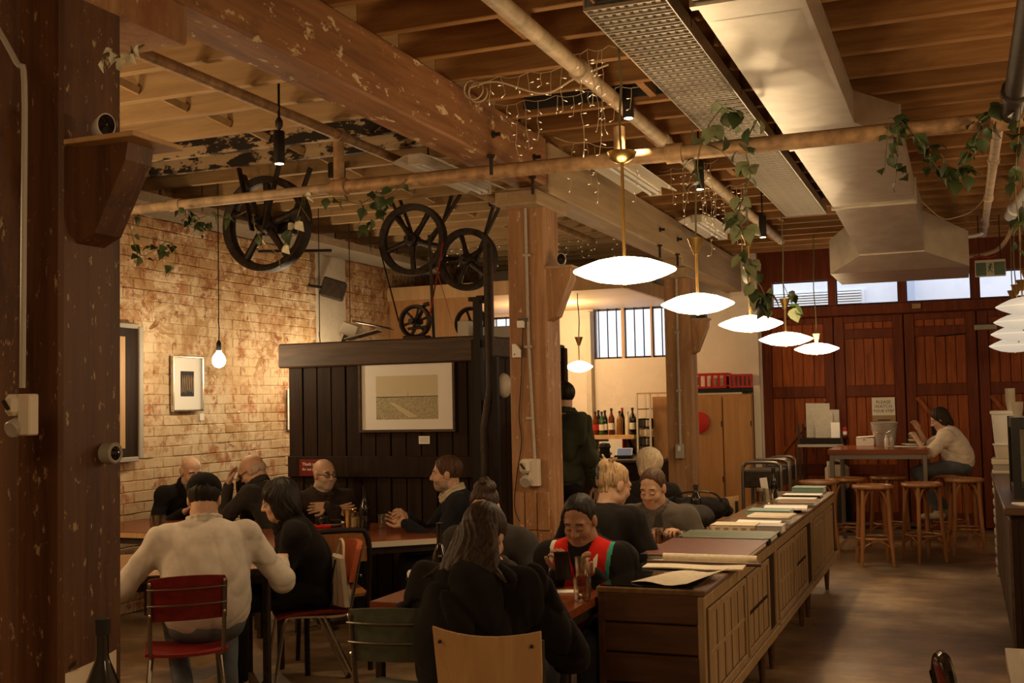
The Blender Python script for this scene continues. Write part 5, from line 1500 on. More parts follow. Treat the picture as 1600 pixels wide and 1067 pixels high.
MB().lathe([(0.06, 0), (0.07, 0.02), (0.06, 0.1), (0.075, 0.13), (0.06, 0.17), (0.02, 0.18)], 16).build('body', 'black_plastic', e, smooth=True)
MB().box((0.06, 0, 0.05), (0.05, 0.05, 0.03), ch=0.005).build('spout', 'chrome', e)
a, b = atY(998, 615, 13.9), atY(1017, 700, 13.9)
e = thing('wire_rack', 'wire shelf rack with black crates beside the brown cupboard', 'rack', (a.x, 13.9, 0))
for x in (a.x, b.x + 0.03):
    for y in (13.8, 14.2): MB().bar((x, y, 0), (x, y, a.z), 0.022).build('post', 'cream_plastic', e, world=True)
MB().bar((a.x, 13.8, a.z), (b.x + 0.25, 13.8, a.z), 0.03, 0.02).build('top_rail', 'plywood', e, world=True)
for z in (0.75, 1.02, 1.25, 1.5):
    for k in range(5): MB().tube([(a.x + 0.04 * k, 13.8, z), (a.x + 0.04 * k, 14.2, z)], 0.004, 5).build('wire', 'steel_dark', e, world=True)
    MB().tube([(a.x, 13.8, z), (b.x + 0.03, 13.8, z)], 0.006, 5).build('wire', 'steel_dark', e, world=True)
for k, z in enumerate((0.76, 1.03, 1.26)):
    t = thing('storage_crate', ['black crate on the lowest shelf of wire rack', 'black crate on the middle shelf of wire rack', 'black crate on the upper shelf of wire rack'][k], 'crate', ((a.x + b.x) / 2 + 0.01, 14.0, z), 0, 'black crates in the wire rack')
    for sx in (-1, 1): MB().box((sx * 0.07, 0, 0.06), (0.01, 0.3, 0.12)).build('side', 'black_plastic', t)
    for q in (0.01, 0.11): MB().box((0, -0.15, q), (0.15, 0.01, 0.02)).build('rail', 'black_plastic', t)
    for q in (-0.045, 0, 0.045): MB().box((q, -0.15, 0.06), (0.008, 0.01, 0.12)).build('slot_bar', 'black_plastic', t)
    MB().box((0, 0, 0.005), (0.15, 0.3, 0.01)).build('floor', 'black_plastic', t)
a, b = atY(1019, 620, 13.95), atY(1050, 620, 13.95)
e = thing('brown_cupboard', 'plain brown cupboard between wire rack and post', 'cupboard', ((a.x + b.x) / 2, 14.0, 0))
MB().box(((a.x + b.x) / 2 + 0.04, 14.17, a.z / 2), (b.x - a.x + 0.08, 0.44, a.z)).build('carcass', 'ply_orange', e, world=True)
MB().box(((a.x + b.x) / 2 + 0.04, 13.94, a.z / 2), (b.x - a.x + 0.06, 0.02, a.z - 0.04), ch=0.004).build('door', 'ply_orange', e, world=True)

# ---- counter with glass fronted cabinet at the right
e = thing('service_counter', 'dark timber counter at the right edge with white napkin', 'counter', (0.7, 7.6, 0))
MB().box((0.95, 9.3, 0.43), (1.4, 3.4, 0.86)).build('carcass', 'black_plank', e, world=True)
for k in range(4): MB().box((0.245, 8.0 + 0.84 * k, 0.44), (0.02, 0.80, 0.78), ch=0.006).build('panel', 'black_beam', e, world=True)
for k in range(2): MB().box((0.60 + 0.66 * k, 7.595, 0.44), (0.62, 0.02, 0.76), ch=0.006).build('panel', 'black_plank', e, world=True)
MB().box((0.95, 9.3, 0.88), (1.48, 3.5, 0.045), ch=0.006).build('worktop', 'cabinet_dark', e, world=True)
e = thing('display_fridge', 'black framed glass display fridge on the counter', 'fridge', (0.7, 8.5, 0.903))
fx0, fx1, fy0, fy1, fz0, fz1 = 0.30, 1.0, 8.25, 8.95, 0.903, 1.44
for x in (fx0 + 0.02, fx1 - 0.02):
    for y in (fy0 + 0.02, fy1 - 0.02): MB().bar((x, y, fz0), (x, y, fz1), 0.05).build('post', 'black_plastic', e, world=True)
for z in (fz0 + 0.03, fz1 - 0.04): MB().box(((fx0 + fx1) / 2, (fy0 + fy1) / 2, z), (fx1 - fx0, fy1 - fy0, 0.075), ch=0.006).build('frame', 'black_plastic', e, world=True)
MB().box(((fx0 + fx1) / 2, fy0 + 0.01, (fz0 + fz1) / 2), (fx1 - fx0 - 0.1, 0.008, fz1 - fz0 - 0.14)).build('pane', 'thin_glass', e, world=True)
MB().box((fx0 + 0.01, (fy0 + fy1) / 2, (fz0 + fz1) / 2), (0.008, fy1 - fy0 - 0.1, fz1 - fz0 - 0.14)).build('pane', 'thin_glass', e, world=True)
MB().box(((fx0 + fx1) / 2, fy1 - 0.05, (fz0 + fz1) / 2), (fx1 - fx0 - 0.1, 0.01, fz1 - fz0 - 0.14)).build('back_panel', 'white_plastic', e, world=True)
MB().box(((fx0 + fx1) / 2, (fy0 + fy1) / 2, 1.16), (fx1 - fx0 - 0.1, fy1 - fy0 - 0.14, 0.01)).build('shelf', 'white_plastic', e, world=True)
MB().lathe([(0.016, 0), (0.014, 0.006)], 14, T=Matrix.Translation((0.40, fy0 - 0.001, 1.40)) @ Matrix.Rotation(PI / 2, 4, 'X')).build('badge', 'grey_plastic', e)
for k in range(2):
    single(MB().box((0.50 + 0.20 * k, 8.5, 1.165 + 0.06), (0.15, 0.2, 0.12), ch=0.01), 'cake_box', 'white_plastic', ['white box on left of fridge shelf', 'white box on right of fridge shelf'][k], 'box', (0.5 + 0.2 * k, 8.5, 1.165), group='white boxes in the display fridge')
single(MB().box((0.36, 7.78, 0.910), (0.16, 0.14, 0.014), rz=0.4, ch=0.004), 'napkin', 'white_paper', 'white folded napkin on near end of the counter', 'napkin', (0.36, 7.78, 0.903))
# tubs and cups behind it on a tower of crates
e = thing('crate_tower', 'pale slotted crates stacked behind the counter', 'crate', (0.33, 10.95, 0))
for k in range(4):
    for z in (0.03, 0.12, 0.22): MB().box((0.33, 10.97, z + 0.26 * k), (0.22, 0.22, 0.045), ch=0.005).build('slat_band', 'cream_plastic', e, world=True)
    MB().box((0.33, 10.97, 0.13 + 0.26 * k), (0.20, 0.20, 0.25)).build('core', 'grey_plastic', e, world=True)


def tub(label, c, r, h, m='white_plastic', lid=True, cat='tub'):
    e = thing('plastic_tub', label, cat, c, 0, 'white tubs stacked at the counter')
    MB().lathe([(r * 0.80, 0), (r * 0.82, 0.004), (r * 0.98, h * 0.9), (r, h * 0.9)], 22).build('body', m, e, smooth=True)
    if lid: MB().lathe([(r * 1.06, h * 0.9), (r * 1.08, h * 0.92), (r * 1.08, h * 0.99), (r * 1.0, h)], 22).build('lid', 'white_plastic', e, smooth=True)


tub('lower cream tub on the stacked crates', (0.335, 10.95, 1.02), 0.095, 0.14, 'cream_plastic')
tub('upper white lidded tub at the counter, cups above it', (0.335, 10.95, 1.16), 0.105, 0.29)
for k, (x, lab) in enumerate(((0.335, 'tall stack of clear cups on top of the white tub'),)):
    e = thing('cup_stack', lab, 'cups', (0.395, 10.95, 1.45))
    for j in range(6): MB().lathe([(0.028, 0.020 * j), (0.042, 0.020 * j + 0.095), (0.044, 0.020 * j + 0.098), (0.040, 0.020 * j + 0.095)], 18, cap=False).build('cup', 'tub_clear', e, smooth=True)
e = thing('cup_stack', 'short stack of pink paper cups on the display fridge', 'cups', (0.345, 8.40, 1.44))
for j in range(4): MB().lathe([(0.026, 0.014 * j), (0.036, 0.014 * j + 0.06), (0.038, 0.014 * j + 0.062)], 18, cap=j == 3).build('cup', 'cream_plastic', e, smooth=True)
e = thing('plastic_bag', 'pale gathered plastic bag on the display fridge', 'bag', (0.52, 8.5, 1.44))
mb = MB(); rr = random.Random(3); vs = []
for j, (r, z) in enumerate(((0.08, 0.0), (0.11, 0.03), (0.10, 0.08), (0.065, 0.13), (0.02, 0.17), (0.03, 0.19))):
    for k in range(14): vs.append((r * (1 + rr.uniform(-.16, .16)) * math.cos(k * PI / 7), r * (1 + rr.uniform(-.16, .16)) * math.sin(k * PI / 7), z))
mb.add(vs, [(j * 14 + k, j * 14 + (k + 1) % 14, (j + 1) * 14 + (k + 1) % 14, (j + 1) * 14 + k) for j in range(5) for k in range(14)] + [tuple(range(14))[::-1]])
mb.build('bag', 'tub_clear', e, smooth=True)

# ---- foreground scraps: table corner, chair back, bottle
table('pale_table', 'grey brown wooden table corner at the lower right', quad((0.10, 2.9), (0.9, 0.0), (0.0, 1.27)), 0.75, 'grey_wood', 'steel_dark', t=0.04)
p = atZ(1478, 1027, 0.80)
e = thing('padded_chair', 'dark rimmed chair back poking up at the bottom right', 'chair', (p.x + 0.25, p.y + 0.05, 0), math.radians(-80))
P = []
for k in (0, 1):
    for i in range(9):
        for j in range(7):
            u, v = i / 4 - 1, j / 6
            P.append((u * 0.17 * (1 - 0.25 * v * v), -0.2 - 0.06 * v - 0.03 * (1 - u * u) + 0.02 * k, 0.48 + 0.30 * v - 0.04 * u * u * v))
closed_sheet(P, 9, 7).build('backrest', 'red_laminate', e, smooth=True)
rim = [(-0.17, -0.2, 0.48)] + [(math.cos(PI - t) * 0.155, -0.262, 0.70 + 0.10 * math.sin(t)) for t in [PI * k / 12 for k in range(13)]] + [(0.17, -0.2, 0.48)]
MB().tube(cat_curve(rim, 3), 0.017, 8).build('rim', 'glass_black', e, smooth=True)
MB().lathe([(0.19, 0.43), (0.20, 0.44), (0.20, 0.47), (0.18, 0.485)], 24).build('seat', 'red_laminate', e, smooth=True)
for s in (-1, 1):
    for y in (-0.17, 0.17): MB().tube([(s * 0.14, y * 0.8, 0.44), (s * 0.18, y * 1.1, 0)], 0.013, 8).build('leg', 'chair_tube', e, smooth=True)
table('near_table', 'small table below the bottom left corner holding wine bottle', quad((-2.15, 2.05), (0.62, 0.0), (0.0, 0.5)), 0.765, 'table_red', 'steel_dark')
p = atY(160, 967, 2.15)
bottle('dark wine bottle at bottom left before the dark post', (p.x, 2.15, 0.766), p.z - 0.766, 0.040, 'glass_black', 'black_plastic', None, None, neck=0.0145, sh=0.52, n=28)
e = thing('menu_sheet', 'curled cream paper menu standing behind the dark bottle', 'menu', (p.x - 0.165, 2.22, 0.766))
vs = []
for i in range(9):
    for j in range(6):
        u = i / 8; vs.append((-0.06 + 0.16 * u, 0.05 + 0.03 * math.sin(PI * u) - 0.0 * j, 0.245 * j / 5 - (0.07 * (1 - u) * j / 5)))
vs2 = [(x, y + 0.002, z) for x, y, z in vs]
closed_sheet(vs + vs2, 9, 6).build('sheet', 'paper', e, smooth=True)
MB().add([(-0.045, 0.045, 0.185), (-0.02, 0.045, 0.20), (-0.02, 0.045, 0.215), (-0.045, 0.045, 0.195)], [(0, 1, 2, 3)]).build('printed_mark', 'ink', e)
# ================================================================== PEOPLE: smooth bodies grown from distance fields
class Field:
    """a signed distance field on a grid, filled shape by shape with soft joins; surface() returns one continuous mesh"""

    def __init__(s, lo, hi, h):
        s.h = h; s.lo = np.array(lo, np.float32) - 2 * h
        s.n = np.ceil((np.array(hi) + 2 * h - s.lo) / h).astype(int) + 1
        s.F = np.full(s.n, 1.0, np.float32)

    def _sub(s, lo, hi, pad):
        a = np.maximum(np.floor((np.array(lo) - pad - s.lo) / s.h).astype(int), 0)
        b = np.minimum(np.ceil((np.array(hi) + pad - s.lo) / s.h).astype(int) + 1, s.n)
        if (b <= a).any(): return None
        ax = [s.lo[i] + s.h * np.arange(a[i], b[i], dtype=np.float32) for i in range(3)]
        return tuple(slice(a[i], b[i]) for i in range(3)), ax[0][:, None, None], ax[1][None, :, None], ax[2][None, None, :]

    def _join(s, sl, d, k, sub=False):
        f = s.F[sl]
        if sub:
            d = -d
            hh = np.maximum(k - np.abs(f - d), 0) / k if k > 0 else 0
            s.F[sl] = np.maximum(f, d) + hh * hh * k * 0.25
        else:
            hh = np.maximum(k - np.abs(f - d), 0) / k if k > 0 else 0
            s.F[sl] = np.minimum(f, d) - hh * hh * k * 0.25

    def cone(s, a, b, r1, r2, k=0.02, sub=False):
        a, b = np.array(a, float), np.array(b, float); r = max(r1, r2)
        g = s._sub(np.minimum(a, b) - r, np.maximum(a, b) + r, k + 3 * s.h)
        if g is None: return
        sl, X, Y, Z = g
        d = b - a; L2 = max(float(d @ d), 1e-9)
        t = np.clip(((X - a[0]) * d[0] + (Y - a[1]) * d[1] + (Z - a[2]) * d[2]) / L2, 0, 1)
        q = np.sqrt((X - a[0] - t * d[0]) ** 2 + (Y - a[1] - t * d[1]) ** 2 + (Z - a[2] - t * d[2]) ** 2) - (r1 + t * (r2 - r1))
        s._join(sl, q.astype(np.float32), k, sub)

    def ell(s, c, r, R=None, k=0.02, sub=False, clip=None):
        """ellipsoid; R rotates it; clip = (point, normal): keep the side the normal looks away from"""
        c = np.array(c, float); r = np.array(r, float); m = r.max()
        g = s._sub(c - m, c + m, k + 3 * s.h)
        if g is None: return
        sl, X, Y, Z = g
        x, y, z = X - c[0], Y - c[1], Z - c[2]
        if R is not None:
            R = np.array(R)[:3, :3].T
            x, y, z = R[0, 0] * x + R[0, 1] * y + R[0, 2] * z, R[1, 0] * x + R[1, 1] * y + R[1, 2] * z, R[2, 0] * x + R[2, 1] * y + R[2, 2] * z
        k0 = np.sqrt((x / r[0]) ** 2 + (y / r[1]) ** 2 + (z / r[2]) ** 2)
        k1 = np.sqrt((x / r[0] ** 2) ** 2 + (y / r[1] ** 2) ** 2 + (z / r[2] ** 2) ** 2) + 1e-9
        q = k0 * (k0 - 1) / k1
        if clip is not None:
            for (p, nrm) in clip:
                p = np.array(p, float); nrm = np.array(nrm, float)
                pl = (X - p[0]) * nrm[0] + (Y - p[1]) * nrm[1] + (Z - p[2]) * nrm[2]
                kk = 0.015; hh = np.maximum(kk - np.abs(q - pl), 0) / kk
                q = np.maximum(q, pl) + hh * hh * kk * 0.25
        s._join(sl, q.astype(np.float32), k, sub)

    def ripple(s, amp, freq, seed=0.0):
        """soft folds"""
        X = s.lo[0] + s.h * np.arange(s.n[0])[:, None, None]; Y = s.lo[1] + s.h * np.arange(s.n[1])[None, :, None]; Z = s.lo[2] + s.h * np.arange(s.n[2])[None, None, :]
        a = np.sin(freq * 0.5 * (X * 0.5 + Z * 0.8) + 2.3 * np.sin(freq * 0.26 * (Y - 0.7 * Z) + seed) + seed)
        b = np.sin(freq * 0.6 * (Y * 0.8 - Z * 0.55 + 0.2 * X) + 2.0 * np.sin(freq * 0.22 * (X + 0.4 * Z)) + 2 * seed)
        w = (1 - np.abs(a)) ** 3 + (1 - np.abs(b)) ** 3 + 0.25 * np.sin(freq * 0.9 * (X + Y * 0.7 + 0.5 * Z) + seed)
        s.F += (amp * 1.5 * w).astype(np.float32)

    def strands(s, c, Rn, amp, n, seed=0.0):
        """grooves running down from the crown"""
        X = s.lo[0] + s.h * np.arange(s.n[0])[:, None, None] - c[0]; Y = s.lo[1] + s.h * np.arange(s.n[1])[None, :, None] - c[1]; Z = s.lo[2] + s.h * np.arange(s.n[2])[None, None, :] - c[2]
        x, y, z = (Rn[0, i] * X + Rn[1, i] * Y + Rn[2, i] * Z for i in range(3))
        t = np.arctan2(x, y + 0.03) + 0.25 * np.sin(25 * z + seed)
        w = np.sin(n * t + 1.5 * np.sin(5 * t + 14 * z)) + 0.6 * np.sin(n * 0.43 * t + 9 * z + seed)
        s.F += (amp * w).astype(np.float32)

    def surface(s):
        F = s.F
        F[0], F[-1], F[:, 0], F[:, -1], F[:, :, 0], F[:, :, -1] = 1, 1, 1, 1, 1, 1
        I = F < 0
        n = np.array(F.shape) - 1
        cnt = np.zeros(n, np.int8)
        for dx in (0, 1):
            for dy in (0, 1):
                for dz in (0, 1): cnt += I[dx:dx + n[0], dy:dy + n[1], dz:dz + n[2]]
        cells = np.argwhere((cnt > 0) & (cnt < 8))
        idx = np.full(n, -1, np.int32); idx[tuple(cells.T)] = np.arange(len(cells))
        acc = np.zeros((len(cells), 3)); num = np.zeros(len(cells))
        C = [(0, 0, 0), (1, 0, 0), (0, 1, 0), (1, 1, 0), (0, 0, 1), (1, 0, 1), (0, 1, 1), (1, 1, 1)]
        val = [F[cells[:, 0] + c[0], cells[:, 1] + c[1], cells[:, 2] + c[2]] for c in C]
        for i in range(8):
            for ax in range(3):
                if C[i][ax] == 0:
                    j = i + (1, 2, 4)[ax]
                    a, b = val[i], val[j]
                    m = (a < 0) != (b < 0)
                    t = np.where(m, a / np.where(m, a - b, 1), 0)
                    for q in range(3): acc[:, q] += np.where(m, C[i][q] + (t if q == ax else 0), 0)
                    num += m
        V = s.lo + s.h * (cells + acc / num[:, None])
        Q = []
        for ax in range(3):
            u, v = (ax + 1) % 3, (ax + 2) % 3
            sa = [slice(None)] * 3; sb = [slice(None)] * 3
            sa[ax] = slice(0, -1); sb[ax] = slice(1, None)
            A, B = I[tuple(sa)], I[tuple(sb)]
            e = np.argwhere(A != B)
            flip = A[tuple(e.T)]
            o = []
            ok = (e[:, u] > 0) & (e[:, v] > 0) & (e[:, u] < n[u]) & (e[:, v] < n[v]); e = e[ok]; flip = flip[ok]
            for (du, dv) in ((-1, -1), (0, -1), (0, 0), (-1, 0)):
                c = e.copy(); c[:, u] += du; c[:, v] += dv
                o.append(idx[tuple(c.T)])
            q = np.stack(o, 1); q[~flip] = q[~flip][:, ::-1]
            Q.append(q)
        return V, np.concatenate(Q)


def to_mesh(name, V, Q, mats, pick=None, ratio=None):
    me = bpy.data.meshes.new(name)
    me.vertices.add(len(V)); me.vertices.foreach_set('co', np.asarray(V, np.float32).ravel())
    me.loops.add(len(Q) * 4); me.loops.foreach_set('vertex_index', Q.astype(np.int32).ravel())
    me.polygons.add(len(Q)); me.polygons.foreach_set('loop_start', np.arange(0, len(Q) * 4, 4, dtype=np.int32))
    me.update(calc_edges=True)
    for m in (mats if isinstance(mats, (list, tuple)) else [mats]): me.materials.append(MATS[m])
    if pick is not None:
        me.polygons.foreach_set('material_index', pick(V[Q].mean(1)).astype(np.int32))
    me.polygons.foreach_set('use_smooth', np.ones(len(Q), bool))
    if ratio:
        o = bpy.data.objects.new('tmp', me); COL.objects.link(o)
        md = o.modifiers.new('d', 'DECIMATE'); md.ratio = ratio
        m2 = bpy.data.meshes.new_from_object(o.evaluated_get(bpy.context.evaluated_depsgraph_get()))
        bpy.data.objects.remove(o); bpy.data.meshes.remove(me); m2.name = name; me = m2
    me.update()
    return me


def skin_mat(name, col, rough=0.5):
    m = plain(name, col, rough, noise=0.10, nscale=40)
    b = m.node_tree.nodes['Principled BSDF']
    b.inputs['Subsurface Weight'].default_value = 0.0
    return m


def cloth_mat(name, col, rough=0.95, sheen=0.04, weave=0.0):
    return plain(name, col, rough, spec=0.08, noise=0.15, nscale=14, sheen=sheen, bump=0.15)


def hair_mat(name, dark, light, rough=0.42):
    m, nt, b = new_mat(name)
    N, L = nt.nodes, nt.links
    tc = N.new('ShaderNodeTexCoord'); mp = N.new('ShaderNodeMapping'); mp.inputs['Scale'].default_value = (70, 70, 7)
    n = N.new('ShaderNodeTexNoise'); n.inputs['Scale'].default_value = 1.6; n.inputs['Detail'].default_value = 3; n.inputs['Distortion'].default_value = 0.8
    L.new(tc.outputs['Object'], mp.inputs[0]); L.new(mp.outputs[0], n.inputs['Vector'])
    r = N.new('ShaderNodeValToRGB'); r.color_ramp.elements[0].position = 0.35; r.color_ramp.elements[1].position = 0.7
    r.color_ramp.elements[0].color = (*dark, 1); r.color_ramp.elements[1].color = (*light, 1)
    L.new(n.outputs['Fac'], r.inputs[0]); L.new(r.outputs[0], b.inputs['Base Color'])
    b.inputs['Roughness'].default_value = rough + 0.12; b.inputs['Specular IOR Level'].default_value = 0.22
    bp = N.new('ShaderNodeBump'); bp.inputs['Strength'].default_value = 0.5; bp.inputs['Distance'].default_value = 0.004
    L.new(n.outputs['Fac'], bp.inputs['Height']); L.new(bp.outputs[0], b.inputs['Normal'])
    MATS[name] = m


skin_mat('skin_fair', (0.50, 0.30, 0.195)); skin_mat('skin_tan', (0.44, 0.24, 0.145)); skin_mat('skin_brown', (0.32, 0.165, 0.095))
plain('lip', (0.47, 0.23, 0.17), 0.45); plain('lip_dark', (0.27, 0.115, 0.08), 0.45)
plain('brow_dark', (0.06, 0.035, 0.022), 0.7); plain('stubble', (0.30, 0.21, 0.155), 0.7); plain('stubble_grey', (0.44, 0.33, 0.25), 0.7)
plain('eye_white', (0.66, 0.60, 0.54), 0.2); plain('iris', (0.03, 0.018, 0.012), 0.1)
hair_mat('hair_black', (0.006, 0.005, 0.004), (0.026, 0.018, 0.013), 0.38); hair_mat('hair_dark', (0.014, 0.008, 0.005), (0.055, 0.030, 0.017), 0.42)
hair_mat('hair_brown', (0.035, 0.018, 0.010), (0.12, 0.060, 0.030), 0.45); hair_mat('hair_blond', (0.22, 0.13, 0.065), (0.55, 0.38, 0.20), 0.45)
hair_mat('hair_ash', (0.36, 0.27, 0.17), (0.66, 0.54, 0.38), 0.5); hair_mat('hair_grey', (0.16, 0.13, 0.10), (0.34, 0.29, 0.23), 0.55)
cloth_mat('cloth_black', (0.012, 0.010, 0.009)); cloth_mat('cloth_charcoal', (0.035, 0.030, 0.027)); cloth_mat('cloth_cream', (0.50, 0.45, 0.385)); cloth_mat('cloth_shirt_cream', (0.72, 0.60, 0.47))
cloth_mat('cloth_grey_fleece', (0.085, 0.070, 0.056)); cloth_mat('cloth_navy', (0.016, 0.017, 0.021)); cloth_mat('cloth_olive', (0.040, 0.042, 0.026)); cloth_mat('denim', (0.105, 0.11, 0.12))
cloth_mat('denim_dark', (0.030, 0.034, 0.042)); cloth_mat('cloth_red', (0.52, 0.020, 0.012)); cloth_mat('cloth_teal', (0.05, 0.26, 0.20)); cloth_mat('cloth_brown', (0.040, 0.027, 0.020)); cloth_mat('cloth_oat', (0.50, 0.42, 0.31))
plain('shoe_dark', (0.02, 0.017, 0.015), 0.5); plain('shoe_pale', (0.42, 0.34, 0.25), 0.6); plain('shoe_sole', (0.32, 0.25, 0.18), 0.7)


def rot_to(fwd, up):
    """matrix whose +y looks along fwd and +z near up"""
    y = Vector(fwd).normalized(); x = y.cross(Vector(up)).normalized(); z = x.cross(y)
    return Matrix(((x.x, y.x, z.x), (x.y, y.y, z.y), (x.z, y.z, z.z)))


def elbow(a, c, l1, l2, pole):
    a, c = Vector(a), Vector(c); d = c - a; D = min(d.length, (l1 + l2) * 0.998); dn = d.normalized()
    q = (l1 * l1 - l2 * l2 + D * D) / (2 * D); h = math.sqrt(max(l1 * l1 - q * q, 0))
    p = Vector(pole) - dn * Vector(pole).dot(dn); p.normalize()
    return a + dn * q + p * h, a + dn * D


def person(label, head, face, body, skin='skin_fair', lips='lip', female=False, stand=False, lean=12, seat=0.45, hz=None,
           hands=((0.2, 0.35, 0.80), (-0.2, 0.35, 0.80)), curl=(0.55, 0.55), palm=((0, 0, -1), (0, 0, -1)), fdir=None, hair=None, haircol='hair_dark', top='cloth_black', trousers='denim_dark',
           shoes='shoe_dark', collar=None, glasses=False, beard=None, h=0.005, bulk=1.0, sleeves=True, look=None, eyes='down', knees=None, feet=None, shoulder_w=None, sleeve_end=None, ripple=0.004, crouch=0.0, extra=None, scale=1.0, loose=0.3):
    """head: world point midway between the ears.  face: direction the face looks (3-d).  body: direction the chest faces (2-d).
    hands are given as (right, forward, up) from the person's own base point under the hips; [0] is the right hand."""
    B = Vector((body[0], body[1], 0)).normalized(); Rt = Vector((B.y, -B.x, 0)); U = Vector((0, 0, 1))
    H = Vector(head)
    lr = math.radians(lean)
    sw = shoulder_w or (0.165 if female else 0.19)
    pel_z = (0.93 * scale if stand else seat + 0.10)
    nb_nom = 0.50
    # neck base from the head centre, hips from the lean
    Fd = Vector(face).normalized()
    neck_b = H - U * 0.155 * math.cos(lr * 0.6) - (B * math.sin(lr * 0.8) * 0.10 + Fd * 0.028)
    up_len = (neck_b.z - pel_z) / max(math.cos(lr), 0.3)
    hip = Vector((neck_b.x, neck_b.y, 0)) - B * math.tan(lr) * (neck_b.z - pel_z)
    O = Vector((hip.x, hip.y, 0))
    pel = O + U * pel_z
    e = thing('person', label, 'person', tuple(O))

    def W(p): return O + Rt * p[0] + B * p[1] + U * p[2]
    def Lc(p): q = Vector(p) - O; return np.array((q.x, q.y, q.z))       # local, axes kept along the world's
    spine = (neck_b - pel).normalized()
    back = (B - spine * B.dot(spine)).normalized()      # towards the front, square to the spine
    chest = pel.lerp(neck_b, 0.66) - back * 0.015; waist = pel.lerp(neck_b, 0.30) - back * 0.025 * (1 + lean / 30)
    sh = [neck_b + Rt * s * sw - spine * 0.045 - back * 0.01 for s in (1, -1)]
    tot = 0.31 * scale * (0.94 if female else 1), 0.265 * scale * (0.94 if female else 1)
    wr, el = [], []
    for i, s in enumerate((1, -1)):
        t = W(hands[i]) if not isinstance(hands[i], Vector) else hands[i]
        ee, ww = elbow(sh[i], t, tot[0], tot[1], -U * 0.8 + Rt * s * 0.55 - B * 0.25 if not crouch else -U + Rt * s * crouch)
        el.append(ee); wr.append(ww)
    hipj = [pel + Rt * s * (0.092) + B * 0.01 for s in (1, -1)]
    kn, an = [], []
    for i, s in enumerate((1, -1)):
        if stand:
            a = O + Rt * s * 0.10 + U * 0.085; k_, a2 = elbow(hipj[i], a, 0.44 * scale, 0.42 * scale, B)
            kn.append(k_); an.append(a)
        else:
            dl = (knees[i] if knees else (s * 0.14, 0.44, seat + 0.075))
            k_ = W(dl); kn.append(k_)
            fp = feet[i] if feet else (dl[0] * 1.0, dl[1] - 0.02, 0.085)
            an.append(W(fp))
    # ---------------- head frame
    Rh = rot_to(Fd, U if abs(Fd.z) < 0.9 else B)
    Rn = np.array([[Rh[i][j] for j in range(3)] for i in range(3)])
    Hl = Lc(H)
    fs = 0.95 if female else 1.0

    def hp(x, y, z): return Hl + Rn @ (np.array((x, y, z)) * fs)
    allp = [Hl] + [Lc(p) for p in (*sh, *el, *wr, *hipj, *kn, *an, pel, waist)]
    lo = np.min(allp, 0) - 0.20; hi = np.max(allp, 0) + 0.20
    lo[2] = max(lo[2], 0.0 - O.z)
    # ---------------- body: one continuous surface
    F = Field(lo, hi, h)
    F.ell(hp(0, -0.014, 0.032), (0.074 * fs, 0.094 * fs, 0.084 * fs), Rn, 0.0)
    F.ell(hp(0, 0.024, -0.040), (0.058 * fs, 0.066 * fs, 0.078 * fs), Rn, 0.035)
    F.ell(hp(0, 0.050, -0.092), (0.034 * fs, 0.030 * fs, 0.026 * fs), Rn, 0.03)
    for s in (1, -1):
        F.ell(hp(s * 0.038, 0.058, -0.034), (0.026 * fs, 0.026 * fs, 0.026 * fs), Rn, 0.022)
        F.ell(hp(s * 0.050, 0.012, -0.072), (0.020, 0.036, 0.026), Rn, 0.02)
    F.cone(hp(-0.040, 0.074, 0.020), hp(0.040, 0.074, 0.020), 0.012, 0.012, 0.018)
    for s in (1, -1): F.ell(hp(s * 0.031, 0.098, 0.000), (0.018, 0.014, 0.011), Rn, 0.012, sub=True)
    F.cone(hp(0, 0.084, 0.010), hp(0, 0.104, -0.030), 0.0085, 0.0125, 0.010)
    for s in (1, -1): F.ell(hp(s * 0.012, 0.094, -0.034), (0.009, 0.011, 0.008), Rn, 0.006)
    F.cone(hp(-0.019, 0.080, -0.063), hp(0.019, 0.080, -0.063), 0.0075, 0.0075, 0.006)
    F.cone(hp(-0.016, 0.079, -0.074), hp(0.016, 0.079, -0.074), 0.0085, 0.0085, 0.006)
    F.cone(hp(-0.022, 0.090, -0.0685), hp(0.022, 0.090, -0.0685), 0.0022, 0.0022, 0.004, sub=True)
    for s in (1, -1):
        F.ell(hp(s * 0.076, -0.006, -0.006), (0.010, 0.021, 0.033), Rn, 0.008)
        if eyes == 'down': F.ell(hp(s * 0.031, 0.083, -0.003), (0.0155, 0.010, 0.0095), Rn, 0.004)
    nr = 0.047 if female else 0.056
    F.cone(hp(0, -0.030, -0.055), Lc(neck_b - spine * 0.02), nr, nr * 1.12, 0.03)
    # torso, thin enough to stay inside the clothes
    c_, w_, p_ = Lc(chest), Lc(waist), Lc(pel)
    Rs = np.array(rot_to(back, spine)); bk = bulk
    F.ell(c_, (sw * 0.83, 0.095 * bk, 0.19), Rs, 0.05); F.ell(w_, (sw * 0.72, 0.088 * bk, 0.16), Rs, 0.06); F.ell(p_, (sw * 0.80, 0.10 * bk, 0.12), Rs, 0.06)
    F.cone(Lc(sh[0]), Lc(sh[1]), 0.046, 0.046, 0.05)
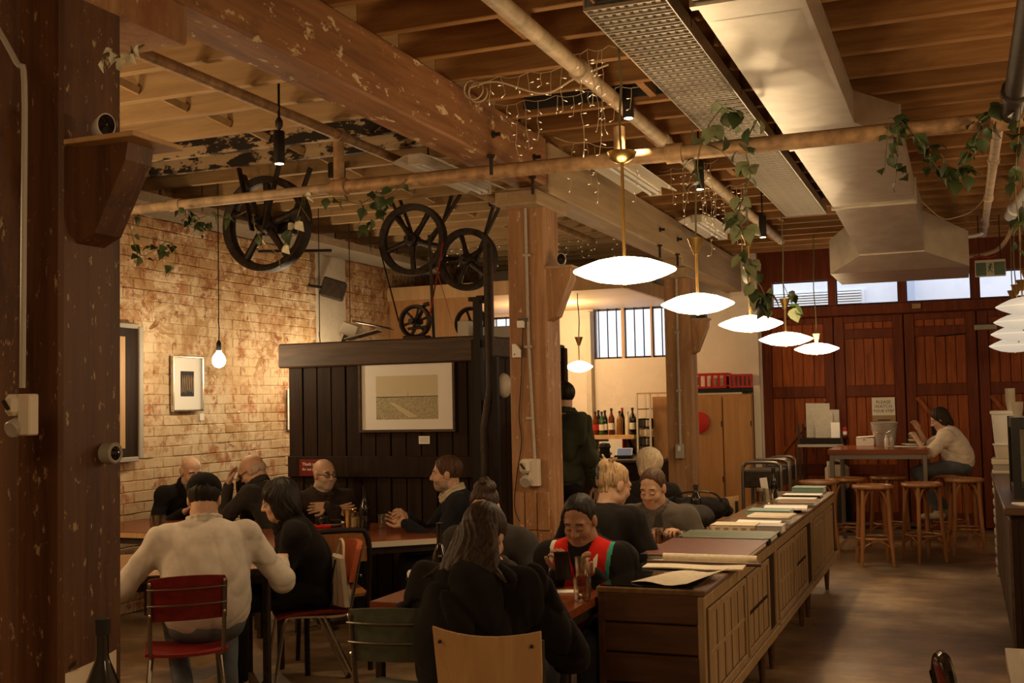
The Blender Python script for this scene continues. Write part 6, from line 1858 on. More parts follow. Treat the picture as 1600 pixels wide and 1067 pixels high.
    for i in range(2):
        F.cone(Lc(sh[i]), Lc(el[i]), 0.042, 0.034, 0.03); F.cone(Lc(el[i]), Lc(wr[i]), 0.035, 0.0235 if female else 0.0265, 0.02)
        F.cone(Lc(hipj[i]), Lc(kn[i]), 0.068, 0.046, 0.05); F.cone(Lc(kn[i]), Lc(an[i]), 0.047, 0.032, 0.03)
        ft = Vector((B.x, B.y, 0)) * 0.9 + Rt * (0.15 if i == 0 else -0.15)
        F.cone(Lc(an[i]) + np.array((0, 0, -0.03)), Lc(an[i] + ft * 0.13) + np.array((0, 0, -0.052)), 0.030, 0.026, 0.02)
    # hands
    for i, s in enumerate((1, -1)):
        fa = (wr[i] - el[i]).normalized()
        fd = Vector(fdir[i]).normalized() if fdir and fdir[i] is not None else fa
        pn = Vector(palm[i]); pn = (pn - fd * pn.dot(fd)).normalized()
        lat = fd.cross(pn) * (1 if i == 0 else -1)      # towards the thumb
        wz = wr[i]
        hs = 0.90 if female else 1.0
        th = fd.cross(-pn); thumb_side = lat
        cu = curl[i]
        kn_ = []
        for f in range(4):
            off = (0.029 - 0.0193 * f) * hs
            k0 = wz + fd * (0.088 - 0.004 * abs(f - 1.0)) * hs + thumb_side * off
            kn_.append(k0)
            F.cone(Lc(wz + thumb_side * off * 0.55 + fd * 0.01), Lc(k0), 0.0165, 0.0115, 0.012)
        F.cone(Lc(wz), Lc(wz + fd * 0.02), 0.022, 0.02, 0.015)
        ln = (0.070, 0.078, 0.072, 0.056)
        for f in range(4):
            p = kn_[f]; a = 0.0
            for sgm, fr in enumerate((0.45, 0.32, 0.23)):
                a += cu * (0.75, 1.0, 0.7)[sgm] + 0.05 * f * cu
                dd = fd * math.cos(a) + pn * math.sin(a) + thumb_side * (0.10 - 0.07 * f)
                q = p + dd.normalized() * ln[f] * fr * hs
                F.cone(Lc(p), Lc(q), 0.0092 - 0.0008 * sgm, 0.0084 - 0.0008 * sgm, 0.0035); p = q
        t0 = wz + fd * 0.022 + thumb_side * 0.020 + pn * 0.006
        t1 = t0 + (fd * 0.60 + thumb_side * 0.62 + pn * 0.35).normalized() * 0.044 * hs
        t2 = t1 + (fd * 0.85 + thumb_side * 0.22 + pn * (0.3 + 0.4 * cu)).normalized() * 0.034 * hs
        t3 = t2 + (fd * 0.90 + thumb_side * -0.05 + pn * (0.3 + 0.5 * cu)).normalized() * 0.026 * hs
        F.cone(Lc(t0), Lc(t1), 0.0155, 0.012, 0.010); F.cone(Lc(t1), Lc(t2), 0.0115, 0.0100, 0.003); F.cone(Lc(t2), Lc(t3), 0.0098, 0.0085, 0.003)
    V, Q = F.surface()
    mats = [skin, lips, 'brow_dark'] + ([beard] if beard else [])

    def pick(Cn):
        q = (Cn - Hl) @ Rn / fs
        m = np.zeros(len(Cn), int)
        x, y, z = q[:, 0], q[:, 1], q[:, 2]
        if beard: m[(y > -0.01) & (z < -0.045 - 0.25 * np.maximum(0, 0.03 - np.abs(x)) * 0 + 0.0) & (z > -0.135) & ((np.abs(x) > 0.026) | (z < -0.085) | (z > -0.060))] = 3
        m[(np.abs(x) < 0.022 - 0.9 * np.abs(z + 0.0685)) & (z < -0.060) & (z > -0.079) & (y > 0.06)] = 1
        m[(np.abs(x) > 0.013) & (np.abs(x) < 0.050) & (np.abs(z - 0.025 + 0.10 * np.maximum(0, np.abs(x) - 0.03)) < 0.0040) & (y > 0.055)] = 2
        if eyes == 'down': m[(np.abs(x) > 0.017) & (np.abs(x) < 0.046) & (np.abs(z + 0.0095 - 4 * (np.abs(x) - 0.031) ** 2 * 4) < 0.0026) & (y > 0.06)] = 2
        return m
    me = to_mesh('body', V, Q, mats, pick, ratio=0.5 if h < 0.0055 else 0.6)
    ob = bpy.data.objects.new('body', me); COL.objects.link(ob); ob.parent = e
    if eyes == 'open':
        for s in (1, -1):
            T = Matrix.Translation(Vector(hp(s * 0.031, 0.0755, -0.001))) @ Rh.to_4x4()
            mb = MB().sphere((0, 0, 0), 0.0118, 10, 8, T=T); mb.mi = 1; mb.sphere((0, 0.0075, -0.0012), 0.0058, 8, 6, T=T)
            mb.build('eye', ['eye_white', 'iris'], e, smooth=True)
            T2 = Matrix.Translation(Vector(hp(s * 0.031, 0.0755, -0.001))) @ Rh.to_4x4()
            MB().tube([(0.0145 * math.cos(t), 0.010 + 0.002 * math.sin(t), 0.0052 * math.sin(t) + 0.001) for t in [PI * k / 8 for k in range(9)]], 0.0022, 6).build('eyelid', skin, e, smooth=True)
            CHL = bpy.data.objects[e.children[-1].name] if e.children else None
            o_ = [o for o in COL.objects if o.name.startswith('eyelid')][-1]; o_.matrix_local = T2
    # ---------------- top garment
    hc = (extra or {}).get('hc', 0.008)
    G = Field(lo, hi, hc)
    if top:
        g = 0.020
        lo_ = loose
        G.ell(c_, (sw * (0.90 + 0.10 * lo_) + g * 0.3, 0.108 * bk + g * (0.5 + lo_), 0.205), Rs, 0.0); G.ell(w_, (sw * (0.82 + 0.20 * lo_) + g * 0.3, 0.105 * bk + g * (0.5 + 1.2 * lo_), 0.18 + 0.02 * lo_), Rs, 0.07 + 0.03 * lo_); G.ell(p_ + np.array(tuple(spine)) * 0.03, (sw * 0.92, 0.125 * bk, 0.125), Rs, 0.06 + 0.04 * lo_)
        G.ell(Lc(neck_b - spine * 0.13 - back * 0.015), (sw * 1.0, 0.085 * bk, 0.15), Rs, 0.06)
        G.cone(Lc(sh[0] - spine * 0.012), Lc(sh[1] - spine * 0.012), 0.058 * bk ** 0.5, 0.058 * bk ** 0.5, 0.07)
        for s in (0, 1): G.cone(Lc(neck_b - spine * 0.03), Lc(sh[s]), 0.056, 0.058, 0.03)
        for i in range(2):
            r0 = 0.060 * bk ** 0.6
            end = wr[i] if sleeves else sh[i].lerp(el[i], 0.80)
            if sleeve_end: end = el[i].lerp(wr[i], sleeve_end)
            G.cone(Lc(sh[i]), Lc(el[i] if sleeves else end), r0, (0.054 + 0.004 * lo_) * bk ** 0.6 if sleeves else r0, 0.055)
            if sleeves: G.cone(Lc(el[i]), Lc(end), (0.051 + 0.008 * lo_) * bk ** 0.6, 0.039 * bk ** 0.4, 0.03)
        if collar != 'roll': G.cone(hp(0, -0.02, -0.075), Lc(neck_b + spine * 0.02), nr + 0.002, nr + 0.010, 0.012, sub=True)
        if ripple: G.ripple(ripple, 34 if not female else 40, H.x * 7)
        V, Q = G.surface()
        pk = extra.get('top_pick') if extra else None
        tm = [top] + (extra.get('top_mats', []) if extra else [])
        pkf = (lambda Cn: pk(Cn, dict(c=c_, R=Rs, nb=Lc(neck_b), sh=[Lc(x) for x in sh], el=[Lc(x) for x in el], wr=[Lc(x) for x in wr]))) if pk else None
        o = bpy.data.objects.new('top', to_mesh('top', V, Q, tm, pkf)); COL.objects.link(o); o.parent = e
        o.name = (extra or {}).get('top_name', 'jacket' if collar else 'jumper')
    if collar:
        ring = []
        nbp = Lc(neck_b + spine * 0.035)
        ax1 = np.array(tuple(Rt)); ax2 = np.array(tuple(back)); axu = np.array(tuple(spine))
        G = Field(Hl - 0.25, Hl + 0.2, 0.006)
        N_ = 14; prev = None
        gap = 0.5 if collar == 'open' else (0.25 if collar == 'stand' else 0.0)
        for k in range(N_ + 1):
            t = PI / 2 + gap + (2 * PI - 2 * gap) * k / N_
            fr = math.sin(t)
            p = nbp + ax1 * math.cos(t) * (nr + 0.026) + ax2 * (fr * (nr + 0.026) + (0.022 if fr > 0 else 0)) - axu * ((0.050 * max(0, fr) - 0.012) if collar != 'roll' else (0.03 * max(0, fr) - 0.002))
            if prev is not None:
                G.cone(prev - axu * 0.014, p - axu * 0.014, 0.013, 0.013, 0.010); G.cone(prev + axu * 0.012, p + axu * 0.012, 0.010, 0.010, 0.012)
            prev = p
        V, Q = G.surface()
        o = bpy.data.objects.new('collar', to_mesh('collar', V, Q, (extra or {}).get('collar_mat', top))); COL.objects.link(o); o.parent = e
    # ---------------- trousers
    if trousers:
        G = Field(lo, hi, 0.010)
        G.ell(p_ - np.array(tuple(spine)) * 0.01, (sw * 0.90, 0.122 * bk, 0.115), Rs, 0.0)
        for i in range(2):
            G.cone(Lc(hipj[i]), Lc(kn[i]), 0.086, 0.062, 0.05); G.cone(Lc(kn[i]), Lc(an[i]) + np.array((0, 0, 0.03)), 0.061, 0.048, 0.03)
        G.ripple(0.003, 30, H.y)
        V, Q = G.surface()
        o = bpy.data.objects.new('trousers', to_mesh('trousers', V, Q, trousers)); COL.objects.link(o); o.parent = e
    if shoes:
        for i in range(2):
            ft = (Vector((B.x, B.y, 0)) * 0.9 + Rt * (0.15 if i == 0 else -0.15)).normalized(); a = Lc(an[i])
            G = Field(a - 0.25, a + 0.25, 0.007)
            f3 = np.array(tuple(ft))
            G.cone(a + f3 * -0.035 + np.array((0, 0, -0.045)), a + f3 * 0.13 + np.array((0, 0, -0.052)), 0.040, 0.036, 0.0)
            G.cone(a + f3 * 0.13 + np.array((0, 0, -0.052)), a + f3 * 0.175 + np.array((0, 0, -0.058)), 0.036, 0.028, 0.02)
            G.cone(a + np.array((0, 0, -0.03)), a + np.array((0, 0, 0.01)), 0.044, 0.043, 0.02)
            sl = G._sub(a - 0.3, a + 0.3, 0)
            G.F[sl[0]] = np.maximum(G.F[sl[0]], -(sl[3] - (a[2] - 0.082)))
            V, Q = G.surface()
            ms = [shoes, 'shoe_sole']
            o = bpy.data.objects.new('shoe', to_mesh('shoe', V, Q, ms, lambda Cn: (Cn[:, 2] < a[2] - 0.058).astype(int))); COL.objects.link(o); o.parent = e
    # ---------------- hair
    if hair:
        G = Field(Hl - np.array((0.3, 0.3, 0.55)), Hl + 0.26, 0.0055)
        hair(G, hp, Rn, fs, dict(lab=label, spine=np.array(tuple(spine)), back=np.array(tuple(back)), rt=np.array(tuple(Rt)), nb=Lc(neck_b), sh=[Lc(x) for x in sh]))
        if hair is not hair_stubbly: G.strands(Hl, Rn, 0.0017, 26, H.x * 9)
        V, Q = G.surface()
        if len(Q):
            o = bpy.data.objects.new('hair', to_mesh('hair', V, Q, haircol)); COL.objects.link(o); o.parent = e
    if glasses:
        mb = MB()
        for s in (1, -1):
            pts = [Vector(hp(s * 0.033 + 0.022 * math.cos(t), 0.094 - 0.006 * abs(math.cos(t)), 0.000 + 0.015 * math.sin(t))) for t in [2 * PI * k / 14 for k in range(14)]]
            mb.tube(pts, 0.0036, 6, closed=True)
            mb.tube([Vector(hp(s * 0.056, 0.088, 0.004)), Vector(hp(s * 0.076, 0.04, 0.006)), Vector(hp(s * 0.081, -0.01, 0.004)), Vector(hp(s * 0.080, -0.025, -0.012))], 0.0026, 6)
        mb.tube([Vector(hp(-0.011, 0.098, 0.003)), Vector(hp(0, 0.101, 0.006)), Vector(hp(0.011, 0.098, 0.003))], 0.0024, 6)
        mb.build('glasses', 'black_plastic' if glasses is True else glasses, e, smooth=True)
    return dict(e=e, O=O, W=W, Lc=Lc, wr=wr, el=el, sh=sh, nb=neck_b, hp=hp, B=B, Rt=Rt, spine=spine, back=back, Rh=Rh, pel=pel, chest=chest)


# ---- hair styles: each adds shapes to a field
def cap_hair(G, hp, Rn, fs, front=0.052, low=-0.03, t=0.010, k=0.012):
    """hair on the scalp: clear of the face, down to the nape"""
    G.ell(hp(0, -0.018, 0.036), ((0.074 + t) * fs, (0.092 + t) * fs, (0.084 + t) * fs), Rn, 0.0,
          clip=[(hp(0, front, 0.04), Rn @ np.array((0, 0.92, -0.38))), (hp(0, -0.05, low - 0.05), Rn @ np.array((0, 0.35, -0.94))), ])


def hair_short(G, hp, Rn, fs, b): cap_hair(G, hp, Rn, fs, 0.060, -0.01, 0.010)


def hair_stubbly(G, hp, Rn, fs, b):
    for s in (1, -1): G.ell(hp(s * 0.060, -0.035, -0.008), (0.018, 0.045, 0.036), Rn, 0.01)
    G.ell(hp(0, -0.075, -0.012), (0.055, 0.034, 0.045), Rn, 0.015)


def hair_bob(G, hp, Rn, fs, b):
    cap_hair(G, hp, Rn, fs, 0.072, -0.05, 0.022)
    for s in (1, -1):
        G.ell(hp(s * 0.072, -0.015, -0.035), (0.026, 0.066, 0.088), Rn, 0.03)
        G.ell(hp(s * 0.055, 0.055, 0.052), (0.032, 0.030, 0.038), Rn, 0.03)
    G.ell(hp(0, -0.085, -0.045), (0.078, 0.040, 0.085), Rn, 0.03)


def hair_back(G, hp, Rn, fs, b):
    """drawn back from the forehead"""
    cap_hair(G, hp, Rn, fs, 0.040, -0.03, 0.007)
    G.ell(hp(0, -0.075, -0.01), (0.055, 0.035, 0.045), Rn, 0.02)


def hair_back_bun(G, hp, Rn, fs, b):
    hair_back(G, hp, Rn, fs, b)
    G.ell(hp(0.01, -0.115, 0.025), (0.034, 0.032, 0.034), Rn, 0.01)


def hair_topknot(G, hp, Rn, fs, b):
    hair_back(G, hp, Rn, fs, b)
    r = random.Random(2)
    G.ell(hp(-0.01, -0.03, 0.115), (0.060, 0.052, 0.040), Rn, 0.012)
    for k in range(9):
        a = 2 * PI * k / 9
        G.cone(hp(0.05 * math.cos(a) - 0.01, -0.03 + 0.045 * math.sin(a), 0.112), hp(0.03 * math.cos(a + 1.4) - 0.01, -0.03 + 0.03 * math.sin(a + 1.4), 0.15 + r.uniform(-.01, .012)), 0.012, 0.008, 0.004)


def hair_clip_up(G, hp, Rn, fs, b):
    """fair hair twisted up at the back with strands loose"""
    cap_hair(G, hp, Rn, fs, 0.040, -0.02, 0.007)
    r = random.Random(5)
    G.ell(hp(0.0, -0.092, 0.015), (0.040, 0.026, 0.055), Rn, 0.015)
    G.ell(hp(0.0, -0.075, 0.085), (0.050, 0.050, 0.042), Rn, 0.015)
    for k in range(12):
        x = -0.055 + 0.011 * k * 0.9
        G.cone(hp(x * 0.75, -0.078 + 0.25 * abs(x), -0.062 + r.uniform(-.008, .008)), hp(x * 0.45 + r.uniform(-.01, .01), -0.098, 0.06 + r.uniform(-.02, .03)), 0.005, 0.012, 0.008)
    for k in range(7):
        a = r.uniform(0, 2 * PI)
        G.cone(hp(0.02 * math.cos(a), -0.075, 0.10), hp(0.055 * math.cos(a), -0.075 + 0.04 * math.sin(a), 0.135 + r.uniform(-.02, .012)), 0.010, 0.006, 0.004)


def hair_long(G, hp, Rn, fs, b):
    """long and loose over the back of the jacket"""
    cap_hair(G, hp, Rn, fs, 0.062, -0.06, 0.016)
    top = hp(0, -0.075, 0.0)
    r = random.Random(9)
    for k in range(26):
        u = -1 + 2 * k / 25
        p0 = hp(0.062 * u, -0.070 - 0.030 * (1 - u * u), 0.0)
        p1 = b['nb'] + b['rt'] * (0.112 * u + r.uniform(-.012, .012)) - b['back'] * (0.080 + 0.035 * (1 - u * u) + r.uniform(0, .014)) + b['spine'] * 0.01
        p2 = b['nb'] + b['rt'] * (0.150 * u + r.uniform(-.03, .03)) - b['back'] * (0.125 + 0.014 * (1 - u * u) + r.uniform(0, .012)) - b['spine'] * (0.13 + r.uniform(-.04, 0.10) - 0.05 * u * u)
        G.cone(p0, p1, 0.024, 0.018, 0.008); G.cone(p1, p2, 0.018, 0.004, 0.006)


def hair_shoulder(G, hp, Rn, fs, b):
    """dark brown, drawn behind the ear to the nape"""
    cap_hair(G, hp, Rn, fs, 0.064, -0.05, 0.016)
    G.ell(hp(0, -0.085, -0.055), (0.066, 0.040, 0.075), Rn, 0.03)
    for s in (1, -1): G.ell(hp(s * 0.066, -0.03, -0.03), (0.022, 0.046, 0.062), Rn, 0.02)


def hair_pony(G, hp, Rn, fs, b):
    hair_back(G, hp, Rn, fs, b)
    G.ell(hp(0, -0.105, 0.02), (0.030, 0.030, 0.032), Rn, 0.015)
    G.cone(hp(0, -0.115, 0.01), hp(0.0, -0.13, -0.12), 0.024, 0.012, 0.015)


def hair_big(G, hp, Rn, fs, b):
    cap_hair(G, hp, Rn, fs, 0.06, -0.05, 0.026)
    G.ell(hp(0, -0.06, 0.05), (0.088, 0.075, 0.085), Rn, 0.03)
    G.ell(hp(0, -0.075, -0.045), (0.070, 0.05, 0.07), Rn, 0.03)


def V2(px, py, y): return atY(px, py, y)


cam_dir = lambda p: (Vector((0, 0, CAM_H)) - Vector(p)).normalized()
# ---------------- the people
# man in the white sweater, back to us
hd = V2(319, 779, 4.86)
P1 = person('man in cream white sweater and dark cap, seen from behind', hd, (-0.50, 0.80, -0.30), (-0.66, 0.75), lean=16, hair=hair_short, haircol='hair_black', top='cloth_cream', trousers='denim',
            hands=((0.42, 0.34, 0.775), (-0.46, 0.36, 0.775)), h=0.006, bulk=1.12, sleeve_end=0.95, extra={'top_name': 'sweater'}, loose=1.0, collar='roll', ripple=0.0045, feet=((0.10, -0.05, 0.085), (-0.10, -0.06, 0.085)), shoulder_w=0.205)
G = Field(P1['Lc'](hd) - 0.2, P1['Lc'](hd) + 0.2, 0.005)
Rn = np.array(P1['Rh'])
G.ell(P1['hp'](0, -0.012, 0.052), (0.090, 0.108, 0.082), Rn, 0.0, clip=[(P1['hp'](0, 0, 0.028), Rn @ np.array((0, 0.0, -1.0)))])
G.ell(P1['hp'](0, 0.125, 0.045), (0.062, 0.065, 0.008), Rn, 0.008)
V, Q = G.surface()
o = bpy.data.objects.new('cap', to_mesh('cap', V, Q, 'cloth_black')); COL.objects.link(o); o.parent = P1['e']
# woman with black bob, in profile
hd = V2(436, 782, 5.58)
P2 = person('woman with black bobbed hair and dark jacket, in profile at the left', hd, (-0.84, -0.52, -0.22), (-0.80, -0.60), female=True, lean=20, hair=hair_bob, haircol='hair_black', top='cloth_black', trousers='cloth_black', shoes='shoe_pale', collar='open',
            hands=((0.10, 0.30, 0.79), (-0.05, 0.31, 0.79)), glasses='chrome', eyes='open', h=0.0055, bulk=1.05, curl=(0.9, 0.9), sleeve_end=0.93)
# bald man by the wall
hd = V2(299, 737, 7.45)
P3 = person('bald man in black leaning in, by the brick wall at far left', hd, (0.80, -0.45, -0.30), (0.85, -0.35), lean=30, hair=hair_stubbly, haircol='stubble_grey', top='cloth_black', hands=((0.15, 0.42, 0.80), (-0.20, 0.42, 0.80)), collar='stand', beard='stubble_grey', h=0.006, eyes='open')
# bald man, hand to his face
hd = V2(394, 735, 7.2)
P4 = person('bald man in black with glasses, resting his face in his hand', hd, (-0.80, -0.20, -0.50), (-0.92, 0.05), lean=34, hair=hair_stubbly, haircol='stubble_grey', top='cloth_charcoal', hands=(Vector((hd.x - 0.13, hd.y + 0.03, hd.z - 0.10)), Vector((hd.x - 0.14, hd.y - 0.10, hd.z - 0.11))),
            fdir=((0.1, 0.1, 1), (0.15, 0.15, 1)), palm=((1, 0, 0), (1, 0.2, 0)), curl=(0.35, 0.35), glasses=True, h=0.006, bulk=1.08, collar='stand', crouch=0.3)
# bald man in glasses before the booth
hd = V2(507, 741, 7.56)
P5 = person('bald man with dark glasses and folded arms before the booth', hd, (0.93, -0.42, -0.05), (0.78, -0.62), lean=8, hair=None, top='cloth_brown', hands=((-0.04, 0.25, 0.82), (0.05, 0.28, 0.86)), fdir=((0.62, 0.70, 0.12), (-0.62, -0.70, -0.05)), glasses=True, beard='stubble_grey', h=0.005, bulk=1.22, collar='stand', curl=(0.5, 0.3), eyes='open', palm=((0, -1, 0), (0, -1, 0)), shoulder_w=0.205, skin='skin_fair')
# man with check collar, profile
hd = V2(697, 740, 7.12)
P6 = person('brown haired man in navy jacket and check collar, in left profile', hd, (-0.90, -0.42, -0.03), (-0.86, -0.50), lean=16, hair=hair_short, haircol='hair_brown', top='cloth_navy', hands=((0.0, 0.44, 0.83), (-0.10, 0.46, 0.80)), beard='stubble', h=0.005, collar='open', extra={'collar_mat': 'cloth_oat'}, curl=(0.7, 0.5),
       palm=((-0.3, 0.2, -0.4), (0.4, -0.8, 0)), bulk=1.1, eyes='open', trousers='denim_dark')
# woman with top knot, half hidden
hd = V2(757, 794, 5.45)
P7 = person('woman with dark top knot, half hidden behind the long haired woman', hd, (0.12, -0.90, -0.42), (0.10, -1.0), female=True, lean=18, hair=hair_topknot, haircol='hair_dark', top='cloth_charcoal', hands=((0.14, 0.34, 0.80), (-0.14, 0.34, 0.80)), h=0.0055, collar='stand', skin='skin_tan', bulk=1.25, shoulder_w=0.19, ripple=0.007)
# long haired woman with her back to us
hd = V2(757, 836, 4.10)
P8 = person('woman with long dark hair and black puffer jacket, back to camera', hd, (0.05, 0.88, -0.46), (0.0, 1.0), female=True, lean=16, hair=hair_long, haircol='hair_dark', top='cloth_black', hands=((0.23, 0.31, 0.79), (-0.25, 0.33, 0.79)), h=0.006, collar='roll', loose=0.8, bulk=1.65, shoulder_w=0.205, ripple=0.014)
# woman in red jersey reading her phone
hd = V2(906, 812, 5.12)


def jersey(Cn, d):
    q = (Cn - d['c']) @ d['R']
    x, y, z = q[:, 0], q[:, 1], q[:, 2]
    m = np.zeros(len(Cn), int)
    f = (y > 0.0)
    w = 0.120 + 0.10 * np.clip(z + 0.02, 0, 0.2)
    m[f & (np.abs(x) < w)] = 1
    m[f & (x < -w + 0.0) & (x > -w - 0.022) & (z > -0.12)] = 2
    m[f & (x > w) & (x < w + 0.018) & (z > -0.12)] = 3
    m[f & (np.abs(x) < 0.062 - 0.42 * (0.175 - z)) & (z > 0.03)] = 4
    for i in (0, 1):
        a, w = np.array(d['el'][i]), np.array(d['wr'][i]); ab = w - a
        t = np.clip(((Cn - a) @ ab) / (ab @ ab), 0, 1)
        m[np.linalg.norm(Cn - a - t[:, None] * ab, axis=1) < 0.066] = 0
    return m


P9 = person('woman in a red jersey over black sleeves, reading her phone', hd, (-0.05, -0.86, -0.40), (-0.02, -1.0), skin='skin_brown', lips='lip_dark', female=True, lean=14, hair=hair_back_bun, haircol='hair_black', top='cloth_black', hands=((0.05, 0.27, 0.83), (-0.105, 0.27, 0.82)), h=0.0042, bulk=1.22, shoulder_w=0.18,
            curl=(0.85, 0.75), palm=((-0.8, 0.2, 0.3), (0.8, 0.1, 0.3)), fdir=((0.25, -0.55, 0.65), (-0.35, -0.55, 0.60)), extra={'top_mats': ['cloth_red', 'cloth_teal', 'cloth_cream', 'cloth_black'], 'top_pick': jersey, 'top_name': 'jersey', 'hc': 0.005}, ripple=0.003, sleeve_end=0.93)
Bq = [P9['sh'][1].lerp(P9['nb'], 0.42), ]
pts = []
for t in range(9):
    v = t / 8
    p = P9['nb'] + P9['Rt'] * (-0.085 - 0.02 * v) - P9['spine'] * (-0.005 + 0.42 * v) + P9['back'] * (0.075 + 0.118 * math.sin(min(1, v * 2.2) * PI / 2))
    pts.append(p - P9['O'])
mb = MB()
for a, b in zip(pts[:-1], pts[1:]): mb.bar(a, b, 0.020, 0.004, up=tuple(P9['back']))
sb = mb.build('bag_strap', 'cream_plastic', P9['e'])
MB().bar(pts[3] + P9['back'] * 0.004, pts[3] + P9['back'] * 0.004 - P9['spine'] * 0.03, 0.032, 0.004, up=tuple(P9['back'])).build('buckle', 'chrome', sb)
MB().bar(pts[4] + P9['back'] * 0.004, pts[4] + P9['back'] * 0.004 - P9['spine'] * 0.012, 0.032, 0.004, up=tuple(P9['back'])).build('buckle', 'chrome', sb)
# printed mark on the jersey front
mb = MB(); r = random.Random(4)
q0 = P9['chest'] - P9['O'] + P9['back'] * 0.168 - P9['spine'] * 0.085
for k in range(5):
    c = q0 + P9['Rt'] * (0.018 * k - 0.036)
    for j in range(3): mb.bar(c + P9['spine'] * r.uniform(-.02, .02) + P9['Rt'] * r.uniform(-.008, .008), c + P9['spine'] * r.uniform(-.02, .02) + P9['Rt'] * r.uniform(-.010, .010), 0.004, 0.006, up=tuple(P9['back']))
mb.build('print', 'white_paper', P9['e'])
# fair haired woman seen from behind
hd = V2(960, 757, 5.95)
P10 = person('fair haired woman in black sweater, hair clipped up, seen from behind', hd, (0.62, 0.72, -0.30), (0.30, 0.95), female=True, lean=28, hair=hair_clip_up, haircol='hair_blond', top='cloth_black', hands=((0.22, 0.40, 0.79), (-0.20, 0.40, 0.79)), h=0.0055, bulk=1.15, shoulder_w=0.185)
MB().tube(cat_curve([Vector(P10['hp'](-0.035, -0.115, 0.08)), Vector(P10['hp'](0.0, -0.135, 0.05)), Vector(P10['hp'](0.02, -0.13, 0.0))], 4), 0.008, 6).build('hair_clip', 'black_plastic', P10['e'], smooth=True)
# young woman in the grey fleece
hd = V2(1020, 762, 6.78)
P11 = person('young woman in dark grey collared fleece, looking down at table', hd, (-0.16, -0.93, -0.34), (0.0, -1.0), female=True, lean=12, hair=hair_back, haircol='hair_brown', top='cloth_grey_fleece', hands=((0.16, 0.30, 0.79), (-0.22, 0.34, 0.80)), h=0.0042, bulk=1.30, collar='open', shoulder_w=0.19, curl=(0.8, 0.8))
MB().prism([(-0.035, 0.03), (0.035, 0.03), (0.0, -0.075)], 0, 0.006, T=frame_T(P11['nb'] - P11['O'] + P11['back'] * 0.100 - P11['spine'] * 0.032, -P11['Rt'], P11['spine'] - P11['back'] * 0.55)).build('undershirt', 'cloth_oat', P11['e'])
for s in (1, -1):
    pg = [(s * 0.010, -0.065), (s * 0.026, 0.014), (s * 0.062, 0.026), (s * 0.072, -0.030), (s * 0.042, -0.058)]
    MB().prism(pg if s > 0 else pg[::-1], 0, 0.007, T=frame_T(P11['nb'] - P11['O'] + P11['back'] * 0.112 - P11['spine'] * 0.012, -P11['Rt'], P11['spine'] - P11['back'] * 0.50)).build('lapel', 'cloth_charcoal', P11['e'])
# farthest fair haired woman, only the hair shows
hd = V2(1017, 728, 8.30)
P12 = person('fair haired woman farthest back, only big pale hair showing', hd, (0.1, 0.98, -0.15), (0.1, 1.0), female=True, lean=10, hair=hair_big, haircol='hair_ash', top='cloth_black', hands=((0.2, 0.35, 0.79), (-0.2, 0.35, 0.79)), h=0.007, bulk=1.2)
# standing man in olive jacket
hd = V2(879, 620, 8.9)
person('man standing in a dark olive jacket, half behind the pale post', hd, (-0.90, 0.42, -0.05), (0.50, 0.86), stand=True, lean=6, hair=hair_short, haircol='hair_black', top='cloth_olive', trousers='cloth_black', hands=((0.24, 0.18, 0.92), (-0.24, 0.16, 0.92)), h=0.0065, bulk=1.30, collar='stand', shoulder_w=0.235, ripple=0.012, loose=0.8)
# woman on the bar stool
hd = V2(1468, 655, 13.0)
p = atZ(1480, 741, 0.75)
person('woman in cream shirt and jeans sitting on a bar stool, left profile', hd, (-0.88, -0.10, -0.38), (-0.98, 0.10), female=True, lean=20, seat=0.75, hair=hair_shoulder, haircol='hair_dark', top='cloth_shirt_cream', trousers='denim', shoes='shoe_pale', sleeves=False,
       hands=((0.12, 0.42, 1.24), (-0.16, 0.40, 1.14)), h=0.006, bulk=1.20, knees=((0.12, 0.42, 0.78), (-0.12, 0.42, 0.78)), feet=((0.10, 0.18, 0.36), (-0.10, 0.22, 0.36)), extra={'top_name': 'shirt'}, curl=(0.4, 0.6), palm=((0.2, 0.2, -1), (0, 0, -1)))

# plain dark chairs under those whose own chair does not show
for P_, lab in ((P3, 'plywood chair under the bald man by the brick wall'), (P4, 'plywood chair under the man with his hand to his face'), (P5, 'plywood chair under the bald man in glasses by the booth'),
                (P6, 'plywood chair under the man in the check collar'), (P7, 'plywood chair under the woman with the top knot'), (P9, 'plywood chair under the woman in red reading her phone'),
                (P10, 'plywood chair under the fair haired woman seen from behind'), (P11, 'plywood chair under the young woman in the grey fleece'), (P12, 'plywood chair under the farthest fair haired woman')):
    q = P_['O'] + P_['B'] * 0.04
    ply_chair(lab, (q.x, q.y, 0), math.atan2(-P_['B'].x, P_['B'].y), top=0.66, frame='steel_dark', m='black_plank', studs=False)
# ================================================================== SMALL THINGS
def tumbler(label, loc, h=0.10, r0=0.028, r1=0.038, m='thin_glass', fill=None, group=None, name='tumbler'):
    e = thing(name, label, 'glass', tuple(loc), 0, group)
    MB().lathe([(r0 * 0.9, 0.001), (r0, 0.004), (r1, h), (r1 - 0.0025, h), (r0 - 0.001, 0.010), (0.002, 0.009)], 20, cap=False).build('body', m, e, smooth=True)
    if fill: MB().lathe([(r0 - 0.002, 0.011), (r0 + (r1 - r0) * fill[0] - 0.003, h * fill[0])], 16).build('drink', fill[1], e, smooth=True)
    return e


TZ = 0.7505
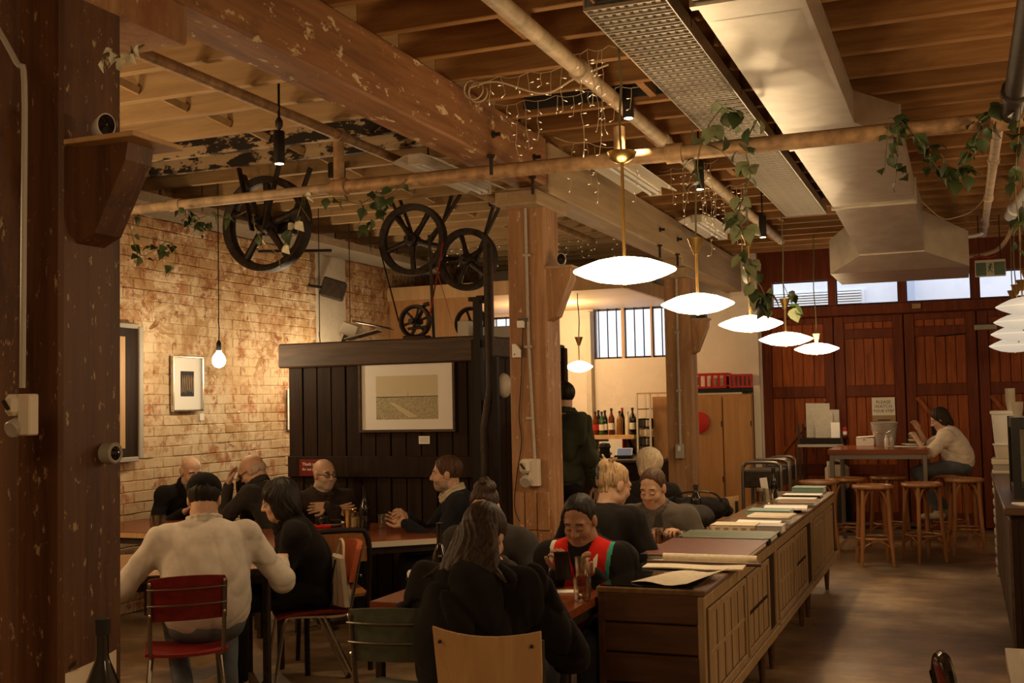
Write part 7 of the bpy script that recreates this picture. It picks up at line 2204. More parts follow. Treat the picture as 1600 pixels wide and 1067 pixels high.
# on the red table by the booth
p = atZ(570, 828, TZ)
bottle('dark bottle on the red table between the two men', tuple(p), 0.30, 0.037, 'glass_black', None, None, None, sh=0.48, n=20)
p = atZ(545, 823, TZ)
e = thing('metal_beaker', 'ribbed metal beaker on the red table left of dark bottle', 'beaker', tuple(p))
MB().lathe([(0.030, 0), (0.031, 0.004), (0.033, 0.055), (0.034, 0.06), (0.036, 0.118), (0.040, 0.122), (0.038, 0.122), (0.033, 0.06)], 20, cap=False).build('body', 'brass', e, smooth=True)
MB().lathe([(0.0, 0.002), (0.029, 0.002)], 16, cap=False).build('base', 'brass', e)
p = atZ(555, 825, TZ)
tumbler('glass of pale yellow drink beside the dark bottle', tuple(p), 0.11, 0.032, 0.036, fill=(0.68, plain('pale_drink', (0.62, 0.52, 0.26), 0.2) and 'pale_drink'))
p = atZ(598, 825, TZ)
tumbler('clear water glass standing apart on the red table', tuple(p), 0.095, 0.024, 0.036)
p = atZ(518, 822, TZ)
e = thing('lunch_plate', 'white plate with dark food on the red table', 'plate', tuple(p))
MB().lathe([(0.002, 0.004), (0.06, 0.005), (0.105, 0.022), (0.108, 0.025), (0.104, 0.019), (0.06, 0.0), (0.002, 0.0)], 28, cap=False).build('plate', 'white_plastic', e, smooth=True)
for k in range(6):
    r = random.Random(k); MB().sphere((r.uniform(-.05, .03), r.uniform(-.04, .04), 0.026), (0.035, 0.028, 0.022), 8, 6).build('food', 'cloth_brown', e, smooth=True)
p = atZ(503, 824, TZ)
e = thing('red_tray_mat', 'red folded cloth with black camera on the red table', 'cloth', tuple(p))
MB().box((0, 0, 0.010), (0.14, 0.10, 0.02), rz=0.5, ch=0.006).build('cloth', 'cloth_red', e)
e = thing('photo_camera', 'small black camera lying on the red cloth', 'camera', (p.x, p.y + 0.01, TZ + 0.021))
MB().box((0, 0, 0.028), (0.10, 0.05, 0.055), rz=0.5, ch=0.008).build('body', 'black_plastic', e)
MB().lathe([(0.022, 0), (0.022, 0.03), (0.016, 0.032)], 14, T=Matrix.Translation((0.012, -0.02, 0.03)) @ Matrix.Rotation(PI / 2, 4, 'X')).build('lens', 'glass_black', e, smooth=True)
p = atZ(649, 830, TZ)
single(MB().box((p.x, p.y, p.z + 0.004), (0.07, 0.14, 0.008), rz=0.6, ch=0.003), 'phone', 'glass_black', 'dark phone lying flat on the red table', 'phone', tuple(p))
# on the brown table
p = atZ(402, 863, TZ)
e = thing('serving_plate', 'dark dish with white napkin on the brown table corner', 'dish', tuple(p))
MB().lathe([(0.002, 0.004), (0.05, 0.005), (0.085, 0.022), (0.088, 0.025), (0.05, 0.0), (0.002, 0.0)], 24, cap=False).build('dish', 'black_plastic', e, smooth=True)
MB().box((0.0, 0.02, 0.030), (0.09, 0.075, 0.006), rz=0.5, ch=0.002).build('napkin', 'white_paper', e)
# on the table by the brick wall
for k, (px, py, lab) in enumerate(((195, 838, 'left tumbler of three on the brick wall table'), (204, 838, 'middle tumbler with dark drink on the brick wall table'), (219, 836, 'right hand pale tumbler on the brick wall table'))):
    p = atZ(px, py, TZ); tumbler(lab, (min(-4.95, p.x), max(6.53, min(7.2, p.y)), TZ), 0.115, 0.030, 0.036, fill=(0.5, 'glass_black') if k == 1 else None, group='tumblers on the brick wall table')
p = atZ(352, 812, TZ)
e = thing('lunch_plate', 'pale plate on the brick wall table near the leaning man', 'plate', tuple(p))
MB().lathe([(0.002, 0.004), (0.06, 0.005), (0.105, 0.022), (0.108, 0.025), (0.104, 0.019), (0.06, 0.0), (0.002, 0.0)], 28, cap=False).build('plate', 'cream_plastic', e, smooth=True)
MB().sphere((0, 0, 0.02), (0.05, 0.04, 0.02), 10, 6).build('food', 'cloth_brown', e, smooth=True)
# glossy table
p = atZ(910, 938, TZ)
tumbler('wide clear glass on the glossy table, another stacked in it', tuple(p), 0.098, 0.036, 0.040, fill=(0.25, 'water'))
tumbler('upper clear faceted glass stacked in the wide one', (p.x, p.y, TZ + 0.099), 0.085, 0.026, 0.032)
p = atZ(886, 925, TZ)
single(MB().box((p.x, p.y, p.z + 0.003), (0.10, 0.08, 0.005), rz=0.3), 'napkin', 'white_paper', 'white paper napkin beside the stacked glasses', 'napkin', tuple(p))
p = atZ(648, 915, TZ)
e = thing('patterned_cup', 'small white cup with dark pattern on the glossy table', 'cup', tuple(p))
MB().lathe([(0.028, 0), (0.033, 0.008), (0.036, 0.06), (0.030, 0.072), (0.020, 0.075)], 18).build('body', 'white_plastic', e, smooth=True)
for k in range(4): MB().sphere((0.035 * math.cos(k * 0.8 - 2.3), 0.035 * math.sin(k * 0.8 - 2.3), 0.035), 0.009, 8, 5).build('pattern', 'steel_dark', e)
p = atZ(688, 918, TZ)
bottle('brown beer bottle at left of the long haired woman', tuple(p), 0.30, 0.036, 'glass_black', None, None, None, sh=0.46, n=22)
# phone in the red jersey woman's hands
q = (P9['wr'][0] + P9['wr'][1]) / 2
T = frame_T(atY(879, 884, q.y - 0.085), (1, 0.05, 0.05), (0.05, -0.35, 0.93))
e = thing('phone', 'phone held in both hands of the woman in red', 'phone', tuple(T.translation)); Ti = wmat(e).inverted() @ T
MB().box((0, 0, 0), (0.072, 0.145, 0.009), T=Ti, ch=0.003).build('body', 'black_plastic', e)
MB().box((0, 0, -0.0055), (0.066, 0.136, 0.001), T=Ti).build('screen', 'screen_glow', e)
for k in (0, 1): MB().lathe([(0.007, 0), (0.006, 0.003)], 10, T=Ti @ Matrix.Translation((-0.020 + 0.016 * k, 0.055, 0.0045))).build('lens', 'glass_black', e)
# table of the two women
p = atZ(1051, 842, TZ)
e = thing('metal_beaker', 'polished metal beaker beyond the green board', 'beaker', (p.x, 6.5, TZ))
MB().lathe([(0.030, 0), (0.032, 0.003), (0.037, 0.105), (0.035, 0.105), (0.030, 0.006)], 20, cap=False).build('body', 'chrome', e, smooth=True)
MB().lathe([(0.0, 0.005), (0.030, 0.005)], 16, cap=False).build('base', 'chrome', e)
p = atZ(1036, 850, TZ)
tumbler('small clear glass left of the polished beaker', (p.x, 6.42, TZ), 0.085, 0.026, 0.034)
p = atY(1087, 757, 7.75)
bottle('dark wine bottle on the table behind the middle sideboard', (p.x, 7.75, TZ), p.z - TZ, 0.037, 'glass_black', 'black_plastic', None, None, n=20)


def heap(label, name, c, dims, mat, seed, cat):
    """a soft thing lying in folds"""
    r = random.Random(seed); c = Vector(c)
    G = Field((-dims[0], -dims[1], -0.02), (dims[0], dims[1], dims[2] * 1.4), 0.010)
    G.ell((0, 0, dims[2] * 0.45), (dims[0] * 0.85, dims[1] * 0.8, dims[2] * 0.55), None, 0.0)
    for k in range(6):
        G.cone((r.uniform(-.8, .8) * dims[0], r.uniform(-.6, .6) * dims[1], dims[2] * r.uniform(0.2, 0.75)), (r.uniform(-.8, .8) * dims[0], r.uniform(-.6, .6) * dims[1], dims[2] * r.uniform(0.3, 0.8)), 0.045, 0.03, 0.03)
    G.ripple(0.006, 42, seed)
    V, Q = G.surface()
    e = thing(name, label, cat, tuple(c))
    o = bpy.data.objects.new('folds', to_mesh('folds', V, Q, mat)); COL.objects.link(o); o.parent = e
    return e


p = atY(1118, 810, 7.0)
e = heap('black jacket lying folded behind the middle sideboard', 'folded_jacket', (-1.72, 7.45, 0.752), (0.20, 0.18, 0.16), 'cloth_charcoal', 3, 'jacket')
e = heap('black bag with zip behind the folded jacket', 'shoulder_bag', (-1.76, 7.95, 0.752), (0.24, 0.16, 0.17), 'cloth_black', 5, 'bag')
MB().tube(cat_curve([(-0.2, -0.05, 0.10), (-0.12, -0.06, 0.19), (0.1, -0.05, 0.20), (0.18, 0.0, 0.12)], 5), 0.008, 6).build('handle', 'black_plastic', e, smooth=True)
# shoulder bag hung on the orange chair
e = thing('canvas_bag', 'pale canvas bag with dark strap hanging on orange chair', 'bag', (-3.33, 5.72, 0.47), math.radians(131))
P = []
for k in (0, 1):
    for i in range(7):
        for j in range(7):
            u, v = i / 3 - 1, j / 6
            P.append((u * (0.15 - 0.02 * v), 0.02 + (0.045 * (1 - u * u) * (1 - v * 0.6) + 0.012) * (1 if k else -1) + 0.02 * v, 0.01 + 0.27 * v))
closed_sheet(P, 7, 7).build('body', 'cloth_oat', e, smooth=True)
MB().tube(cat_curve([(-0.12, 0.03, 0.26), (-0.06, 0.02, 0.36), (0.05, 0.02, 0.36), (0.11, 0.03, 0.26)], 5), 0.008, 6).build('handle', 'cloth_oat', e, smooth=True)
MB().tube(cat_curve([(-0.08, 0.07, 0.27), (-0.07, 0.09, 0.15), (0.0, 0.085, 0.06), (0.08, 0.08, 0.02)], 5), 0.006, 6).build('strap', 'black_plastic', e, smooth=True)

# ---- newspapers, boards and books on the sideboards
CZ = 0.8005


def sheet(name, label, pts, z, mat, cat, curl=0.0, thick=0.004, sub=8):
    """pts: four world x y corners going round; a sheet with a lifted far edge"""
    A, B_, C_, D_ = [Vector((x, y, 0)) for x, y in pts]
    P = []
    for k in (0, 1):
        for i in range(sub + 1):
            for j in range(sub + 1):
                u, v = i / sub, j / sub
                q = A.lerp(B_, u).lerp(D_.lerp(C_, u), v)
                w = curl * (0.35 * math.sin(PI * u * 1.3 + 0.4) ** 2 + 0.65 * u ** 3 * (0.4 + 0.6 * v))
                P.append((q.x, q.y, z + w + (thick if k else 0)))
    c = (A + B_ + C_ + D_) / 4
    e = thing(name, label, cat, (c.x, c.y, z))
    closed_sheet(P, sub + 1, sub + 1).build('sheet', mat, e, smooth=True, world=True)
    return e


def q2(*pp, z=CZ): return [(lambda v: (v.x, v.y))(atZ(px, py, z)) for px, py in pp]


e = sheet('glass_board', 'sheet of dark glass lying on the nearest sideboard', [(CX0 + 0.01, 4.76), (CX1 - 0.05, 4.76), (CX1 - 0.05, 5.7), (CX0 + 0.01, 5.7)], CZ, 'glass_black', 'glass', thick=0.005)
NZ = CZ + 0.006


def print_lines(e, pts, z, n, mat='grey_plastic', seed=1, cols=2):
    A, B_, C_, D_ = [Vector((x, y, 0)) for x, y in pts]; r = random.Random(seed); mb = MB()
    for c in range(cols):
        for k in range(n):
            v = 0.10 + 0.8 * k / n; u0 = 0.06 + 0.92 / cols * c; u1 = u0 + (0.86 / cols) * r.uniform(0.7, 1)
            a = A.lerp(B_, u0).lerp(D_.lerp(C_, u0), v); b = A.lerp(B_, u1).lerp(D_.lerp(C_, u1), v)
            mb.bar((a.x, a.y, z), (b.x, b.y, z), 0.004 if k % 4 else 0.008, 0.0006)
    tag(mb.build('print', mat, e, world=True), kind='stuff')


pts = q2((986, 910), (1073, 919), (1140, 898), (1050, 894), z=NZ)
e = sheet('newspaper', 'single newspaper sheet curling at the near end of sideboard', pts, NZ, 'newsprint', 'newspaper', curl=0.03, thick=0.002)
pts = q2((1003, 888), (1160, 894), (1172, 880), (1020, 876), z=NZ)
e = sheet('newspaper', 'open newspaper lying under the rolled one', pts, NZ, 'newsprint', 'newspaper', curl=0.012, thick=0.006)
a, b = atZ(1032, 875, NZ + 0.02), atZ(1180, 880, NZ + 0.02)
a.z = b.z = NZ + 0.028
e = thing('newspaper_roll', 'newspaper rolled up with columns of print, lying across the sideboard', 'newspaper', tuple((a + b) / 2))
a2, b2 = a + Vector((0, 0.06, 0.0)), b + Vector((0, 0.06, 0.0))
d = (b2 - a2).normalized(); nrm = Vector((-d.y, d.x, 0))
P = []
for i in range(5):
    for k in range(22):
        t = -0.6 + 2 * PI * 1.15 * k / 21; rr_ = 0.019 + 0.002 * k / 21
        q = a2.lerp(b2, i / 4) + nrm * math.cos(t) * rr_ + Vector((0, 0, math.sin(t) * rr_))
        P.append(tuple(q))
MB().grid(P, 5, 22).build('roll', 'newsprint', e, smooth=True, world=True)
mb = MB(); r = random.Random(6)
for k in range(34):
    u = 0.12 + 0.022 * k + r.uniform(0, 0.008)
    if u > 0.72: break
    q = a2.lerp(b2, u)
    for t in (-2.5, -2.2, -1.95): mb.box(tuple(q - nrm * 0.0215 * abs(math.cos(t)) + Vector((0, 0, 0.004 + 0.011 * (t + 2.5) * 2))), (0.006, 0.001, 0.003 + 0.003 * r.random()))
tag(mb.build('print', 'ink', e, world=True), kind='stuff')
e = thing('newspaper_pole', 'dark wooden newspaper pole lying below the roll', 'pole', tuple(a))
MB().tube([a + Vector((-0.06, -0.015, -0.014)), b + Vector((0.03, -0.015, -0.014))], 0.009, 8).build('pole', 'cabinet_dark', e, smooth=True, world=True)


def board(name, label, x0, x1, y0, y1, z, t, m, rz=0.0):
    e = thing(name, label, 'folder', ((x0 + x1) / 2, (y0 + y1) / 2, z), rz)
    w, l = x1 - x0, y1 - y0
    MB().box((0, 0, t - 0.002), (w, l, 0.004), ch=0.001).build('cover', m, e)
    MB().box((0, 0, 0.002), (w, l, 0.004), ch=0.001).build('cover', m, e)
    MB().box((0.004, 0.004, t / 2), (w - 0.03, l - 0.03, t - 0.008)).build('pages', 'paper', e)
    for s in (-1, 1):
        for q in (-1, 1): MB().box((s * (w / 2 - 0.015), q * (l / 2 - 0.015), t / 2), (0.034, 0.034, t + 0.004), ch=0.002).build('corner', 'black_plastic', e)


board('menu_folder', 'maroon folder with black corners on the nearest sideboard', CX0 - 0.03, CX1 + 0.03, 5.58, 6.28, CZ, 0.030, 'board_maroon')
board('menu_folder', 'green folder with black corners beyond the maroon one', CX0 - 0.02, CX1 + 0.03, 6.31, 6.68, CZ, 0.032, 'board_green')


def book(label, px0, px1, py, h, depth, cover, m2=None, rz=0.0, z=CZ, magazine=False, group=None):
    """lower left and right near corners in the photo give place and width"""
    a, b = atZ(px0, py, z), atZ(px1, py, z)
    y = (a.y + b.y) / 2
    w = min(0.46, (b - a).length)
    cx = (a.x + b.x) / 2; cx = max(CX0 + w / 2 - 0.06, min(CX1 - w / 2 + 0.02, cx))
    e = thing('magazine' if magazine else 'book', label, 'book', (cx, y + depth / 2, z), rz, group)
    if magazine:
        MB().box((0, 0, h / 2), (w, depth, h), ch=0.001).build('pages', 'white_paper', e)
        MB().box((0, 0, h + 0.0006), (w, depth, 0.001)).build('cover', cover, e)
    else:
        MB().box((0, 0, 0.0015), (w, depth, 0.003)).build('cover', cover, e); MB().box((0, 0, h - 0.0015), (w, depth, 0.003)).build('cover', m2 or cover, e)
        MB().box((0, -depth / 2 + 0.002, h / 2), (w, 0.004, h)).build('spine', cover, e)
        MB().box((0.0, 0.002, h / 2), (w - 0.012, depth - 0.014, h - 0.006)).build('pages', 'white_paper', e)
    return e, z + h


GB = 'books and magazines on the far sideboards'
e, _ = book('thick cream book with brown blocks on its spine', 1109, 1180, 834, 0.050, 0.20, 'newsprint', group=GB)
mb = MB()
w = 0.32
for k in range(6): MB().box((-0.14 + 0.052 * k, -0.1005, 0.024), (0.028, 0.002, 0.024)).build('spine_block', 'cardboard', e)
e, z = book('grey box of papers beside the thick cream book', 1182, 1224, 834, 0.045, 0.18, 'grey_plastic', group=GB)
e, z = book('magazine with orange and grey cover, lower of a pair', 1150, 1222, 822, 0.012, 0.24, 'print_sky', magazine=True, group=GB)
MB().box((0.09, -0.03, 0.0135), (0.06, 0.12, 0.001)).build('picture', 'orange_vinyl', e)
e, z = book('open white backed magazine lying on the orange one', 1146, 1216, 822, 0.016, 0.22, 'white_paper', z=z + 0.001, magazine=True, rz=0.06, group=GB)
MB().box((-0.05, -0.111, 0.007), (0.26, 0.002, 0.004)).build('fore_edge', 'ink', e)
e, z = book('large sage green book in the middle of the row', 1166, 1234, 809, 0.045, 0.24, 'teal_cover', group=GB)
e, z = book('magazine lying on the sage green book', 1168, 1236, 809, 0.010, 0.22, 'newsprint', z=z + 0.001, magazine=True, rz=-0.07, group=GB)
e, z = book('dark spined book with purple cover', 1188, 1252, 797, 0.022, 0.22, 'cloth_navy', 'board_maroon', group=GB)
e, z = book('splayed white magazine on the dark spined book', 1190, 1258, 797, 0.012, 0.24, 'white_paper', z=z + 0.001, magazine=True, rz=0.10, group=GB)
e, z = book('white book with row of pale pictures on its side', 1210, 1272, 786, 0.026, 0.22, 'white_paper', group=GB)
for k in range(4): MB().box((-0.12 + 0.08 * k, -0.1105, 0.013), (0.045, 0.002, 0.014)).build('picture', 'print_sky', e)
e, z = book('thin brown and white magazine on the pictured book', 1216, 1278, 786, 0.010, 0.22, 'cardboard', z=z + 0.001, magazine=True, group=GB)
e, z = book('two tone magazine lying flat before the last green book', 1222, 1282, 778, 0.022, 0.2, 'ink', 'white_paper', group=GB)
e, z = book('pale green book at the far end of the row', 1237, 1287, 771, 0.048, 0.24, 'teal_cover', group=GB)
for lab, px, py, fill in (('left glass of amber drink at far end of the sideboards', 1187, 786, (0.8, 'liquor_gold')), ('right clear glass at far end of the sideboards', 1201, 787, None)):
    p = atZ(px, py, CZ); tumbler(lab, (max(p.x, CX0 + 0.04), p.y, CZ), 0.115, 0.032, 0.040, fill=fill, group='glasses at the far end of the sideboards')
p = atZ(1196, 786, CZ)
e = thing('menu_card', 'white menu card standing between two glasses', 'card', (max(p.x, CX0 + 0.05), p.y + 0.07, CZ), 0.2)
MB().box((0, 0, 0.095), (0.055, 0.003, 0.19), T=Matrix.Rotation(-0.12, 4, 'Y')).build('card', 'white_paper', e)
MB().box((0, 0.0, 0.004), (0.07, 0.03, 0.008)).build('foot', 'white_plastic', e)
p = atY(1205, 730, 9.2)
bottle('slim dark sauce bottle behind the menu card', (max(p.x, CX0 + 0.06), 9.3, CZ), 0.24, 0.030, 'glass_black', 'black_plastic', None, None, sh=0.45, n=16)

# ---- bar table things
BZ2 = 1.0505
a, b = atZ(1338, 697, BZ2), atZ(1366, 697, BZ2)
e = thing('white_box', 'white lidded cardboard box on the bar table', 'box', ((a.x + b.x) / 2, a.y + 0.08, BZ2))
MB().box((0, 0, 0.045), (b.x - a.x, 0.16, 0.09), ch=0.004).build('body', 'white_paper', e)
MB().box((0.01, 0.0, 0.100), (b.x - a.x + 0.006, 0.165, 0.012), T=Matrix.Rotation(-0.06, 4, 'Y'), ch=0.003).build('lid', 'white_paper', e)
MB().box((-0.01, -0.081, 0.07), (0.022, 0.002, 0.008)).build('slot', 'ink', e)
p = atZ(1382, 697, BZ2)
e = thing('steel_bucket', 'grey bucket with wire handle on the bar table', 'bucket', (p.x, 13.22, BZ2))
MB().lathe([(0.105, 0), (0.108, 0.004), (0.14, 0.25), (0.146, 0.252), (0.146, 0.262), (0.136, 0.262), (0.106, 0.01)], 28, cap=False).build('body', 'grey_plastic', e, smooth=True)
MB().lathe([(0.0, 0.006), (0.106, 0.006)], 20, cap=False).build('base', 'grey_plastic', e)
MB().tube(cat_curve([(-0.14, -0.03, 0.24), (-0.12, -0.10, 0.17), (0.0, -0.15, 0.14), (0.09, -0.12, 0.19), (0.14, -0.03, 0.24)], 5), 0.004, 6).build('handle', 'chrome', e, smooth=True)
for k, (px, lab) in enumerate(((1386, 'small white salt bottle on the bar table'), (1394, 'small clear pepper bottle on the bar table'))):
    p = atZ(px, 698, BZ2)
    bottle(lab, (p.x, p.y - 0.05, BZ2), 0.13, 0.022, 'white_plastic' if k == 0 else 'tub_clear', 'white_plastic' if k == 0 else 'chrome', None, 'cruet bottles on the bar table', neck=0.010, n=14)
p = atZ(1420, 694, BZ2)
e = thing('menu_sheet', 'white sheet of paper at right of the bar table', 'paper', (p.x + 0.03, 13.05, BZ2))
MB().box((0, 0, 0.001), (0.42, 0.26, 0.002)).build('sheet', 'white_paper', e)
p = atZ(1430, 690, BZ2)
e = thing('lunch_plate', 'plate with a tall sandwich before the seated woman', 'plate', (p.x + 0.02, 13.15, BZ2 + 0.003))
MB().lathe([(0.002, 0.004), (0.06, 0.005), (0.125, 0.022), (0.128, 0.025), (0.12, 0.019), (0.06, 0.0), (0.002, 0.0)], 28, cap=False).build('plate', 'white_plastic', e, smooth=True)
for k, m in enumerate(('liquor_gold', 'leaf_green', 'label_cream', 'liquor_gold')): MB().lathe([(0.04, 0), (0.05, 0.006), (0.048, 0.018), (0.03, 0.022)], 14, c=(0.0, 0, 0.012 + 0.020 * k)).build('filling', m, e, smooth=True)
e = thing('cap_stand', 'small dark post box standing at the far side of bar table', 'box', (-0.52, 13.36, BZ2))
MB().box((0, 0, 0.07), (0.12, 0.08, 0.14), ch=0.006).build('body', 'steel_dark', e)
MB().box((0, -0.042, 0.09), (0.09, 0.003, 0.05)).build('panel', 'grey_plastic', e)
p = atY(1308, 730, 13.95)
e = thing('jerrycan', 'cream plastic jerrycan on a low stand below the bar table', 'can', (p.x, 13.95, 0.50))
MB().box((0, 0, -0.25), (0.32, 0.3, 0.498)).build('stand', 'black_plastic', e)
MB().box((0, 0, 0.15), (0.27, 0.22, 0.30), ch=0.04).build('body', 'cream_plastic', e, smooth=True)
MB().tube(cat_curve([(-0.09, 0, 0.29), (-0.06, 0, 0.345), (0.03, 0, 0.345), (0.07, 0, 0.30)], 4), 0.016, 8).build('handle', 'cream_plastic', e, smooth=True)
MB().lathe([(0.028, 0.29), (0.028, 0.34)], 12, c=(-0.09, 0, 0)).build('cap', 'white_plastic', e, smooth=True)
# notices on the doors
a, b = atY(1362, 622, YF - 0.03), atY(1399, 648, YF - 0.03)
w, h = b.x - a.x, a.z - b.z + 0.012
c = (a + b) / 2
e = thing('notice', 'white paper notice on the door reading please watch your step', 'sign', (c.x, YF - 0.03, c.z))
MB().box((0, 0, 0), (w, 0.004, h)).build('sheet', 'paper', e)
for k, t in enumerate(('PLEASE', 'WATCH', 'YOUR STEP')):
    text_mesh(t, 0.055 if k < 2 else 0.048, frame_T((c.x, YF - 0.0335, c.z + 0.052 - 0.054 * k), (1, 0, 0), (0, 0, 1)), 'lettering', 'steel_dark', e)
a, b = atY(1363, 649, YF - 0.03), atY(1400, 668, YF - 0.03)
e = thing('cardboard_sign', 'brown cardboard with dark scrawl below the paper notice', 'sign', ((a.x + b.x) / 2, YF - 0.03, (a.z + b.z) / 2))
MB().box((0, 0, 0), (b.x - a.x, 0.006, a.z - b.z)).build('board', 'cardboard', e)
pts = [(-0.075 + 0.15 * k / 26, -0.0045, 0.018 + 0.012 * math.sin(k * 2.1) * (1.4 if k in (5, 13, 14, 20) else 0.8)) for k in range(27)]
MB().tube(pts, 0.0035, 5).build('scrawl', 'ink', e)
# exit sign
a, b = atY(1523, 407, 12.5), atY(1572, 430, 12.5)
e = thing('exit_sign', 'dull green unlit exit sign hanging before the transom lights', 'sign', ((a.x + b.x) / 2, 12.5, (a.z + b.z) / 2))
w, h = b.x - a.x, a.z - b.z
MB().box((0, 0.03, 0), (w, 0.06, h), ch=0.004).build('housing', 'cream_plastic', e)
plain('exit_green', (0.07, 0.115, 0.065), 0.35); plain('exit_pale', (0.40, 0.37, 0.25), 0.35)
MB().box((-w * 0.30, -0.002, -0.01), (w * 0.34, 0.004, h * 0.8)).build('panel', 'exit_green', e)
MB().box((w * 0.30, -0.002, -0.01), (w * 0.36, 0.004, h * 0.8)).build('panel', 'exit_green', e)
MB().box((0.0, -0.002, -0.01), (w * 0.20, 0.004, h * 0.8)).build('panel', 'exit_pale', e)
mb = MB().sphere((0.006, -0.005, 0.035), 0.011, 8, 6)
mb.bar((0.0, -0.005, 0.022), (-0.006, -0.005, -0.012), 0.018, 0.004, up=(0, 1, 0)); mb.bar((-0.006, -0.005, -0.012), (0.018, -0.005, -0.045), 0.009, 0.004, up=(0, 1, 0)); mb.bar((-0.006, -0.005, -0.012), (-0.022, -0.005, -0.042), 0.009, 0.004, up=(0, 1, 0)); mb.bar((0, -0.005, 0.018), (0.022, -0.005, 0.0), 0.007, 0.004, up=(0, 1, 0)); mb.bar((0, -0.005, 0.018), (-0.022, -0.005, 0.004), 0.007, 0.004, up=(0, 1, 0))
mb.build('running_figure', 'exit_green', e)
for x in (-0.1, 0.1): MB().tube([(x, 0.03, h / 2), (x, 0.03, 3.66 - (a.z + b.z) / 2)], 0.006, 6).build('hanger', 'steel_dark', e)
MB().tube(cat_curve([(-0.16, 0.02, h / 2 + 0.03), (-0.10, 0.02, h / 2 + 0.045), (0.0, 0.03, h / 2 + 0.03), (0.06, 0.03, h / 2 + 0.05)], 4), 0.010, 6).build('wiring', 'cable_red', e, smooth=True)
a = atY(1540, 511, YF - 0.05)
e = thing('door_closer', 'pale door closer bar on the door behind the right pendants', 'door closer', (a.x, YF - 0.06, a.z))
MB().box((0, 0.01, 0), (0.25, 0.06, 0.06), ch=0.006).build('body', 'grey_card', e)
MB().bar((0.1, -0.02, 0.03), (-0.12, -0.02, 0.045), 0.012).build('arm', 'steel_dark', e)
a = atY(1432, 478, YF - 0.05)
single(MB().box((a.x, YF - 0.05, a.z), (0.10, 0.03, 0.06), ch=0.004), 'socket_box', 'cardboard', 'small brown box fixed under the third transom light', 'box', (a.x, YF - 0.05, a.z))

# ---- fittings on the posts
PF0, PF1, PF2 = 2.51, POST_Y[1] - 0.1375, POST_Y[2] - 0.1375


def isolator(label, px, py, y, s=1.0):
    p = atY(px, py, y - 0.03)
    e = thing('isolator_switch', label, 'power socket', (p.x, y, p.z))
    MB().box((0.035 * s, -0.03 * s, 0.0), (0.075 * s, 0.06 * s, 0.19 * s), ch=0.004).build('case', 'cream_plastic', e)
    MB().box((-0.025 * s, -0.045 * s, 0.045 * s), (0.075 * s, 0.09 * s, 0.10 * s), ch=0.02 * s).build('switch_housing', 'cream_plastic', e, smooth=True)
    MB().bar((-0.045 * s, -0.095 * s, 0.065 * s), (-0.015 * s, -0.095 * s, 0.025 * s), 0.012 * s, 0.02 * s, up=(0, -1, 0)).build('switch_lever', 'steel_dark', e)
    T = Matrix.Translation((-0.02 * s, -0.04 * s, -0.055 * s)) @ Matrix.Rotation(PI / 2 + 0.35, 4, 'X')
    MB().lathe([(0.042 * s, -0.03 * s), (0.042 * s, 0.035 * s), (0.036 * s, 0.042 * s), (0.004, 0.040 * s)], 20, T=T).build('socket_lid', 'grey_plastic', e, smooth=True)
    return e, p


e, p = isolator('large grey isolator socket with conduit on the dark post at left edge', 30, 648, PF0, 0.62)
e2 = thing('conduit', 'pale steel conduit climbing the dark post from the large isolator', 'pipe', (p.x + 0.01, PF0 - 0.015, p.z + 0.06))
q1, q2_, q3 = atY(35, 606, PF0 - 0.015), atY(38, 130, PF0 - 0.015), atY(-6, 40, PF0 - 0.015)
MB().tube(cat_curve([q1, atY(37, 380, PF0 - 0.015), q2_, atY(26, 98, PF0 - 0.015), q3], 5), 0.0085, 8).build('pipe_run', 'grey_plastic', e2, smooth=True, world=True)
p = atX(163, 708, -2.57)
e = thing('pressure_gauge', 'round grey lamp like dial on the dark post', 'gauge', (-2.57, p.y, p.z))
T = Matrix.Rotation(PI / 2, 4, 'Y') @ Matrix.Rotation(0.0, 4, 'X')
MB().lathe([(0.030, 0), (0.034, 0.004), (0.034, 0.045), (0.030, 0.049), (0.027, 0.046)], 22, T=T).build('case', 'grey_plastic', e, smooth=True)
MB().lathe([(0.027, 0.043), (0.015, 0.052), (0.002, 0.056)], 18, T=T, cap=False).build('glass', 'glass_black', e, smooth=True)
p = atZ(112, 213, 0); a = atY(165, 186, 2.62)
e = thing('bracket_shelf', 'small timber shelf on a knee bracket high on the dark post', 'shelf', (-2.44, 2.84, 2.43))
MB().box((-2.435, 2.84, 2.442), (0.27, 0.24, 0.016), ch=0.002).build('board', 'plywood', e, world=True)
mb = MB().prism([(-2.57, 2.434), (-2.37, 2.434), (-2.38, 2.38), (-2.50, 2.16), (-2.57, 2.13)], 2.78, 2.90, T=Matrix(((1, 0, 0, 0), (0, 0, 1, 0), (0, 1, 0, 0), (0, 0, 0, 1))))
mb.build('bracket', 'post_dark', e, world=True)


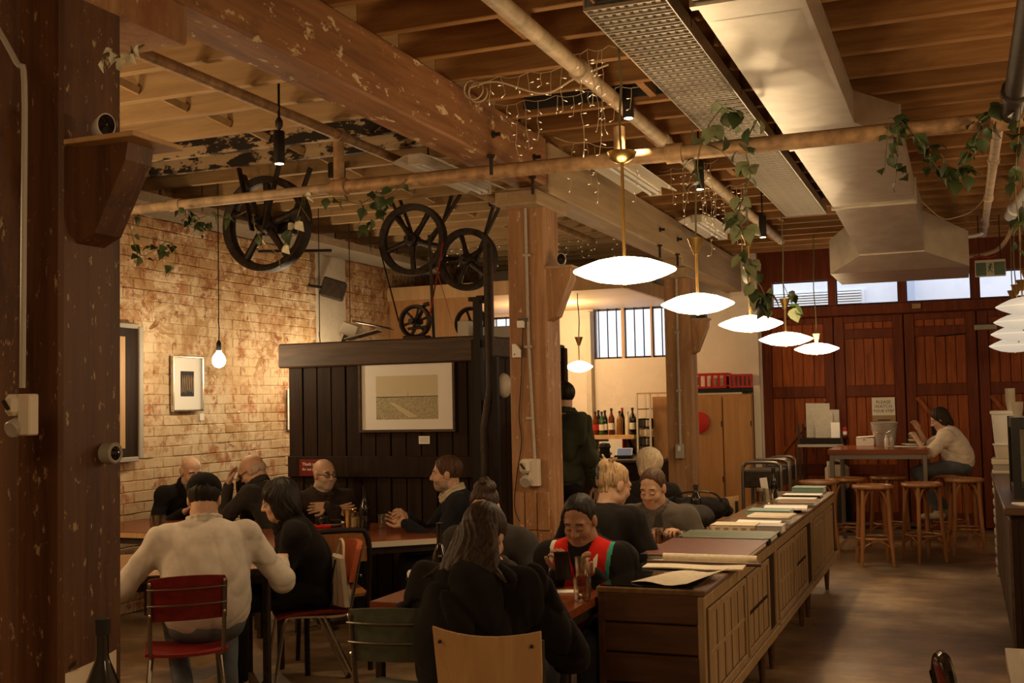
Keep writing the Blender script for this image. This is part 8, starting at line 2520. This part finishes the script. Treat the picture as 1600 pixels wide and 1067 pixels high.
def cctv(label, c, rz, s=1.0):
    e = thing('security_camera', label, 'camera', c, rz, 'white security cameras on the posts')
    T = Matrix.Translation((0, 0, 0.042 * s)) @ Matrix.Rotation(PI / 2, 4, 'X')
    prof = [(0.026 * s, -0.045 * s), (0.030 * s, -0.04 * s), (0.031 * s, 0.03 * s), (0.029 * s, 0.034 * s)]
    mb = MB().lathe(prof, 22, T=T); mb.v = [(x, y, 0.042 * s + (z - 0.042 * s) * 1.3) for x, y, z in mb.v]
    mb.build('shell', 'white_plastic', e, smooth=True)
    mb = MB().lathe([(0.0275 * s, 0.033 * s), (0.026 * s, 0.038 * s), (0.002, 0.039 * s)], 22, T=T, cap=False); mb.v = [(x, y, 0.042 * s + (z - 0.042 * s) * 1.3) for x, y, z in mb.v]
    mb.build('face', 'glass_black', e, smooth=True)
    MB().lathe([(0.016 * s, 0), (0.014 * s, 0.006), (0.006, 0.01)], 14).build('foot', 'white_plastic', e, smooth=True)


cctv('white security camera on the dark post bracket shelf', (-2.465, 2.78, 2.4505), 1.0, 0.95)
for i, (py_top, lab, lab2) in enumerate(((440, 'knee bracket with camera on the near pale post', 'white security camera on the near pale post'), (505, 'knee bracket with speaker on the farther pale post', None))):
    y = POST_Y[i + 1]; x1 = -2.57
    z = atX((885, 1108)[i], py_top, x1).z if False else (2.50, 2.42)[i]
    e = thing('knee_bracket', lab, 'bracket', (x1, y, z - 0.15))
    w = 0.13
    MB().prism([(0, 0.15), (0.17, 0.15), (0.165, 0.08), (0.06, -0.17), (0.0, -0.20)], -w / 2, w / 2, T=Matrix(((1, 0, 0, 0.0), (0, 0, 1, -0.06), (0, 1, 0, 0), (0, 0, 0, 1)))).build('knee', 'post_pale', e)
    MB().box((0.09, -0.06, 0.16), (0.19, w + 0.03, 0.02), ch=0.003).build('cap_board', 'beam_pale', e)
    if lab2: cctv(lab2, (x1 + 0.09, y - 0.07, z + 0.02), 0.3, 1.05)
    else:
        s_ = thing('small_speaker', 'small black speaker on the farther pale post bracket', 'speaker', (x1 + 0.10, y - 0.06, z + 0.02))
        MB().box((0, 0, 0.08), (0.10, 0.12, 0.16), ch=0.01).build('cabinet', 'black_plastic', s_); MB().box((0, -0.0615, 0.08), (0.08, 0.004, 0.13)).build('grille', 'steel_dark', s_)
e, p = isolator('grey isolator socket on the near pale post', 828, 738, PF1, 0.95)
e = thing('conduit', 'slim steel conduit down the face of the near pale post', 'pipe', (p.x, PF1 - 0.012, p.z + 0.1))
a = atY(822, 395, PF1 - 0.012); MB().tube([(a.x, PF1 - 0.012, 2.98), (a.x + 0.005, PF1 - 0.012, 2.0), (p.x + 0.03, PF1 - 0.012, p.z + 0.09)], 0.011, 8).build('pipe_run', 'grey_card', e, smooth=True, world=True)
for z in (2.6, 1.98, 1.5): MB().box((a.x + 0.002, PF1 - 0.012, z), (0.05, 0.028, 0.018), ch=0.002).build('saddle', 'grey_card', e, world=True)
p = atY(816, 507, PF1)
e = thing('junction_box', 'small white junction box on the near pale post', 'box', (p.x, PF1, p.z)); MB().box((0, -0.02, 0), (0.05, 0.04, 0.05), ch=0.004).build('case', 'white_plastic', e); MB().box((0.015, -0.015, 0.03), (0.07, 0.03, 0.02)).build('base', 'black_plastic', e)
p = atY(810, 547, PF1)
e = thing('power_adaptor', 'white power adaptor hanging by its cable on the near pale post', 'adaptor', (p.x, PF1, p.z)); MB().prism([(-0.03, -0.05), (0.028, -0.05), (0.028, 0.0), (-0.008, 0.04), (-0.03, 0.04)], 0.002, 0.04, T=Matrix(((1, 0, 0, 0), (0, 0, -1, 0), (0, 1, 0, 0), (0, 0, 0, 1)))).build('case', 'white_plastic', e); MB().sphere((-0.012, -0.042, -0.03), 0.005, 8, 5).build('lamp', 'ink', e)
e = thing('loose_cable', 'thin black cable hanging down the near pale post', 'cable', (p.x, PF1 - 0.01, p.z))
MB().tube(cat_curve([atY(817, 512, PF1 - 0.012), atY(816, 545, PF1 - 0.02), atY(814, 600, PF1 - 0.012), atY(811, 650, PF1 - 0.012), atY(815, 690, PF1 - 0.012), atY(808, 740, PF1 - 0.012), atY(804, 790, PF1 - 0.012), atY(812, 815, PF1 - 0.012)], 5), 0.0035, 6).build('cable', 'cable_black', e, smooth=True, world=True)
p = atY(1063, 705, PF2)
e = thing('light_switch', 'grey switch box on the farther pale post', 'switch', (p.x, PF2, p.z)); MB().box((0, -0.025, 0), (0.085, 0.05, 0.15), ch=0.008).build('case', 'grey_plastic', e); MB().box((0, -0.052, 0.03), (0.03, 0.006, 0.05), ch=0.002).build('rocker', 'white_plastic', e)
e = thing('conduit', 'slim pale conduit down the face of the farther pale post', 'pipe', (p.x, PF2 - 0.012, p.z + 0.08)); MB().tube([(p.x + 0.01, PF2 - 0.012, 2.9), (p.x + 0.005, PF2 - 0.012, p.z + 0.07)], 0.013, 8).build('pipe_run', 'grey_card', e, smooth=True, world=True)
for z in (2.3, 1.7): MB().box((p.x + 0.006, PF2 - 0.012, z), (0.05, 0.03, 0.02)).build('saddle', 'grey_card', e, world=True)

# ---- trailing plants
def leaf_mesh(name, mat, l=0.06, w=0.045, tip=0.6):
    vs, fs = [], []
    rows = ((0, 0.0, 0), (0.18, 0.72, 0.004), (0.42, 1.0, 0.006), (0.70, tip, 0.0), (1.0, 0.02, -0.012))
    for (t, ww, z) in rows: vs += [(-w / 2 * ww, l * t, z + 0.006 * ww), (0, l * t, z - 0.002), (w / 2 * ww, l * t, z + 0.006 * ww)]
    for i in range(4):
        for j in range(2): fs.append((3 * i + j, 3 * i + j + 1, 3 * i + j + 4, 3 * i + j + 3))
    n = len(vs)
    mb = MB(); mb.add(vs, fs); mb.add([(x, y, z - 0.0012) for x, y, z in vs], [f[::-1] for f in fs])
    return mb.mesh(name, mat, True)


LEAF = {('green', 'i'): leaf_mesh('leaf', 'leaf_green', 0.085, 0.07, 0.5), ('green', 'e'): leaf_mesh('leaf', 'leaf_green', 0.085, 0.065, 0.75), ('pale', 'e'): leaf_mesh('leaf', 'leaf_pale', 0.085, 0.066, 0.78), ('cream', 'i'): leaf_mesh('leaf', 'leaf_lit_dusty', 0.085, 0.07, 0.55), ('green', 's'): leaf_mesh('leaf', 'leaf_green', 0.07, 0.03, 0.5)}


def vine(label, pts, n, kinds, seed, size=1.0, spread=0.03, name='trailing_vine', droop=0.6, sprigs=()):
    r = random.Random(seed); P = cat_curve(pts, 7)
    e = thing(name, label, 'vine', tuple(P[0]))
    MB().tube(P, 0.0035, 5).build('stem', 'vine_stem', e, world=True)
    for sp in sprigs: MB().tube(cat_curve(sp, 5), 0.0025, 5).build('side_stem', 'vine_stem', e, world=True)
    allP = list(P)
    for sp in sprigs: allP += cat_curve(sp, 5)
    base = Vector(P[0])
    for k in range(n):
        q = allP[r.randrange(len(allP))] + Vector((r.uniform(-1, 1), r.uniform(-1, 1), r.uniform(-1, 1))) * spread
        kd = kinds[r.randrange(len(kinds))]
        s = size * r.uniform(0.65, 1.2)
        rot = (-PI / 2 * droop + r.uniform(-0.7, 0.7), r.uniform(-0.8, 0.8), r.uniform(0, 2 * PI))
        inst(LEAF[kd], 'leaf', e, q - base, rot, (s, s, s))
    return e


def on(px, py, y): return atY(px, py, y)


YV = PCY - 0.05
vine('eucalyptus garland hanging from cross pipe beside the second pendant', [on(1128, 168, YV), on(1108, 195, YV), on(1095, 225, YV), on(1090, 262, YV), on(1098, 300, YV)], 17, [('pale', 'e'), ('green', 'e')], 1, 1.25, 0.04, sprigs=([on(1128, 168, YV), on(1150, 185, YV - 0.03), on(1140, 205, YV)], [on(1095, 225, YV), on(1125, 235, YV), on(1150, 260, YV)]))
vine('long eucalyptus garland falling from the cross pipe to the third pendant', [on(1180, 190, YV), on(1165, 230, YV + 0.05), on(1172, 275, YV + 0.1), on(1155, 330, YV + 0.15), on(1165, 380, YV + 0.2), on(1172, 420, YV + 0.25), on(1190, 450, YV + 0.3), on(1202, 478, YV + 0.3)], 50, [('pale', 'e'), ('pale', 'e'), ('green', 'e')], 2, 1.15, 0.045, droop=0.8)
p = atX(1236, 470, PX)
vine('leafy sprig wound round the rod of the fourth pendant', [on(1222, 440, p.y - 0.05), on(1232, 462, p.y - 0.06), on(1240, 480, p.y - 0.06), on(1246, 495, p.y - 0.05)], 6, [('pale', 'e'), ('green', 'e')], 3, 1.9, 0.04)
vine('dark green vine drooping from the cross pipe right of the duct', [on(1370, 190, YV), on(1400, 185, YV), on(1425, 205, YV), on(1440, 225, YV), on(1455, 250, YV), on(1470, 268, YV)], 34, [('green', 'i')], 4, 0.95, 0.035, sprigs=([on(1390, 195, YV), on(1385, 230, YV), on(1382, 270, YV)], [on(1400, 190, YV), on(1402, 230, YV), on(1400, 285, YV)]))
vine('dark green vine looping along the cross pipe to the dark pipe', [on(1470, 240, YV), on(1485, 262, YV), on(1497, 270, YV), on(1510, 245, YV), on(1525, 220, YV), on(1530, 190, YV), on(1555, 175, YV), on(1580, 160, YV), on(1605, 175, YV)], 42, [('green', 'i')], 5, 1.0, 0.04)
vine('dark green vine hanging at the right edge beside the white pipe', [on(1596, 160, YV - 0.3), on(1590, 230, YV - 0.3), on(1586, 290, YV - 0.3), on(1592, 350, YV - 0.3), on(1594, 400, YV - 0.3)], 22, [('green', 'i')], 6, 0.9, 0.035)
vine('ivy trailing on the cross pipe between wheels and beam', [on(500, 322, YV), on(530, 312, YV), on(565, 318, YV), on(590, 300, YV), on(605, 308, YV), on(635, 280, YV)], 26, [('green', 'i')], 7, 0.95, 0.035, sprigs=([on(580, 310, YV), on(570, 335, YV), on(555, 358, YV)], [on(600, 308, YV), on(592, 330, YV), on(583, 350, YV)]))
vine('vine hanging over the largest pulley wheel, spot light painted into its leaves', [on(474, 303, PCY), on(470, 322, YV - 0.1), on(462, 345, YV - 0.1), on(448, 372, YV - 0.1), on(437, 405, YV - 0.1), on(440, 418, YV - 0.1)], 12, [('cream', 'i'), ('cream', 'i'), ('green', 'i')], 8, 1.05, 0.03, sprigs=([on(437, 400, YV - 0.1), on(415, 380, YV - 0.1), on(400, 360, YV - 0.1), on(395, 335, YV - 0.1)], [on(470, 322, YV - 0.1), on(485, 345, YV - 0.1)]))
vine('ivy trailing from the left end of the cross pipe by brick wall', [on(285, 330, YV), on(300, 345, YV), on(330, 335, YV), on(360, 340, YV), on(385, 330, YV)], 24, [('green', 'i')], 9, 0.9, 0.04, sprigs=([on(300, 345, YV), on(320, 360, YV)],))
vine('sparse ivy hanging over the upper brick wall', [on(230, 325, PCY), on(205, 345, YV + 0.3), on(210, 380, YV + 0.3), on(225, 400, YV + 0.3), on(262, 378, YV + 0.3), on(275, 402, YV + 0.3), on(262, 432, YV + 0.3)], 16, [('green', 'i')], 10, 0.95, 0.04)
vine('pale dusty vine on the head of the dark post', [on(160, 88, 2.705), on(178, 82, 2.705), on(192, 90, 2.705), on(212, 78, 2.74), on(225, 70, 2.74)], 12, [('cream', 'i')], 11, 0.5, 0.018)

# ---- strings of icicle lights
def icicle(label, a, b, n, lo, hi, seed, glow=False):
    r = random.Random(seed); a, b = Vector(a), Vector(b)
    e = thing('fairy_light_string', label, 'fairy lights', tuple(a))
    W = [a.lerp(b, k / n) + Vector((0, 0, -0.02 * math.sin(PI * (k % 3) / 3))) for k in range(n + 1)]
    MB().tube(W, 0.0022, 5).build('lead', 'cable_white', e, world=True)
    bm_, gl = MB(), MB()
    for k in range(1, n):
        if r.random() < 0.28: continue
        p = W[k].copy() + Vector((r.uniform(-.02, .02), 0, 0)); L = r.uniform(lo, hi); st = max(2, int(L / 0.055)); pts = [p.copy()]
        for j in range(st):
            p = p + Vector((r.uniform(-.014, .014), r.uniform(-.014, .014), -L / st)); pts.append(p.copy())
            d = Vector((r.uniform(-1, 1), r.uniform(-1, 1), r.uniform(-0.6, 0.2))).normalized()
            bm_.tube([p, p + d * 0.016], 0.0022, 4); gl.tube([p + d * 0.016, p + d * 0.030], 0.0026, 4)
        MB().tube(pts, 0.0016, 4).build('drop', 'cable_white', e, world=True)
    tag(bm_.build('bulb_holders', 'cable_white', e, world=True), kind='stuff')
    tag(gl.build('bulbs', 'fairy_glow', e, world=True), kind='stuff')


icicle('icicle light string under the joists left of first spot lamp, nearer row', (-2.45, 5.6, 3.37), (-1.65, 5.55, 3.37), 13, 0.05, 0.26, 1)
icicle('icicle light string under the joists left of first spot lamp, farther row', (-2.50, 6.1, 3.37), (-1.6, 6.06, 3.37), 14, 0.05, 0.30, 2)
icicle('icicle lights dangling beside the lit brass canopy', (-1.78, 5.32, 3.36), (-1.52, 5.30, 3.36), 7, 0.30, 0.62, 3)
icicle('tangle of icicle lights above the second pendant', (-2.1, 8.4, 3.36), (-1.6, 8.2, 3.36), 12, 0.25, 0.60, 4)
icicle('icicle lights hanging down behind the eucalyptus garland', (-1.95, 9.3, 3.36), (-1.55, 9.2, 3.36), 10, 0.25, 0.62, 5)
icicle('icicle lights along the ply edge above the bar, left part', (-5.6, 11.42, 3.395), (-4.2, 11.42, 3.395), 18, 0.08, 0.28, 6)
icicle('icicle lights along the ply edge above the bar, right part', (-4.1, 11.42, 3.395), (-3.0, 11.42, 3.395), 14, 0.08, 0.26, 7)
icicle('icicle lights at the beam near the second batten light', (-2.45, 7.0, 3.36), (-2.0, 7.7, 3.36), 9, 0.1, 0.4, 8)
e = thing('cable_loop', 'white cable looping below the joists left of the first spot', 'cable', (-2.3, 6.05, 3.36))
MB().tube(cat_curve([(-2.45, 5.62, 3.34), (-2.3, 5.64, 3.36), (-2.05, 5.70, 3.28), (-1.85, 5.66, 3.33), (-1.65, 5.6, 3.36)], 6), 0.006, 6).build('cable', 'cable_white', e, smooth=True, world=True)
MB().tube([Vector((-2.44, 5.60, 3.33)) + Vector((0.05 * math.cos(t), 0.01 * t, 0.05 * math.sin(t))) for t in [k * 0.4 for k in range(34)]], 0.005, 5).build('coil', 'cable_white', e, smooth=True, world=True)
e = thing('fairy_light_swag', 'single fairy light swag between the plenum and the exit sign', 'fairy lights', (-0.25, 10.9, 3.35))
MB().tube(cat_curve([(-0.28, 10.8, 3.36), (-0.12, 10.85, 3.20), (0.0, 10.85, 3.19), (0.15, 10.85, 3.24), (0.28, 10.9, 3.38)], 6), 0.004, 5).build('lead', 'cable_white', e, world=True)
